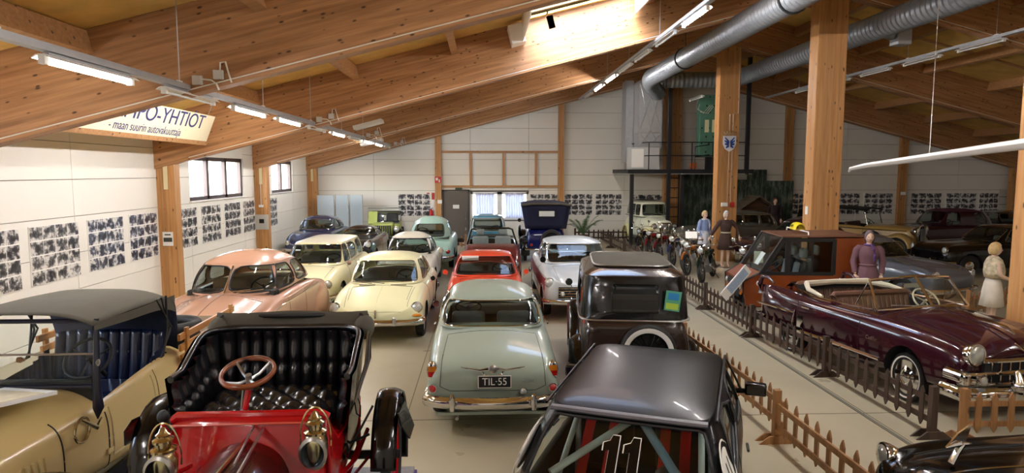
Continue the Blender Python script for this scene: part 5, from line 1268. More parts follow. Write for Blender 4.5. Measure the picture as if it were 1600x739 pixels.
    for s in (-1, 1):
        b = MB(); b.grid(lambda u, v: (s*(.655+.01*sin(pi*u)), 1.0-1.44*u, 1.84-.03*u-(.06+.02*sin(pi*u)+.12*u**6)*v), 16, 4); b.build('hood_valance', TC, h, ang=80)
        for k in range(3):
            b = MB(); b.tube([(s*.66, -.12+.02*k, 1.24), (s*.675, -.20-.05*k, 1.5), (s*.66, -.24+.10*k, 1.84)], .012, 6); b.build('hood_iron', BLACKM, h)
    # white card board lying open on the bonnet
    b = MB(); b.box(0, 0, 0, .62, .90, .03); r = b.build('information_board', WHITEP, smooth=False); r.location = (-3.88, 4.98, 1.36); r.rotation_euler = (R_(-5), R_(-4), R_(-22))
    tag(r, 'white information board lying on the bonnet of the sand yellow tourer', 'board')
    b = MB(); b.box(.05, .05, .017, .5, .62, .004); b.build('printed_sheet', mat('printed sheet', '#cfc6a8', .7, noise=.2, nscale=14), r, smooth=False)
    return c
tan_car()
# ---- burgundy convertible behind the dark fence
def burgundy():
    BU = paint('deep burgundy paint', '#34101c', .15, 1.); h_ = V((.175, -.98, 0)).normalized(); c = groundcar('convertible_car', 6.38, 9.86, h_, 'long burgundy 1950 convertible with chrome grille and open cabin behind the dark fence')
    c.scale = (1, .9, 1.05)
    st = [(-2.50, .70, .40, .62, .78, .72), (-2.46, .86, .34, .68, .98, .84, .80, .86), (-2.2, .95, .3, .74, 1.06, .93, .88, .86), (-1.7, .985, .27, .80, 1.02, 1.0, .96, .86), (-1.1, 1.0, .26, .86, .98, 1.02, .98, .85), (-.4, .985, .26, .86, .97, 1.03, 1.0, .85), (.35, .975, .26, .86, .98, 1.06, 1.02, .84), (.75, .975, .26, .86, 1.0, 1.10, 1.03, .82),
          (1.3, .98, .27, .86, .99, 1.08, .97, .82), (1.8, .975, .3, .82, .97, 1.03, .90, .82), (2.15, .95, .34, .78, .93, .95, .82, .82), (2.3, .90, .40, .74, .86, .86, .76, .82), (2.34, .82, .5, .68, .76, .78)]
    o, t = body('body', st, [BU, DARK], c, 2, [(1.38, .33, .40, .7, 1.5), (-1.45, .33, .30, .7, 1.5)], (-1.55, .50, .76, .4))
    for s in (-1, 1):
        w_ = wheel(c, s*.83, 1.38, .32, .32, .2, 'disc white', CH, CH); wheel(c, s*.80, -1.45, .32, .32, .2, 'disc white', CH, CH)
        # rear wing bulge with chrome shield and lamp fin
        b = MB(); b.grid(lambda u, v: (s*(.86+.13*sin(pi*min(1, .12+v*.9))*min(1, (1-abs(2*u-1)**3)+.05)), -2.45+1.35*u, .36+.66*v*(1-.05*abs(2*u-1))), 17, 10); b.build('rear_wing', BU, c, ang=80)
        b = MB(); b.tube([(s*.88, -2.48, .82), (s*.88, -2.50, .98), (s*.87, -2.44, 1.12), (s*.86, -2.25, 1.13), (s*.86, -2.05, 1.05)], .05, 10, scale=[1, 1, .8, .6, .3]); b.build('tail_fin', BU, c)
        lamp(c, (s*.88, -2.54, .98), (0, -1, 0), .045, 'tail_lamp', CH, REDL)
        b = MB(); b.tube([(s*.98, -1.18, .75), (s*1.02, -1.2, .55), (s*1.0, -1.18, .40)], .035, 8, flat=.4); b.build('stone_shield', CH, c)
        b = MB(); b.grid(lambda u, v: (s*(.985+.012*sin(pi*v)), -1.1+.16*u, .36+.36*v), 5, 6); b.build('chrome_shield', CH, c)
        seam(t, [(-1.0, .44), (.90, .44)], s, CH, c, .022, 'sill_trim')
        b = MB(); b.tube([(s*.97, -2.4, .68), (s*1.0, -1.9, .70), (s*1.0, -1.2, .70)], .02, 6); b.build('wing_spear', CH, c)
        for y0 in (-1.12, -.05+.48): seam(t, [(y0, .36), (y0, 1.02)], s, BLACKM, c, .004)
        b = MB(); b.tube([(s*1.0, -.75, .84), (s*1.01, -.95, .84)], .014, 6); b.build('door_handle', CH, c)
        lamp(c, (s*.73, 2.33, .82), (0, 1, .05), .125, depth=.16); 
        b = MB(); b.lathe([(.12, -.12), (.145, -.02), (.13, .015)], c=(s*.73, 2.32, .80), axis=(0, 1, .05), seg=24, cap=False); b.build('headlamp_rim', CH, c)
        lamp(c, (s*.72, 2.44, .53), (0, 1, 0), .06, 'fog_lamp'); rbox('lamp_pod', (s*.78, 2.33, .54), (.34, .16, .17), CH, c, .03)
        b = MB(); b.tube([(s*.98, 2.12, .58), (s*.93, 2.32, .56), (s*.80, 2.40, .55)], .06, 8, flat=1.2); b.build('grille_wing', CH, c)
        text('script_badge', 'Cadillac', .075, CH, c, (s*1.0, .75, .70), (pi/2, 0, s*pi/2), .004, shear=.3)
    # grille: two bars, verticals
    b = MB(); b.box(0, 2.33, .60, 1.28, .10, .30); b.build('grille_opening', DARK, c)
    for z, r in ((.75, .026), (.60, .030), (.475, .022)):
        b = MB(); b.tube(arcpath(.66, 2.42, z, .05, 11)[::-1], r, 8); b.build('grille_bar', CH, c)
    for i in range(9):
        x = -.56+.14*i; b = MB(); b.box(x, 2.39, .61, .018, .03, .29); b.build('grille_bar', CH, c, smooth=False)
    bumper(c, arcpath(.98, 2.56, .38, .16, 15, .32), .17, .07)
    for s in (-1, 1):
        b = MB(); b.lathe([(.001, -.02), (.06, 0), (.085, .06), (.07, .12), (.03, .16), (.001, .17)], c=(s*.36, 2.55, .50), axis=(0, 1, .0), seg=20); b.tube([(s*.36, 2.58, .30), (s*.36, 2.62, .42), (s*.36, 2.62, .55), (s*.36, 2.57, .66)], .05, 10, scale=[.6, 1.1, 1.2, .7]); b.build('bumper_bullet', CH, c)
    bumper(c, arcpath(.95, -2.62, .42, -.16, 13, .3), .15, .06)
    # emblem V and crest, ornament
    q = empty('bonnet_emblem', (0, 2.335, .87)); q.parent = c
    b = MB(); b.tube([(-.13, -.03, .05), (0, .015, -.06), (.13, -.03, .05)], .012, 6); b.build('chevron', BRASS, q)
    b = MB(); b.poly([(-.04, .0, .06), (.04, .0, .06), (.04, .0, .0), (0, .0, -.035), (-.04, .0, .0)], (0, .015, 0)); b.build('crest', BRASS, q, smooth=False)
    b = MB(); b.tube([(0, 2.18, 1.0), (0, 2.05, 1.05), (0, 1.85, 1.07), (0, 1.6, 1.06)], .022, 8, scale=[.5, 1.2, 1, .3]); b.build('bonnet_ornament', CH, c)
    seam(t, [(-.60, 2.0), (-.66, .85), (.66, .85), (.60, 2.0)], 't', BLACKM, c, .003, 'bonnet_gap')
    seam(t, [(0, 2.25), (0, .85)], 't', BU, c, .01, 'bonnet_rib')
    # windscreen: split, chrome frame
    A = [(-.80, .60, 1.04), (-.70, .28, 1.42), (0, .40, 1.47), (.70, .28, 1.42), (.80, .60, 1.04), (0, .78, 1.10)]
    f = empty('windscreen_frame', (0, 0, 0)); f.parent = c
    b = MB(); b.tube(A[:5], .024, 8); b.tube([A[0], A[5], A[4]], .018, 8); b.tube([A[2], A[5]], .020, 8); b.build('chrome_surround', CH, f)
    for s in (-1, 1):
        p = [A[5], A[4] if s > 0 else A[0], A[3] if s > 0 else A[1], A[2]]; b = MB(); b.add(p, [(0, 1, 2, 3)]); b.build('windscreen', GLASS, f, smooth=False)
        b = MB(); b.add([(s*.79, .54, 1.04), (s*.80, .12, 1.05), (s*.70, .24, 1.38)], [(0, 1, 2)]); b.build('quarter_light', GLASS, f, smooth=False)
        b = MB(); b.tube([(s*.79, .54, 1.04), (s*.80, .12, 1.05), (s*.70, .24, 1.38)], .012, 6); b.build('quarter_light_frame', CH, f)
        b = MB(); b.tube([(s*.82, .55, 1.055), (s*.85, .0, 1.03), (s*.85, -.9, 1.01), (s*.78, -1.4, 1.04), (s*.5, -1.62, 1.05), (0, -1.68, 1.05)], .016, 6); b.build('cabin_edge_trim', CH, c)
        b = MB(); b.tube([(s*.2, .80, 1.12), (s*.62, .66, 1.12)], .007, 5); b.build('wiper', CH, c)
    # interior: pleated brown/cream seats
    PS = mat('brown pleated leather', '#6a4a3a', .45); PC = mat('cream piping', '#b8a68c', .6)
    for (yy, zt) in ((-.35, 1.06), (-1.35, 1.08)):
        s_ = empty('bench_seat', (0, yy, 0)); s_.parent = c
        b = MB(); b.grid(lambda u, v: (-.72+1.44*u, -.05-.16*v+.02*abs(sin(pi*u*16))**.5, .55+(zt-.55)*v), 129, 5); b.build('pleated_back', PS, s_, ang=80)
        b = MB(); b.tube([(-.72, -.2, zt-.02), (-.68, -.22, zt+.02), (.68, -.22, zt+.02), (.72, -.2, zt-.02)], .05, 8); b.build('top_roll', PS, s_)
        b = MB(); b.grid(lambda u, v: (-.72+1.44*u, -.02+.55*v, .58+.02*abs(sin(pi*u*16))**.5-.03*v), 129, 4); b.build('pleated_cushion', PS, s_, ang=80)
        for i in range(1, 16):
            b = MB(); x = -.72+.09*i; b.tube([(x, -.04, .58), (x, -.20, zt-.03)], .004, 4); b.build('piping', PC, s_)
    rbox('dashboard', (0, .52, .98), (1.4, .16, .16), BU, c, .04); steering(c, -.38, .22, 1.08, .21, mat('cream wheel', '#cfc4a4', .3), -.8)
    # folded soft top with pale tonneau
    b = MB(); b.grid(lambda u, v: ((-1+2*u)*.80, -1.45-.45*v+.12*abs(2*u-1)**3, 1.03+.10*sin(pi*v)+.02*sin(u*25)*sin(pi*v)), 31, 9); b.build('folded_soft_top', BLACKM, c, ang=80)
    b = MB(); b.tube([(-.84, -.65, 1.04), (-.80, -1.1, 1.09), (-.6, -1.45, 1.12), (0, -1.5, 1.13), (.6, -1.45, 1.12), (.80, -1.1, 1.09), (.84, -.65, 1.04)], .05, 8, scale=[.5, .8, 1.1, .9, 1.1, .8, .5]); b.build('soft_top_lining', mat('cream canvas', '#d4cbb4', .9), c)
    b = MB(); b.tube([(.80, -1.6, 1.03), (.6, -1.9, 1.06), (0, -2.0, 1.06), (-.6, -1.9, 1.06), (-.8, -1.6, 1.03)], .03, 8); b.build('soft_top_roll', BU, c)
    b = MB(); b.box(0, .33, 1.33, .3, .03, .06); b.build('rear_view_mirror', CH, c)
burgundy()
# ---- black saloon, bottom right corner: only its bonnet shows
BGL = mat('black bonnet paint', '#070708', .12, coat=.15, spec=.25)
c, t = modern('black saloon with winged chrome bonnet mascot in the bottom right corner', 5.35, 4.25, (-1, .06), BGL, 4.7, 1.75, 1.6, 1.08, nose=.84, B=(.6, -1.4), T=(.2, -1.0), wins=[('F', .62, .55), ('R', .5, .45), ('S', -.3, .35, -.25, .1), ('S', -1.1, -.4, -.9, -.35)], n=4,
       front=[(1.0, .98, .24, .9, 1.02, 1.10, .98), (1.6, .97, .27, .86, 1.0, 1.08, .95), (2.05, .93, .32, .8, .95, 1.04, .9), (2.25, .85, .42, .7, .85, .96, .82), (2.33, .7, .5, .6, .7, .84)], lamps=.11, lx=.78, dome=.14)
c.scale = (1, 1, .95); c.location.x += .06
q = empty('bonnet_mascot', (.1, 2.0, 1.07)); q.parent = c; q.scale = (1.4, 1.2, 1.3)
b = MB(); b.tube([(0, .03, -.02), (0, .0, .05), (0, -.03, .10)], .018, 8); b.build('mascot_stem', CH, q)
b = MB(); b.poly([(0, .06, .08), (0, .0, .16), (0, -.08, .22), (0, -.05, .12), (0, -.01, .06)], (.012, 0, 0)); b.tube([(0, .07, .075), (0, .0, .10), (0, -.08, .10)], .02, 8, scale=[.3, 1, .3]); b.build('mascot_wing', CH, q)
seam(t, [(0, 2.25), (0, .7)], 't', CH, c, .008, 'bonnet_rib')
seam(t, [(.5, 2.05), (.56, .7)], 't', BLACKM, c, .006, 'bonnet_gap'); seam(t, [(-.5, 2.05), (-.56, .7)], 't', BLACKM, c, .006, 'bonnet_gap')
# ---- orange brown cab with raked screen and yellow roof sign
def wood_cab():
    c = groundcar('microvan_taxi', 6.75, 13.92, (-1, .09), 'orange brown wedge-shaped taxi van with black frames and yellow roof sign', cat='van')
    hw = .66; T_ = mat('roof brown vinyl', '#6e4a36', .5)
    
    def side(pts, s, m, nm, off=0, th=.03): b = MB(); b.poly([(s*(hw+off), y, z) for y, z in pts], (-s*th, 0, 0)); return b.build(nm, m, c, smooth=False)
    for s in (-1, 1):
        side([(-1.12, .30), (1.24, .30), (1.30, .62), (1.30, .83), (.98, .98), (-1.12, .98)], s, PLY, 'lower_side')
        side([(-1.12, .98), (-.52, .98), (-.52, 1.74), (-1.12, 1.74)], s, PLY, 'rear_quarter')
        side([(-.52, 1.66), (.60, 1.66), (.52, 1.74), (-.52, 1.74)], s, BLACKM, 'header'); side([(-.52, .96), (.96, .96), (.92, 1.03), (-.52, 1.03)], s, BLACKM, 'window_frame', .004)
        side([(.36, 1.0), (.47, 1.0), (.47, 1.70), (.36, 1.70)], s, BLACKM, 'door_pillar', .006); side([(-.56, .98), (-.48, .98), (-.48, 1.72), (-.56, 1.72)], s, BLACKM, 'door_pillar', .006)
        side([(1.0, .98), (.90, .98), (.48, 1.66), (.50, 1.76), (.56, 1.74)], s, BLACKM, 'screen_pillar', .008)
        b = MB(); b.add([(s*(hw-.01), -.50, 1.02), (s*(hw-.01), .38, 1.02), (s*(hw-.01), .38, 1.67), (s*(hw-.01), -.50, 1.67)], [(0, 1, 2, 3)]); b.build('side_window', TINT, c, smooth=False)
        b = MB(); b.add([(s*(hw-.01), .46, 1.02), (s*(hw-.01), .90, 1.02), (s*(hw-.01), .50, 1.66)], [(0, 1, 2)]); b.build('quarter_light', GLASS, c, smooth=False)
        b = MB(); b.box(s*(hw), -.08, 1.34, .02, .03, .66); b.build('sliding_window_edge', BLACKM, c, smooth=False)
        wheel(c, s*.55, .9, .27, .27, .14, 'disc', BLACKM, STEEL); wheel(c, s*.55, -.8, .27, .27, .14, 'disc', BLACKM, STEEL)
        b = MB(); b.tube([(s*(hw+.01), 1.30, .30), (s*(hw+.01), 1.32, .83), (s*(hw+.01), .99, 1.01), (s*(hw+.01), .53, 1.76)], .022, 6); b.build('black_edging', BLACKM, c)
        lamp(c, (s*.5, 1.31, .70), (0, 1, 0), .07, 'headlamp'); b = MB(); b.box(s*.52, 1.32, .56, .1, .02, .06); b.build('indicator', AMBER, c)
    def strip(y0, z0, y1, z1, m, nm, th=.03, w_=hw): b = MB(); b.poly([(-w_, y0, z0), (w_, y0, z0), (w_, y1, z1), (-w_, y1, z1)], (0, 0, -th)); return b.build(nm, m, c, smooth=False)
    strip(1.30, .83, .98, 1.03, PLY, 'bonnet_panel'); strip(.54, 1.78, -1.14, 1.80, T_, 'roof'); 
    b = MB(); b.box(0, 1.29, .70, 2*hw, .03, .28); b.build('nose_panel', PLY, c, smooth=False)
    b = MB(); b.box(0, 1.30, .62, .8, .04, .36); b.build('black_grille', BLACKM, c, smooth=False)
    b = MB(); b.box(0, -1.13, 1.03, 2*hw, .03, 1.48); b.build('tailgate', PLY, c, smooth=False)
    b = MB(); b.box(0, .08, .30, 2*hw-.06, 2.34, .05); b.build('chassis_floor', BLACKM, c, smooth=False)
    b = MB(); b.add([(-hw+.04, .97, 1.04), (hw-.04, .97, 1.04), (hw-.04, .54, 1.74), (-hw+.04, .54, 1.74)], [(0, 1, 2, 3)]); b.build('windscreen', GLASS, c, smooth=False)
    b = MB(); b.tube([(-.05, .99, 1.03), (.25, .90, 1.17)], .008, 5); b.build('wiper', BLACKM, c)
    b = MB(); b.tube([(0, 1.14, .94), (0.02, 1.10, 1.0)], .02, 6, scale=[1, .3]); b.build('washer_jet', WHITE, c)
    for (x, yy) in ((.30, .12), (-.30, .12), (.30, -.38)): 
        seat(c, yy-.05, x, .46, .72, 1.22, BLACKM, .45); rbox('grey_seat_panel', (x, yy-.03, .98), (.26, .12, .42), SEATG, c, .04, rx=.18); rbox('headrest', (x, yy-.16, 1.38), (.26, .12, .22), SEATG, c, .05)
    rbox('dashboard', (0, .78, .98), (1.2, .24, .10), BLACKM, c, .03); steering(c, -.3, .55, 1.12, .18)
    for s in (1,):
        b = MB(); b.box(s*(hw-.03), .60, 1.18, .006, .20, .26); p = b.build('window_notice', mat('pale green notice', '#cfdcc4', .6), c, smooth=False)
        for (dy, dz) in ((.06, .07), (-.06, -.08)):
            b = MB(); b.box(s*(hw-.024), .60+dy, 1.18+dz, .006, .085, .085, mtx=Matrix.Rotation(pi/4, 3, 'X')); b.build('notice_diamond', BLACKM, p, smooth=False)
        for k in range(4):
            b = MB(); b.box(s*(hw-.024), .60, 1.10+.045*k+.02, .004, .12, .008, mtx=Matrix.Rotation(.6, 3, 'X')); b.build('notice_line', mat('grey print', '#6d7a72', .6), p, smooth=False)
    b = MB(); b.box(.1, .74, 1.22, .26, .01, .3, mtx=Matrix.Rotation(.55, 3, 'X')); b.build('dashboard_card', WHITEP, c, smooth=False)
    # roof sign and rack bar
    b = MB(); b.tube([(-.62, 0, 1.80), (-.60, 0, 1.86), (.60, 0, 1.86), (.62, 0, 1.80)], .014, 6); b.build('roof_bar', WHITE, c)
    b = MB(); b.grid(lambda u, v: ((-.17+.34*v)*1.0, 0+.13*cos(pi*u)*(1-.3*abs(2*v-1)**4), 1.87+.15*sin(pi*u)*(1-.25*abs(2*v-1)**4)), 15, 7); b.poly([(-.17, -.1, 1.865), (.17, -.1, 1.865), (.17, .1, 1.865), (-.17, .1, 1.865)], (0, 0, .01)); sg = b.build('roof_sign', mat('yellow plastic', '#e6cf1c', .35), c, ang=50)
    text('sign_lettering', 'TAXI', .08, BLACK, sg, (.0, .13, 1.945), (pi/2-.5, 0, pi), .002)
    # leaning information card on the nose
    b = MB(); b.box(0, 0, 0, .24, .02, .80); r = b.build('information_card', WHITEP, smooth=False); r.location = (5.14, 13.15, .84); r.rotation_euler = (R_(10), R_(42), R_(25))
    tag(r, 'long white information card on a stand leaning in front of the taxi nose', 'sign')
    b = MB(); b.box(0, -.011, .05, .19, .004, .55); b.build('printed_text', mat('blue print lines', '#a9bfd8', .6, noise=.35, nscale=60), r, smooth=False)
    b = MB(); b.tube([(5.12, 13.2, 0), (5.12, 13.2, .7)], .02, 6); b.build('card_stand', STEEL, None); 
wood_cab()
o = bpy.data.objects['card_stand']; tag(o, 'thin steel stand holding the white card by the taxi nose', 'stand')
# ---- grey saloon behind the mannequin in the plum dress
GRY = paint('slate grey paint', '#5d6168', .2, 1.)
modern('slate grey 1950s saloon behind the mannequin in the plum dress', 9.95, 16.35, (.36, -.93), GRY, 4.3, 1.66, 1.52, 1.0, nose=.78, B=(.75, -1.4), T=(.3, -.75), gw=.84, tw=.66, wins=[('F', .60, .52), ('R', .5, .42), ('S', -.15, .45, -.1, .22), ('S', -.85, -.22, -.65, -.18)], n=3.4, dome=.15, lamps=.09)
# ---- black limousine in side view
BL2 = paint('black limousine paint', '#08080a', .15, 1.)
modern('long black limousine with chrome window frames, nose to the left', 16.1, 19.6, (-1, -.05), BL2, 5.3, 1.8, 1.5, 1.0, nose=.8, B=(1.05, -1.9), T=(.5, -1.6), gw=.88, tw=.74, wins=[('F', .66, .56), ('R', .6, .5), ('S', .05, .75, .05, .38), ('S', -.72, -.02, -.70, -.02), ('S', -1.55, -.79, -1.4, -.77)], n=6, dome=.08, lamps=.1, wr=.33)
# ---- maroon saloon roof behind the cab
modern('dark maroon saloon half hidden behind the taxi roof', 10.6, 21.6, (-1, -.25), paint('dark maroon paint', '#30121a', .2, 1.), 4.4, 1.7, 1.62, 1.02, nose=.8, B=(.8, -1.5), T=(.35, -1.0), gw=.84, tw=.68, wins=[('F', .6, .52), ('R', .5, .42), ('S', -.15, .5, -.1, .25), ('S', -.95, -.22, -.75, -.18)], n=3.6, dome=.16, lamps=.09)
# ---- olive grey estate behind the motorcycles
modern('olive grey saloon standing behind the motorcycles and the column', 9.6, 25.2, (-1, -.15), paint('olive grey paint', '#57544a', .3, .7), 4.4, 1.65, 1.62, 1.05, nose=.85, B=(.85, -1.7), T=(.35, -1.4), gw=.86, tw=.7, wins=[('F', .58, .5), ('R', .5, .45), ('S', -.1, .55, -.08, .25), ('S', -.75, -.17, -.72, -.15), ('S', -1.45, -.82, -1.3, -.79)], n=5, dome=.1, lamps=.1, sub=1)
# ---- car at the far right edge
modern('dark blue black saloon at the right edge behind the maroon soft-top', 22.1, 27.0, (-.1, -1), paint('midnight paint', '#14151d', .2, 1.), 4.6, 1.75, 1.5, 1.0, B=(.85, -1.5), T=(.4, -1.0), wins=[('F', .62, .54), ('R', .55, .48), ('S', -.15, .55, -.1, .3), ('S', -1.0, -.22, -.8, -.18)], n=5, lamps=.09, sub=1)
# ---- dark blue saloon by the left wall, far
c, t = modern('dark blue saloon by the left wall at the back', -6.15, 24.9, (0, -1), paint('dark blue paint', '#1b2847', .2, 1.), 4.3, 1.62, 1.5, 1.0, B=(.8, -1.4), T=(.35, -.85), wins=[('F', .6, .5), ('R', .5, .42), ('S', -.15, .5, -.1, .25), ('S', -.95, -.22, -.75, -.18)], n=4.2, dome=.12, lamps=.09)
# ---- near black pre-war roadster body beside it
c, t = modern('near black 1940s coupé between dark blue saloon and green field car', -4.25, 22.6, (0, -1), paint('aubergine black paint', '#15121a', .2, 1.), 4.1, 1.55, 1.28, .98, nose=.85, B=(.3, -1.5), T=(-.1, -1.0), gw=.8, tw=.62, wins=[('F', .55, .46), ('R', .35, .3), ('S', -.85, .08, -.75, -.2)], n=4, dome=.1, lamps=.1, sub=1)
# ---- maroon soft top with plum body
PLB = paint('plum body paint', '#33101f', .2, 1.); MS = mat('maroon soft top', '#5a2440', .85)
c, t = modern('plum convertible with closed maroon soft top behind the gold tourer', 18.2, 25.4, (-1, -.1), PLB, 4.7, 1.75, 1.68, 1.05, nose=.85, B=(.8, -1.75), T=(.35, -1.35), gw=.86, tw=.74, wins=[('F', .6, .54), ('R', .42, .38), ('S', -.15, .5, -.1, .25), ('S', -1.3, -.75, -1.15, -.72)], n=5, roofm=MS, dome=.1, trim=None, name='convertible_car')
# ---- cream and pale green 1930s saloon at the foot of the platform
def boxy(label, x, y, head, P_, PF_, PR, L=3.9, W_=1.3, H=1.75, belt=1.18, R=.33, wheelm=None, spare=False, rearwin=True, radiator=CH, fw=.80, lamps=True, track=.58):
    c = groundcar('vintage_saloon', x, y, head, label); w = W_/2; h = L/2
    st = [(-h+.1, .85*w, .42, .62, .86, .88), (-h+.14, .96*w, .38, .85, 1.05, 1.08), (-h+.4, w, .36, .95, belt-.02, belt), (.35, w, .36, .95, belt-.02, belt+.02), (.62, .84*w, .42, .92, belt-.08, belt), (h-.35, .60*w, .5, .88, belt-.16, belt-.08), (h-.18, .55*w, .52, .85, belt-.2, belt-.12)]
    o, t = body('body', st, [P_, DARK], c, 2, cabin=(-h+.45, .3, w*.8, .55))
    B = Outline(.48, -h+.16, w*.99, belt-.02, belt-.02, 6); T = Outline(.34, -h+.38, w*.90, H-.10, H-.12, 5)
    cabin_shell(c, B, T, [('F', w*.78, w*.72), ('R', .3, .28), ('S', -.12, .30, -.10, .22), ('S', -.75, -.20, -.72, -.18), ('S', -1.25, -.84, -1.15, -.80)], P_, P_, TINT, BLACKM, dome=.10, bulge=.015, t0=.10, t1=.86)
    b = MB(); N = 32; To = Outline(.1, -h+.6, w*.66, H-.03, H-.03, 5); b.rings([[(To.p(i/N).x*k, To.c+(To.p(i/N).y-To.c)*k, H-.035+.045*(1-k*k)) for i in range(N)] for k in (1, .6, .2, .02)]); b.build('roof_insert', PR, c)
    b = MB(); Bb = Outline(.50, -h+.14, w*1.015, belt-.03, belt-.03, 6); b.tube([Bb.p(i/48) for i in range(48)], .018, 6, closed=True); b.build('belt_moulding', mat('dark green moulding', '#1e3a2c', .4), c)
    ya, yf = -h+.72, h-.55
    for s in (-1, 1):
        fender(c, arc(ya, R, R+.12, 195, 30, 12)+[(ya+.62, R+.03)], w*.78, fw, PF_, .08, side=s)
        fender(c, [(yf-.75, R-.02), (yf-.55, R+.12)]+arc(yf, R, R+.12, 140, 5, 12), w*.6, fw, PF_, .10, side=s)
        b = MB(); b.box(s*(w+.08), (ya+yf)/2, .29, .24, yf-ya-.9, .03); b.build('running_board', BLACKM, c)
        for yy in (ya, yf): wheel(c, s*track, yy, R, R, .11, 'vintage wire', wheelm or P_, CH)
        if lamps: bucket(c, (s*.42, h-.25, .92), (0, 1, 0), .12, CH)
        for yy in (.33, -.16, -.80): seam(t, [(yy, .42), (yy, belt)], s, BLACKM, c, .003)
    b = MB(); b.grid(lambda u, v: ((-1+2*u)*.26*(1-.25*abs(2*v-1)**3), h-.10+.06*(1-abs(2*u-1)**2), .50+.58*v), 9, 9); b.build('radiator_grille', radiator, c, solid=.02)
    for k in range(7):
        b = MB(); x_ = -.18+.06*k; b.tube([(x_, h-.04+.055*(1-(x_/.26)**2), .55), (x_, h-.04+.055*(1-(x_/.26)**2), 1.02)], .006, 5); b.build('grille_bar', STEEL, c)
    bumper(c, arcpath(.70, h+.08, .42, .05, 9), .07, .03)
    seat(c, -.45, 0, w*1.5, .75, 1.2, SEATB, .45); steering(c, -.3, .15, 1.2, .18)
    if spare: wheel(c, 0, -h+.02, .72, R+.02, .12, 'vintage wire', BLACK, CH).rotation_euler = (0, 0, -pi/2)
    return c, t
CY = paint('cream yellow vintage paint', '#f4edb2', .3, .8); PG = paint('pale mint vintage paint', '#ecefd6', .3, .8)
boxy('cream and pale mint 1930s saloon with black roof insert below the platform', 7.08, 27.75, (.09, -1), PG, CY, BLACKM, L=3.7, W_=1.32, H=1.92, belt=1.25, R=.36, wheelm=CY, fw=.80)
# ---- dark blue tourer seen from behind, tall hood with narrow rear light
def blue_tourer():
    NB = paint('royal navy coach paint', '#0d1650', .2, 1.); HC = mat('navy hood cloth', '#0e1233', .85)
    c = groundcar('vintage_tourer', 2.15, 24.1, (.03, 1), 'dark blue 1920s tourer seen from behind with tall hood and narrow rear window')
    st = [(-1.75, .55, .5, .65, .80, .82), (-1.72, .64, .45, .85, 1.05, 1.08), (-1.4, .70, .42, .95, 1.2, 1.22), (.5, .68, .42, .95, 1.2, 1.22), (.75, .5, .46, .9, 1.12, 1.2), (1.7, .38, .5, .85, 1.0, 1.08)]
    body('body', st, [NB, DARK], c, 2, cabin=(-1.3, .5, .58, .6))
    b = MB()
    b.grid(lambda u, v: ((-1+2*u)*(.70+.14*v), -1.62-.16*v, 1.15+.85*v), 9, 6); b.grid(lambda u, v: ((-1+2*u)*.84, -1.80+2.5*v, 2.0+.04*sin(pi*u)+.05*sin(pi*v)-.06*abs(2*u-1)**4), 13, 9)
    for s in (-1, 1): b.grid(lambda u, v: (s*(.70+.14*v), -1.62-.16*v+u*(.55+.2*v), 1.15+.83*v), 6, 6)
    h = b.build('hood', HC, c, ang=50, solid=.012)
    b = MB(); b.tube([(-.86, -1.84, 1.97), (-.5, -1.86, 2.02), (.5, -1.86, 2.02), (.86, -1.84, 1.97)], .035, 8); b.build('hood_edge', TOPCLOTH, h)
    b = MB(); b.box(.02, -1.765, 1.68, .52, .02, .18); b.build('rear_window', mat('celluloid window', '#d9dcd8', .3), h, bevel=.02); b = MB(); b.box(.02, -1.755, 1.68, .60, .02, .24); b.build('window_binding', BLACKM, h, bevel=.02)
    wheel(c, .18, -1.92, .78, .38, .13, 'vintage wire', BLACK, CH).rotation_euler = (0, 0, -pi/2)
    for s in (-1, 1):
        fender(c, arc(-1.25, .40, .48, 200, 25, 10)+[(-.6, .42)], .55, .86, BLACK, .06, side=s); fender(c, [(.6, .35), (.95, .5)]+arc(1.5, .4, .48, 145, 10, 10), .5, .86, BLACK, .06, side=s)
        for yy in (-1.25, 1.5): wheel(c, s*.70, yy, .38, .38, .11, 'vintage wire', BLACK, CH)
        b = MB(); b.box(s*.76, .1, .36, .26, 1.4, .03); b.build('running_board', BLACKM, c)
        b = MB(); b.tube([(s*.68, .5, 1.2), (s*.66, .42, 1.9)], .014, 6); b.build('windscreen_post', CH, c)
        lamp(c, (s*.5, -1.80, .62), (0, -1, 0), .05, 'tail_lamp', CH, REDL)
    bumper(c, arcpath(.72, -1.98, .48, -.04, 9), .06, .03); mirror(c, (-.86, .5, 1.3), BLACK, .07, side=-1)
    b = MB(); b.lathe([(.001, -.05), (.20, -.04), (.26, .0), (.20, .05), (.001, .06)], c=(-.84, .9, .86), axis=(-1, 0, 0), seg=20); b.build('side_mounted_spare', BLACK, c)
blue_tourer()
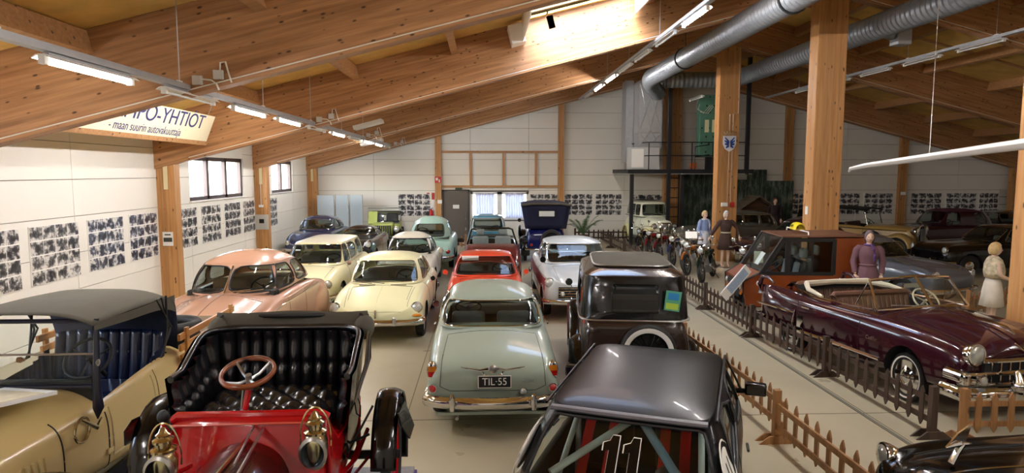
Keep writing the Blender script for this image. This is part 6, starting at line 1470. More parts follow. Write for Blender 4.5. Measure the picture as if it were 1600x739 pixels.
# ---- gold open tourer, three quarter front view
def gold_tourer():
    GD = paint('dull gold paint', '#a8894e', .28, .9); GD2 = paint('dark brown swage', '#3a2414', .3)
    h_ = V((.60, -.80, 0)).normalized(); c = groundcar('vintage_tourer', 14.35, 24.6, h_, 'dull gold 1930s open tourer with big chrome headlamps and black hood')
    st = [(-2.2, .58, .5, .65, .85, .86), (-2.15, .68, .42, .85, 1.05, 1.06), (-1.6, .74, .4, .95, 1.12, 1.14), (.5, .72, .4, .95, 1.14, 1.16), (.8, .62, .45, .92, 1.1, 1.16), (1.9, .40, .52, .88, 1.02, 1.12), (2.1, .36, .54, .85, 1.0, 1.08)]
    o, t = body('body', st, [GD, DARK], c, 2, cabin=(-1.7, .45, .62, .55))
    for s in (-1, 1):
        fender(c, arc(-1.35, .38, .50, 195, 25, 12)+[(-.7, .42)], .60, .92, GD, .08, side=s)
        fender(c, [(.30, .34), (.75, .46)]+arc(1.65, .38, .52, 150, 5, 14), .46, .94, GD, .12, side=s)
        b = MB(); b.box(s*.82, -.15, .33, .26, 1.4, .03); b.build('running_board', BLACKM, c)
        for yy in (-1.35, 1.65): wheel(c, s*.74, yy, .38, .38, .13, 'vintage wire', GD, CH)
        wheel(c, s*.80, .75, .62, .36, .12, 'vintage wire', GD, CH)
        bucket(c, (s*.40, 2.15, .98), (0, 1, 0), .17, CH); seam(t, [(-2.0, 1.02), (1.8, .98)], s, GD2, c, .016, 'swage_line')
        for yy in (.4, -.4, -1.1): seam(t, [(yy, .45), (yy, 1.1)], s, BLACKM, c, .004)
    b = MB(); b.grid(lambda u, v: ((-1+2*u)*.32*(1-.3*abs(2*v-1)**4), 2.14+.05*(1-abs(2*u-1)**2), .48+.66*v), 9, 9); b.build('radiator', DARK, c, solid=.02)
    b = MB(); b.tube([(-.30, 2.16, .48), (-.34, 2.15, .9), (-.22, 2.15, 1.14), (0, 2.15, 1.2), (.22, 2.15, 1.14), (.34, 2.15, .9), (.30, 2.16, .48)], .03, 8); b.build('radiator_shell', CH, c)
    for k in range(9):
        b = MB(); x_ = -.24+.06*k; b.tube([(x_, 2.21, .52), (x_, 2.21, 1.08)], .006, 5); b.build('grille_bar', STEEL, c)
    b = MB(); b.tube([(0, 2.12, 1.2), (0, 2.14, 1.28), (0, 2.05, 1.32)], .02, 6); b.build('mascot', CH, c)
    bumper(c, arcpath(.85, 2.40, .45, .08, 11), .09, .04)
    b = MB(); b.tube([(-.64, .55, 1.14), (-.62, .45, 1.58), (.62, .45, 1.58), (.64, .55, 1.14)], .02, 8); f = b.build('windscreen_frame', CH, c)
    b = MB(); b.add([(-.62, .55, 1.15), (.62, .55, 1.15), (.60, .45, 1.57), (-.60, .45, 1.57)], [(0, 1, 2, 3)]); b.build('windscreen', GLASS, f, smooth=False)
    b = MB(); b.grid(lambda u, v: ((-1+2*u)*.72, -2.05+2.6*v, 1.66+.10*sin(pi*u)**.6+.05*sin(pi*v)-.08*(1-v)**4), 13, 12)
    b.grid(lambda u, v: ((-1+2*u)*.72, -2.05-.1*(1-v), 1.15+.48*v), 9, 5); b.build('black_hood', mat('black hood canvas', '#17140f', .9), c, ang=60, solid=.012)
    for s in (-1, 1):
        for yy in (-1.5, -.5): b = MB(); b.tube([(s*.70, yy, 1.1), (s*.71, yy, 1.66)], .012, 6); b.build('hood_stick', CH, c)
    seat(c, -.2, 0, 1.2, .8, 1.2, SEATB); seat(c, -1.4, 0, 1.2, .8, 1.2, SEATB); steering(c, -.3, .25, 1.2, .2)
gold_tourer()
# ---- green open field car
def jeep():
    GR = paint('lime olive paint', '#93a04e', .4, .3); c = groundcar('field_car', -4.15, 27.5, (.08, -1), 'lime olive open field car with folded flat windscreen frame at the back left')
    b = MB(); b.box(0, -.55, .72, 1.3, 1.9, .5); b.build('tub', GR, c, bevel=.03); b = MB(); b.box(0, -.5, .99, 1.1, 1.5, .02); b.build('floor_well', DARK, c, smooth=False)
    b = MB(); b.box(0, .95, .85, .85, 1.2, .42); b.build('bonnet', GR, c, bevel=.08)
    b = MB(); b.box(0, 0, 0, .35, .6, .03, mtx=Matrix.Rotation(-.9, 3, 'X')); o = b.build('raised_panel', GR, c, smooth=False); o.location = (.42, .6, 1.25)
    b = MB(); b.box(0, 1.57, .82, .7, .04, .38); b.build('radiator_grille', BLACKM, c)
    for k in range(8): b = MB(); b.box(-.28+.08*k, 1.6, .82, .02, .02, .34); b.build('grille_bar', GR, c, smooth=False)
    b = MB(); b.tube([(-.62, .3, 1.0), (-.64, .25, 1.62), (.64, .25, 1.62), (.62, .3, 1.0)], .022, 8, closed=True); f = b.build('windscreen_frame', mat('field grey tube', '#69706a', .5), c)
    b = MB(); b.add([(-.6, .3, 1.02), (.6, .3, 1.02), (.62, .25, 1.60), (-.62, .25, 1.60)], [(0, 1, 2, 3)]); b.build('windscreen', GLASS, f, smooth=False)
    for s in (-1, 1):
        lamp(c, (s*.56, 1.55, .86), (0, 1, 0), .11)
        fender(c, [(.35, .7)]+arc(1.1, .38, .48, 140, 10, 8), .42, .78, BLACK, .05, side=s)
        for yy in (-1.0, 1.1): wheel(c, s*.66, yy, .38, .38, .16, 'disc', GR, BLACKM)
        seat(c, -.4, s*.3, .5, .95, 1.35, BLACKM, .4)
    b = MB(); b.tube([(-.6, -1.4, .95), (-.62, -1.3, 1.4), (.62, -1.3, 1.4), (.6, -1.4, .95)], .02, 6); b.build('hood_bow', BLACKM, c)
    rbox('folded_canvas', (0, -1.35, 1.3), (1.2, .2, .16), mat('olive canvas', '#5a5a42', .9), c, .05)
    bumper(c, arcpath(.72, 1.75, .55, .02, 7), .1, .04, BLACKM)
jeep()
# ================================================================== FENCES
def fence(p0, p1, m, label, group, h=.58, step=.2, side=1, post0=True, post1=False, cat='fence'):
    p0, p1 = V(p0), V(p1); d = p1-p0; L = d.length; r = empty('picket_fence', (p0.x, p0.y, 0), atan2(d.y, d.x), label, cat, group)
    for z in (.20, .44):
        b = MB(); b.box(L/2, 0, z, L, .025, .065); b.build('rail', m, r, smooth=False)
    b = MB(); b.poly([(-.035, 0, .16), (0, 0, .10), (.035, 0, .16), (.035, 0, h-.07), (0, 0, h), (-.035, 0, h-.07)], (0, .018, 0)); pk = b.build('picket', m, r, smooth=False)
    n = int((L-.12)/step); first = True
    for i in range(n):
        o = pk if first else bpy.data.objects.new('picket', pk.data)
        if not first: COL.objects.link(o); o.parent = r
        first = False; o.location = ((i+.75)*L/(n+.5), .013*side+(-.018 if side < 0 else 0), 0); o.rotation_euler = (0, R_(random.uniform(-1.5, 1.5)), 0)
    for x, f in ((0, post0), (L, post1)):
        if f:
            b = MB(); b.box(x, 0, h/2+.02, .075, .075, h+.04); b.build('post', m, r, smooth=False)
            for q in (-1, 1): b = MB(); b.poly([(x+.045*q, -.22, 0), (x+.045*q, .22, 0), (x+.045*q, .10, .09), (x+.045*q, -.10, .09)], (.02*q, 0, 0)); b.build('foot', m, r, smooth=False)
GD_ = 'dark picket fence sections along the aisle'
ys_ = [(5.22, 7.25), (5.18, 9.6), (5.02, 12.0), (4.98, 14.5), (5.02, 17.0), (5.08, 19.4), (5.15, 21.8), (5.2, 24.2), (5.15, 26.6), (5.1, 28.7)]
wd = ['beside the front wheel of the burgundy convertible', 'beside the doors of the burgundy convertible', 'beside the tail of the burgundy convertible', 'just past the nose of the taxi', 'level with the nearest motorcycles', 'level with the second group of motorcycles', 'sixth along the aisle', 'seventh along the aisle', 'farthest of the aisle, near the palm']
for i in range(9): fence(ys_[i], ys_[i+1], FENCE_D, 'dark picket fence section %s' % wd[i], GD_, side=1, step=.215 if i < 3 else .22)
fence((4.0, 28.9), (6.3, 28.9), FENCE_D, 'dark picket fence along the foot of the back wall beside the palm', GD_, side=-1)
fence((3.36, 5.25), (3.34, 7.2), FENCE_L, 'honey brown picket fence section right of the rally hatchback', 'honey picket fence sections', side=-1, post0=False, post1=True, step=.21)
fence((3.42, 7.2), (3.30, 10.6), FENCE_L, 'honey brown picket fence section behind the rally hatchback mirror', 'honey picket fence sections', side=-1, post0=False, post1=True, step=.21)
fence((5.52, 7.15), (8.4, 7.1), FENCE_L, 'honey brown picket fence in front of the burgundy convertible bumper', 'honey picket fence sections', side=-1, step=.19)
fence((10.2, 13.3), (12.8, 14.6), FENCE_L, 'honey brown picket fence behind the blonde mannequin', 'honey picket fence sections', side=-1, step=.2)
fence((-1.5, 26.2), (-.75, 26.2), FENCE_L, 'short honey picket fence in front of the grey door', 'honey picket fence sections', side=-1, step=.16, post1=True)
# ================================================================== MANNEQUINS
def figure(label, x, y, rz, H=1.72, arms=None, dress='#4a3630', skirt=None, sleeves=True, hair=('#d8cfc0', 'short'), scarf=None, hemz=.55, belt=None, headz=0, z0=0, shawl=None, headturn=0):
    """shop mannequin; faces -y locally"""
    c = empty('mannequin', (x, y, z0), rz, label, 'mannequin'); k = H/1.72; sk = SKIN
    J = {'pel': (0, 0, .95), 'wai': (0, 0, 1.08), 'che': (0, -.01, 1.28), 'nec': (0, .01, 1.45), 'hed': (0, -.01, 1.53)}
    arms = arms or ([(-.19, 0, 1.38), (-.25, .03, 1.12), (-.22, -.08, .88)], [(.19, 0, 1.38), (.25, .03, 1.12), (.22, -.08, .88)])
    vs = [J['pel'], J['wai'], J['che'], J['nec']]; ra = [.13, .11, .12, .05]; ed = [(0, 1), (1, 2), (2, 3)]
    def chain(start, pts, rr):
        p = start
        for q, r_ in zip(pts, rr): vs.append(q); ra.append(r_); ed.append((p, len(vs)-1)); p = len(vs)-1
        return p
    for a in arms: chain(2, a, [.058, .042, .028])
    for s in (-1, 1): chain(0, [(s*.09, 0, .88), (s*.09, -.01, .50), (s*.09, .02, .09), (s*.09, -.12, .03)], [.095, .058, .038, .028])
    me = bpy.data.meshes.new('body'); me.from_pydata([tuple(V(v)*k) for v in vs], ed, []); o = bpy.data.objects.new('body', me); COL.objects.link(o)
    md = o.modifiers.new('s', 'SKIN'); md.use_smooth_shade = True
    for i, v in enumerate(me.skin_vertices[0].data): v.radius = (ra[i]*k, ra[i]*k*(.78 if i < 3 else 1)); v.use_root = i == 0
    m2 = o.modifiers.new('u', 'SUBSURF'); m2.levels = m2.render_levels = 1
    bake(o); o.data.materials.clear(); o.data.materials.append(sk)
    # head, features and fingers welded into the same mesh
    bm = bmesh.new(); bm.from_mesh(o.data); hb = MB(); hz = 1.60
    def head(u, v):
        a, t = 2*pi*u, pi*(.001+.998*v); x_, y_, z_ = sin(a)*sin(t), -cos(a)*sin(t), cos(t)
        w = .075*(1-.22*max(0, -z_)**1.5); d = .095*(1-.10*max(0, -z_)); Y = y_*d; front = max(0, -y_)
        Y -= front**6*(.014*math.exp(-((z_+.12)/.16)**2)*math.exp(-(x_/.18)**2)*1.6) - front**4*.008*math.exp(-((z_-.12)/.14)**2)*(1-math.exp(-(x_/.2)**2))*1.2
        return (x_*w, Y, z_*.118)
    hb.grid(head, 28, 20, True)
    ct, st_ = cos(headturn), sin(headturn)
    hv = [((p[0]*ct-p[1]*st_)*k, (p[0]*st_+p[1]*ct-.015)*k, (p[2]+hz)*k) for p in hb.v]; b = MB(); b.add(hv, hb.f)
    b.tube([(0, .01*k, 1.40*k), (0, .0, 1.52*k)], .048*k, 12)
    for a in arms:
        w_, e_ = V(a[2]), V(a[1]); d = (w_-e_).normalized(); sx = d.cross(V((0, 1, 0))); sx = sx.normalized() if sx.length > .2 else V((1, 0, 0)); n_ = sx.cross(d)
        b.tube([w_*k, (w_+d*.05)*k, (w_+d*.09)*k], .034*k, 8, scale=[.8, 1.1, 1], flat=.5)
        for f in range(4):
            o_ = w_+d*.085+sx*(.024-.016*f); ln = (.062, .072, .066, .05)[f]; b.tube([o_*k, (o_+d*ln*.55+n_*.006)*k, (o_+d*ln+n_*.02)*k], .0085*k, 6, scale=[1, .9, .6])
        o_ = w_+d*.03+sx*.03; b.tube([o_*k, (o_+d*.03+sx*.02)*k, (o_+d*.055+sx*.024)*k], .0095*k, 6, scale=[1, .9, .6])
    tmp = bpy.data.meshes.new('x'); tmp.from_pydata(b.v, [], b.f); bm.from_mesh(tmp); bm.to_mesh(o.data); bm.free(); o.data.shade_smooth(); o.parent = c
    def H_(p): return ((p[0]*ct-p[1]*st_)*k, (p[0]*st_+p[1]*ct-.015)*k, (p[2]+hz)*k)
    for s in (-1, 1):
        b = MB(); b.sphere(H_((s*.030, -.082, .012)), .012*k, .006*k, .006*k, 8, 6); b.build('eye', BLACKM, c)
        b = MB(); b.sphere(H_((s*.076, .0, -.01)), .009*k, .016*k, .024*k, 8, 6); b.build('ear', sk, c)
    b = MB(); b.sphere(H_((0, -.088, -.052)), .020*k, .007*k, .007*k, 8, 6); b.build('mouth', mat('lip red', '#a8443e', .4), c)
    # hair
    hc, hs = hair
    if hs:
        b = MB(); bot = {'short': .62, 'bob': .72, 'scarf': .8}[hs]
        def hr(u, v):
            a = 2*pi*u; fr = max(0, cos(a)); t = pi*(.001+v*(bot-(bot-.26)*fr**.7)); w = 1.16+.03*sin(9*a)*(hs != 'scarf'); q = (sin(a)*sin(t)*.076*w, -cos(a)*sin(t)*.098*w+.006, cos(t)*.122*w)
            return H_(q)
        b.grid(hr, 36, 12, True); b.build('headscarf' if hs == 'scarf' else 'hair', mat('hair '+hc, hc, .7, noise=.25, nscale=30), c, ang=80, solid=.008)
    def ring(z, rx, ry, yo=0, fold=0, n=32, nf=9): return [(rx*cos(2*pi*i/n)*k, (yo+ry*sin(2*pi*i/n)*(1+fold*sin(nf*2*pi*i/n)))*k, z*k) for i in range(n)]
    dm = mat('dress '+dress, dress, .85, noise=.12, nscale=9)
    b = MB(); b.rings([ring(1.46, .065, .06, .01), ring(1.42, .13, .085), ring(1.38, .19, .10), ring(1.30, .185, .125, -.015), ring(1.22, .165, .12, -.01), ring(1.08, .135, .10), ring(1.04, .14, .105)], cap=False)
    if skirt is None: b.rings([ring(1.06, .137, .103), ring(.98, .17, .13, 0, .03), ring(.85, .205, .16, 0, .06), ring(hemz, .235, .19, 0, .10)], cap=False)
    b.build('dress' if skirt is None else 'blouse', dm, c, ang=80, solid=.008)
    if skirt is not None:
        b = MB(); b.rings([ring(1.08, .14, .106), ring(.98, .175, .135, 0, .02), ring(.85, .20, .155, 0, .05), ring(hemz, .235, .185, 0, .09)], cap=False); b.build('skirt', mat('skirt '+skirt, skirt, .85, noise=.08, nscale=9), c, ang=80, solid=.008)
    if sleeves:
        for a in arms:
            b = MB(); p = [V(q)*k for q in a]; b.tube([V((p[0].x*.62, p[0].y, p[0].z+.01)), V((p[0].x*.86, p[0].y, p[0].z+.015)), p[0].lerp(p[1], .12), p[0].lerp(p[1], .5), p[1], p[1].lerp(p[2], .85)], .068*k, 12, scale=[.8, 1.0, 1.08, .95, .9, .72], up=(0, 1, .05)); b.build('sleeve', dm, c, ang=70)
    if belt: b = MB(); b.tube([V(q) for q in ring(1.07, .145, .11)], .018*k, 6, closed=True, flat=1.2); b.build('belt', mat('belt '+belt, belt, .6), c)
    if scarf:
        sm = mat('scarf '+scarf, scarf, .8, noise=.4, nscale=22); b = MB(); b.tube([(.03*k, -.09*k, 1.47*k), (.07*k, -.135*k, 1.38*k), (.09*k, -.145*k, 1.25*k), (.08*k, -.13*k, 1.14*k)], .03*k, 8, scale=[.8, 1.1, 1.1, .4], flat=.5)
        b.tube([V(q) for q in ring(1.455, .075, .075, .0)], .022*k, 6, closed=True); b.build('scarf', sm, c)
    if shawl:
        b = MB(); b.rings([ring(1.48, .075, .07, .01), ring(1.42, .19, .12), ring(1.33, .235, .15, 0, .03), ring(1.20, .225, .165, -.01, .06, nf=13), ring(1.08, .19, .15, -.02, .12, nf=11)], cap=False); b.build('shawl', mat('patterned shawl', shawl, .85, noise=.55, nscale=14), c, ang=80, solid=.01)
    b = MB(); b.lathe([(.001, 0), (.19, 0), (.18, .012), (.001, .02)]); b.build('stand_plate', STEEL, c)
    return c
figure('mannequin in plum brown belted dress with patterned headscarf beside the taxi', 7.72, 12.86, -.42, 1.80, dress='#6d4c54', belt='#6d4c54', hair=('#6a5a60', 'scarf'), scarf='#5a3f7a', headturn=.1, z0=.12)
b = MB(); b.box(7.72, 12.86, .06, .6, .5, .12); tag(b.build('plinth', mat('grey plinth', '#6b6a66', .7), smooth=False), 'low grey plinth under the mannequin in the plum dress', 'plinth')
figure('blonde mannequin with patterned shawl and white skirt, looking right beside the right column', 9.65, 12.0, 1.15, 1.76, arms=([(-.19, 0, 1.38), (-.22, -.06, 1.14), (-.12, -.30, 1.04)], [(.19, 0, 1.38), (.23, -.04, 1.12), (.14, -.30, 1.02)]), dress='#a9b4cc', skirt='#e4dccb', sleeves=False, hair=('#c9a973', 'bob'), shawl='#d6c8a8')
figure('mannequin in brown dress and white headscarf before the far ridge column', 7.82, 21.0, 0, 1.84, arms=([(-.19, 0, 1.38), (-.36, -.02, 1.15), (-.50, -.08, .95)], [(.19, 0, 1.38), (.36, .0, 1.20), (.40, -.05, .96)]), dress='#453029', belt='#c9bda0', hair=('#c7cbd2', 'scarf'))
figure('mannequin in pale blue and white dress half hidden left of the far ridge column', 7.45, 22.0, .5, 1.78, dress='#8fa3d0', skirt='#dfe3ee', hair=('#c9b48a', 'short'), scarf='#dfe3ee')
figure('dark clothed mannequin with red hair standing beside the log hut', 12.15, 27.1, -.2, 1.8, dress='#2c1c1e', skirt='#241a1c', hair=('#6a2a1c', 'bob'), z0=.2)
b = MB(); b.box(12.15, 27.1, .1, .9, .8, .2); tag(b.build('wooden_step', PINE, smooth=False), 'low wooden step under the mannequin beside the log hut', 'step')
# ================================================================== MOTORCYCLES
def bike(x, y, rz, m, label, big=1., seatm=BLACKM, card=False):
    c = empty('motorcycle', (x, y, 0), rz, label, 'motorcycle', None); R = .32; S = .70*big     # faces -y
    c.rotation_euler = (0, R_(-7), rz)
    for yy in (-S, S*.95): wheel(c, .001, yy, R, R, .09, 'vintage wire', STEEL, CH)
    for yy, a0, a1 in ((-S, 40, 150), (S*.95, 20, 150)):
        b = MB(); P = arc(yy, R, R+.04, a0, a1, 10); b.sweep([(0, p[0], p[1]) for p in P], [(-.06, -.02), (-.03, .015), (.03, .015), (.06, -.02)], up=(1, 0, 0)); b.build('mudguard', m if yy < 0 else BLACK, c, ang=70)
    for s in (-1, 1):
        b = MB(); b.tube([(s*.08, -S, R), (s*.08, -S+.30, .98)], .022, 8); b.build('fork_leg', CH, c)
        b = MB(); b.tube([(s*.02, -S+.28, 1.0), (s*.15, -S+.30, 1.06), (s*.34, -S+.42, 1.02)], .013, 6); b.lathe([(.018, 0), (.018, .12)], c=(s*.33, -S+.40, 1.02), axis=(s*.8, .6, 0), seg=8); b.build('handlebar', CH, c)
        b = MB(); b.tube([(s*.11, -.05, .42), (s*.16, .2, .28), (s*.17, S*1.15, .30)], .035, 8, scale=[.7, .8, 1.3]); b.build('exhaust_pipe', CH, c)
        b = MB(); b.tube([(s*.11, S*.95, R), (s*.10, S*.55, .72)], .03, 8); b.build('shock_absorber', CH, c)
        b = MB(); b.tube([(s*.26, -S+.44, 1.04), (s*.30, -S+.42, 1.20)], .007, 5); b.lathe([(.001, -.01), (.05, 0), (.045, .012)], c=(s*.31, -S+.42, 1.22), axis=(0, 1, .1), seg=12); b.build('mirror', CH, c)
    b = MB(); b.tube([(0, -S+.28, .95), (0, -.15, .50), (0, .25, .40), (0, .35, .66), (0, -S+.3, .88)], .022, 8); b.build('frame', m, c)
    bucket(c, (0, -S+.16, .90), (0, -1, .05), .10, m)
    b = MB(); b.grid(lambda u, v: (.14*cos(2*pi*u)*(sin(pi*(.08+.84*v)))**.5*(.8+.3*(1-v)), -S+.40+.48*v, .78+.10*sin(2*pi*u)*(sin(pi*(.06+.88*v)))**.5), 18, 10, True); b.build('fuel_tank', m, c)
    rbox('saddle', (0, .38, .78), (.24, .58, .10), seatm, c, .04)
    b = MB(); b.box(0, -.02, .34, .24, .34, .22); b.tube([(0, -.06, .42), (0, -.16, .66)], .07, 10); b.build('engine', STEEL, c)
    for k in range(5): b = MB(); q = k/5; b.lathe([(.10, -.006), (.10, .006)], c=(0, -.08-.07*q, .46+.17*q), axis=(0, -.42, 1), seg=14); b.build('cooling_fin', ALU, c)
    lamp(c, (0, S*1.38, .62), (0, 1, 0), .04, 'tail_lamp', BLACK, REDL)
    b = MB(); b.tube([(.12, .1, .3), (.28, .15, .01)], .012, 6); b.build('side_stand', BLACKM, c)
    return c
bk = [(6.45, 18.6, '#14301f', 'dark green motorcycle with silver front wheel, nearest of the row'), (7.6, 18.4, '#141416', 'black motorcycle with a wide saddle, right of the nearest one'), (6.5, 19.9, '#a8642a', 'motorcycle with orange tank, second in the row'), (6.65, 20.9, '#aeb3b8', 'silver grey motorcycle, third in the row'),
      (6.6, 21.9, '#1c2c5c', 'dark blue motorcycle, fourth in the row'), (6.45, 22.9, '#6b1218', 'dark red motorcycle beside the blue one'), (6.3, 23.9, '#8a1f22', 'bright red motorcycle in front of the cream saloon'), (6.2, 24.8, '#1a1a20', 'black motorcycle, farthest of the row')]
for k, (x, y, cc, lb_) in enumerate(bk): bike(x, y, -.55-.05*(k % 3), paint('bike paint '+cc, cc, .25, 1.), lb_)
b = MB(); b.box(0, 0, 0, .36, .02, .26); o = b.build('information_card', WHITEP, smooth=False); o.location = (6.5, 20.4, 1.12); o.rotation_euler = (R_(-40), 0, R_(-15)); tag(o, 'small white information card among the motorcycles', 'sign')
b = MB(); b.tube([(6.5, 20.45, 0), (6.5, 20.42, 1.08)], .015, 6); tag(b.build('card_stand', STEEL), 'thin stand holding the white card among the motorcycles', 'stand')
# ================================================================== BACKDROP, HUT, PALM
def backdrop_mat():
    m = bpy.data.materials.new('painted forest'); m.use_nodes = True; nt = m.node_tree; N = nt.nodes.new; L = nt.links.new; b = nt.nodes['Principled BSDF']
    tc = N('ShaderNodeTexCoord'); mp = N('ShaderNodeMapping'); mp.inputs['Scale'].default_value = (3.2, 1, .9); L(tc.outputs['Object'], mp.inputs[0])
    n = N('ShaderNodeTexNoise'); n.inputs['Scale'].default_value = 1.6; n.inputs['Detail'].default_value = 9; n.inputs['Roughness'].default_value = .65; L(mp.outputs[0], n.inputs['Vector'])
    cr = N('ShaderNodeValToRGB'); e = cr.color_ramp.elements; e[0].position = .36; e[0].color = lin('#1e2320'); e[1].position = .66; e[1].color = lin('#8a9184')
    q = e.new(.48); q.color = lin('#3a4a3e'); q = e.new(.56); q.color = lin('#5c6862'); L(n.outputs[0], cr.inputs[0]); L(cr.outputs[0], b.inputs['Base Color']); b.inputs['Roughness'].default_value = .8; return m
BD = backdrop_mat()
bd = empty('forest_backdrop', (0, 0, 0), 0, 'dark green painted forest backdrop against the back wall behind the hut', 'backdrop')
for (x0, x1, z1) in ((8.9, 10.3, 3.0), (10.3, 11.8, 2.75), (11.8, 12.7, 3.2), (12.7, 13.95, 2.7)):
    b = MB(); b.box(0, 0, z1/2, x1-x0-.01, .04, z1); o = b.build('painted_panel', BD, bd, smooth=False); o.location = ((x0+x1)/2, 29.3, 0)
LOG = wood('grey log', '#6e5238', '#4a3526', .8, 0, .8, False)
hut = empty('log_hut', (11.85, 28.35, 0), 0, 'small brown log hut with gabled shingle roof before the forest backdrop', 'hut')
for k in range(10):
    b = MB(); b.tube([(-.75, 0, .09+.15*k), (.75, 0, .09+.15*k)], .078, 8); o = b.build('log', LOG, hut)
    for s in (-1, 1): b = MB(); b.tube([(s*.68, -.1, .05+.15*k), (s*.68, .7, .05+.15*k)], .07, 8); b.build('log', LOG, hut)
b = MB(); b.poly([(-.7, .05, 1.5), (.7, .05, 1.5), (0, .05, 1.98)], (0, .04, 0)); b.build('gable_boards', LOG, hut, smooth=False)
for s in (-1, 1):
    for k in range(5):
        t0, t1 = k/5, (k+1)/5; X = lambda t: s*1.0*(1-t); Z = lambda t: 1.36+.68*t+.0
        b = MB(); b.poly([(X(t0), -.45, Z(t0)+.02), (X(t0), .8, Z(t0)+.02), (X(t1), .8, Z(t1)), (X(t1), -.45, Z(t1))], (0, 0, .03)); b.build('roof_board', mat('weathered roof board', '#7a6c5a', .9, noise=.2), hut, smooth=False)
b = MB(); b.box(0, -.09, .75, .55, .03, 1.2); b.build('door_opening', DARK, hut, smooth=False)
pl_ = empty('potted_palm', (4.25, 28.2, 0), 0, 'green feathery potted palm by the dark picket fence at the back', 'plant')
b = MB(); b.lathe([(.001, 0), (.16, 0), (.22, .38), (.20, .40), (.001, .38)]); b.build('pot', mat('brown pot', '#5a3a28', .7), pl_)
LEAF = mat('palm leaf', '#4a6b3c', .55, noise=.25, nscale=5)
for k in range(16):
    a = 2*pi*k/16+.3*(k % 3); ln = .75+.3*((k*7) % 5)/5; up = .9+.35*((k*5) % 4)/4; b = MB(); P = []
    for i in range(9):
        t = i/8; P.append(V((cos(a)*ln*t*.9, sin(a)*ln*t*.5, .38+up*t*1.15-.75*t*t*(.5+.5*((k*3) % 4)/4))))
    b.tube(P, .008, 5, scale=[1.2-.9*i/8 for i in range(9)])
    for i in range(2, 9):
        d = (P[i]-P[i-1]).normalized(); sd = d.cross(V((0, 0, 1))).normalized()
        for s in (-1, 1):
            for q in (0, .5):
                o_ = P[i-1].lerp(P[i], q); tip = o_+sd*s*.20*(1.1-.08*i)+d*.12-V((0, 0, .05)); w_ = d*.018
                b.add([o_-w_, o_+w_, tip], [(0, 1, 2)])
    b.build('frond', LEAF, pl_, smooth=False, clean=False)
# glass screens at the back left
gs = empty('glass_screens', (0, 28.55, 0), 0, 'three tall pale glass display screens in the back left corner', 'screen')
FG = mat('frosted glass', '#cfe0ea', .3, trans=.55)
for k, (x0, x1) in enumerate(((-7.15, -6.45), (-6.38, -5.85), (-5.78, -5.25))):
    b = MB(); b.box((x0+x1)/2, .05*k, 1.05, x1-x0, .02, 2.1); b.build('glass_panel', FG, gs, smooth=False)
    b = MB(); x, y = x0, .05*k; b.tube([(x0, y, 0), (x0, y, 2.12), (x1, y, 2.12), (x1, y, 0)], .016, 6); b.build('panel_edge', ALU, gs)
# ================================================================== SIGNS AND FITTINGS
bn = empty('advertising_banner', (-6.42, 12.66, 3.80), 0, 'cream banner with blue insurance lettering hanging under the left roof slope', 'banner')
bn.rotation_euler = (0, R_(22), 0)
b = MB(); b.box(0, 0, .30, .03, 5.95, .62); b.build('banner_board', mat('cream banner', '#e6dfbe', .6), bn, smooth=False)
b = MB(); b.box(0, 0, -.04, .06, 6.0, .09); b.build('carrier_batten', PINE, bn, smooth=False)
NAVY = mat('navy lettering', '#262b66', .5)
text('large_lettering', 'SAMPO-YHTIÖT', .44, NAVY, bn, (.018, .58, .42), (pi/2, 0, pi/2), .003, wx=1.22)
text('small_lettering', '- maan suurin autovakuuttaja', .24, NAVY, bn, (.018, .25, .13), (pi/2, 0, pi/2), .002, wx=.95)['kind'] = 'stuff'
for yy in (-2.6, 0, 2.6):
    b = MB(); b.tube([(0, yy, .6), (0, yy, .9)], .012, 6); b.build('hanger', STEEL, bn)
ca = empty('coat_of_arms', (8.36, 22.38, 4.1), 0, 'white shield with blue wings and gold crown on the far ridge column', 'emblem')
b = MB(); sh_ = [(-.22, 0, .22), (.22, 0, .22), (.23, 0, -.05), (.15, 0, -.22), (0, 0, -.32), (-.15, 0, -.22), (-.23, 0, -.05)]; b.poly(sh_, (0, -.03, 0)); b.build('shield', mat('shield white', '#e8e8ee', .4), ca, smooth=False)
BLW = mat('heraldic blue', '#2750a8', .4)
for s in (-1, 1):
    b = MB()
    for (x0, z0_, x1, z1_) in ((.02, .0, .16, .17), (.03, -.04, .17, .06), (.03, -.08, .16, -.05), (.03, -.12, .12, -.17)): b.poly([(s*x0, -.032, z0_-.04), (s*x1, -.032, z1_-.035), (s*(x1+.01), -.032, z1_+.02), (s*x0, -.032, z0_+.05)], (0, -.012, 0))
    b.build('wing', BLW, ca, smooth=False)
b = MB(); b.poly([(-.2, -.0, .24), (.2, 0, .24), (.24, 0, .38), (.14, 0, .31), (.10, 0, .40), (.04, 0, .31), (0, 0, .41), (-.04, 0, .31), (-.10, 0, .40), (-.14, 0, .31), (-.24, 0, .38)], (0, -.03, 0)); b.build('crown', BRASS, ca, smooth=False)
REDP = mat('signal red', '#b5161b', .35, coat=.5)
ex = empty('fire_extinguisher', (-2.38, YB-.093, .92), 0, 'red fire extinguisher hanging on the back wall beside the pine post', 'extinguisher')
b = MB(); b.lathe([(.001, 0), (.085, 0), (.09, .03), (.09, .42), (.05, .50), (.025, .52)]); b.build('cylinder', REDP, ex); b = MB(); b.tube([(0, 0, .52), (.0, 0, .56), (.08, -.02, .57)], .014, 6); b.tube([(0, 0, .54), (-.09, -.03, .48), (-.11, -.04, .2)], .012, 6); b.build('hose', BLACKM, ex)
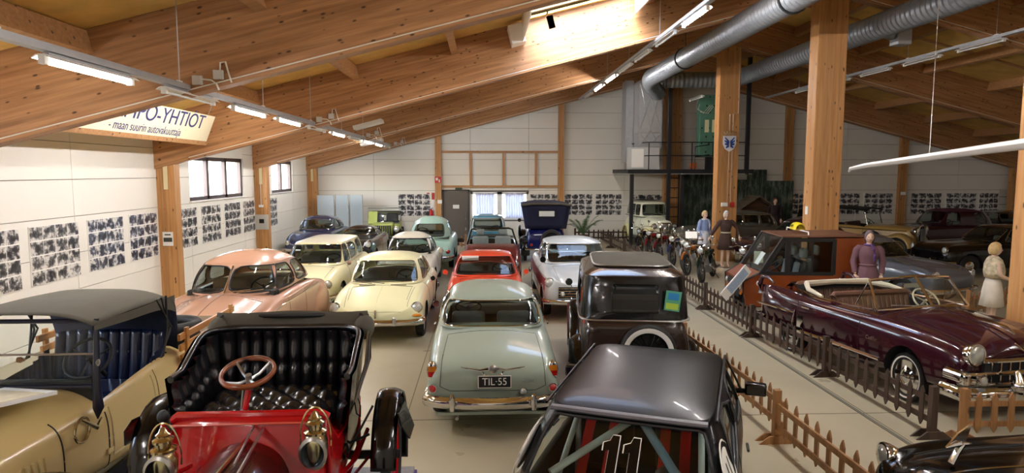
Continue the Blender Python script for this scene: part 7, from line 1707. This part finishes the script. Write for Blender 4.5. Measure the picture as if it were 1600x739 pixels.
def sign(name, p, w, h, m, label, cat='sign', rz=0, stripes=None, txt=None):
    b = MB(); b.box(0, 0, 0, w, .012, h); o = b.build(name, m, None, smooth=False); o.location = p; o.rotation_euler = (0, 0, rz); tag(o, label, cat)
    if stripes:
        for (x, z, sw, sh2, sm) in stripes: b = MB(); b.box(x, -.008, z, sw, .004, sh2); b.build('sign_mark', sm, o, smooth=False)
    return o
sign('striped_sign', (-2.40, YB-.01, 2.02), .34, .30, REDP, 'red and white striped sign above the fire extinguisher', stripes=[(0, 0, .09, .3, WHITE)])
sign('white_notice', (-2.38, YB-.01, 1.62), .26, .48, WHITEP, 'tall white notice between striped sign and fire extinguisher')
sign('fire_hose_sign', (-2.05, YB-.23, 2.75), .28, .28, REDP, 'square red and white fire sign high on the pine post', stripes=[(-.05, .03, .1, .12, WHITE), (.06, -.05, .05, .12, WHITE)])
sign('white_notice', (-1.98, YB-.23, 1.78), .2, .16, WHITEP, 'small white notice on the pine post beside the door')
sign('exit_sign', (-1.15, YB-.08, 2.36), .3, .1, mat('dark green sign', '#31463a', .5), 'small dark exit light box above the grey door')
sign('white_notice', (19.1, YB-.23, 2.12), .24, .14, WHITEP, 'small white notice on the back wall post behind the maroon soft-top')
sign('white_board', (24.1, YB-.03, 1.85), .58, .9, mat('grey white board', '#c9c9c0', .6), 'pale board with two curved lines at the right end of the back wall', 'board', stripes=[(0, .1, .6, .02, DARK), (0, -.25, .6, .02, DARK)])
sign('framed_picture', (XL+.21, 15.853, 1.52), .24, .33, WHITEP, 'white notice with small pictures on the first left wall column', stripes=[(0, -.02, .2, .10, mat('dark print', '#3a4038', .6)), (0, .1, .14, .03, MATS['dark print'])])
sign('framed_picture', (XL+.21, 22.453, 1.42), .46, .50, mat('grey mount', '#bdbdb8', .6), 'grey mounted square picture on the second left wall column', stripes=[(0, .03, .16, .14, DARK)])
sign('socket_plate', (XL+.21, 22.453, 1.96), .16, .08, WHITEP, 'small white switch plate high on the second left wall column', 'switch')
b = MB(); b.tube([(XL+.21, 22.453, 2.0), (XL+.21, 22.453, 3.3)], .01, 6); tag(b.build('wall_cable', CABLE), 'white cable rising from the switch plate on the second left wall column', 'cable')
b = MB(); b.box(8.24, 22.34, 1.98, .22, .08, .13); tag(b.build('switch_box', WHITE, smooth=False, bevel=.008), 'white switch box low on the far ridge column', 'switch')
b = MB(); b.box(8.52, 22.35, 1.98, .13, .08, .17); tag(b.build('alarm_box', REDP, smooth=False, bevel=.008), 'red alarm box beside the white switch box on the far ridge column', 'switch')
sign('white_notice', (7.97, 16.0, 2.15), .12, .2, WHITEP, 'small white notice on the left side of the near ridge column', rz=-pi/2)
for x in (-.12, .12): pass
# long white tapered blade hanging at the right
bl = empty('hanging_blade', (4.5, 8.0, 3.14), 0, 'long white tapered blade hanging horizontally at the right edge', 'blade')
b = MB(); b.tube([(0, 0, -.04), (.01, -.03, .0), (.06, -.25, .035), (.45, -2.1, .215), (.9, -4.2, .42)], .075, 12, scale=[.2, .45, .6, 1.0, 1.3], flat=.7); b.build('blade_body', mat('white gelcoat', '#eef0f4', .25, coat=.6), bl)
b = MB(); b.tube([(.25, -1.1, .12), (.25, -1.1, 3.9)], .004, 4); b.tube([(.8, -3.7, .4), (.8, -3.7, 4.0)], .004, 4); b.build('hanging_wire', STEEL, bl)
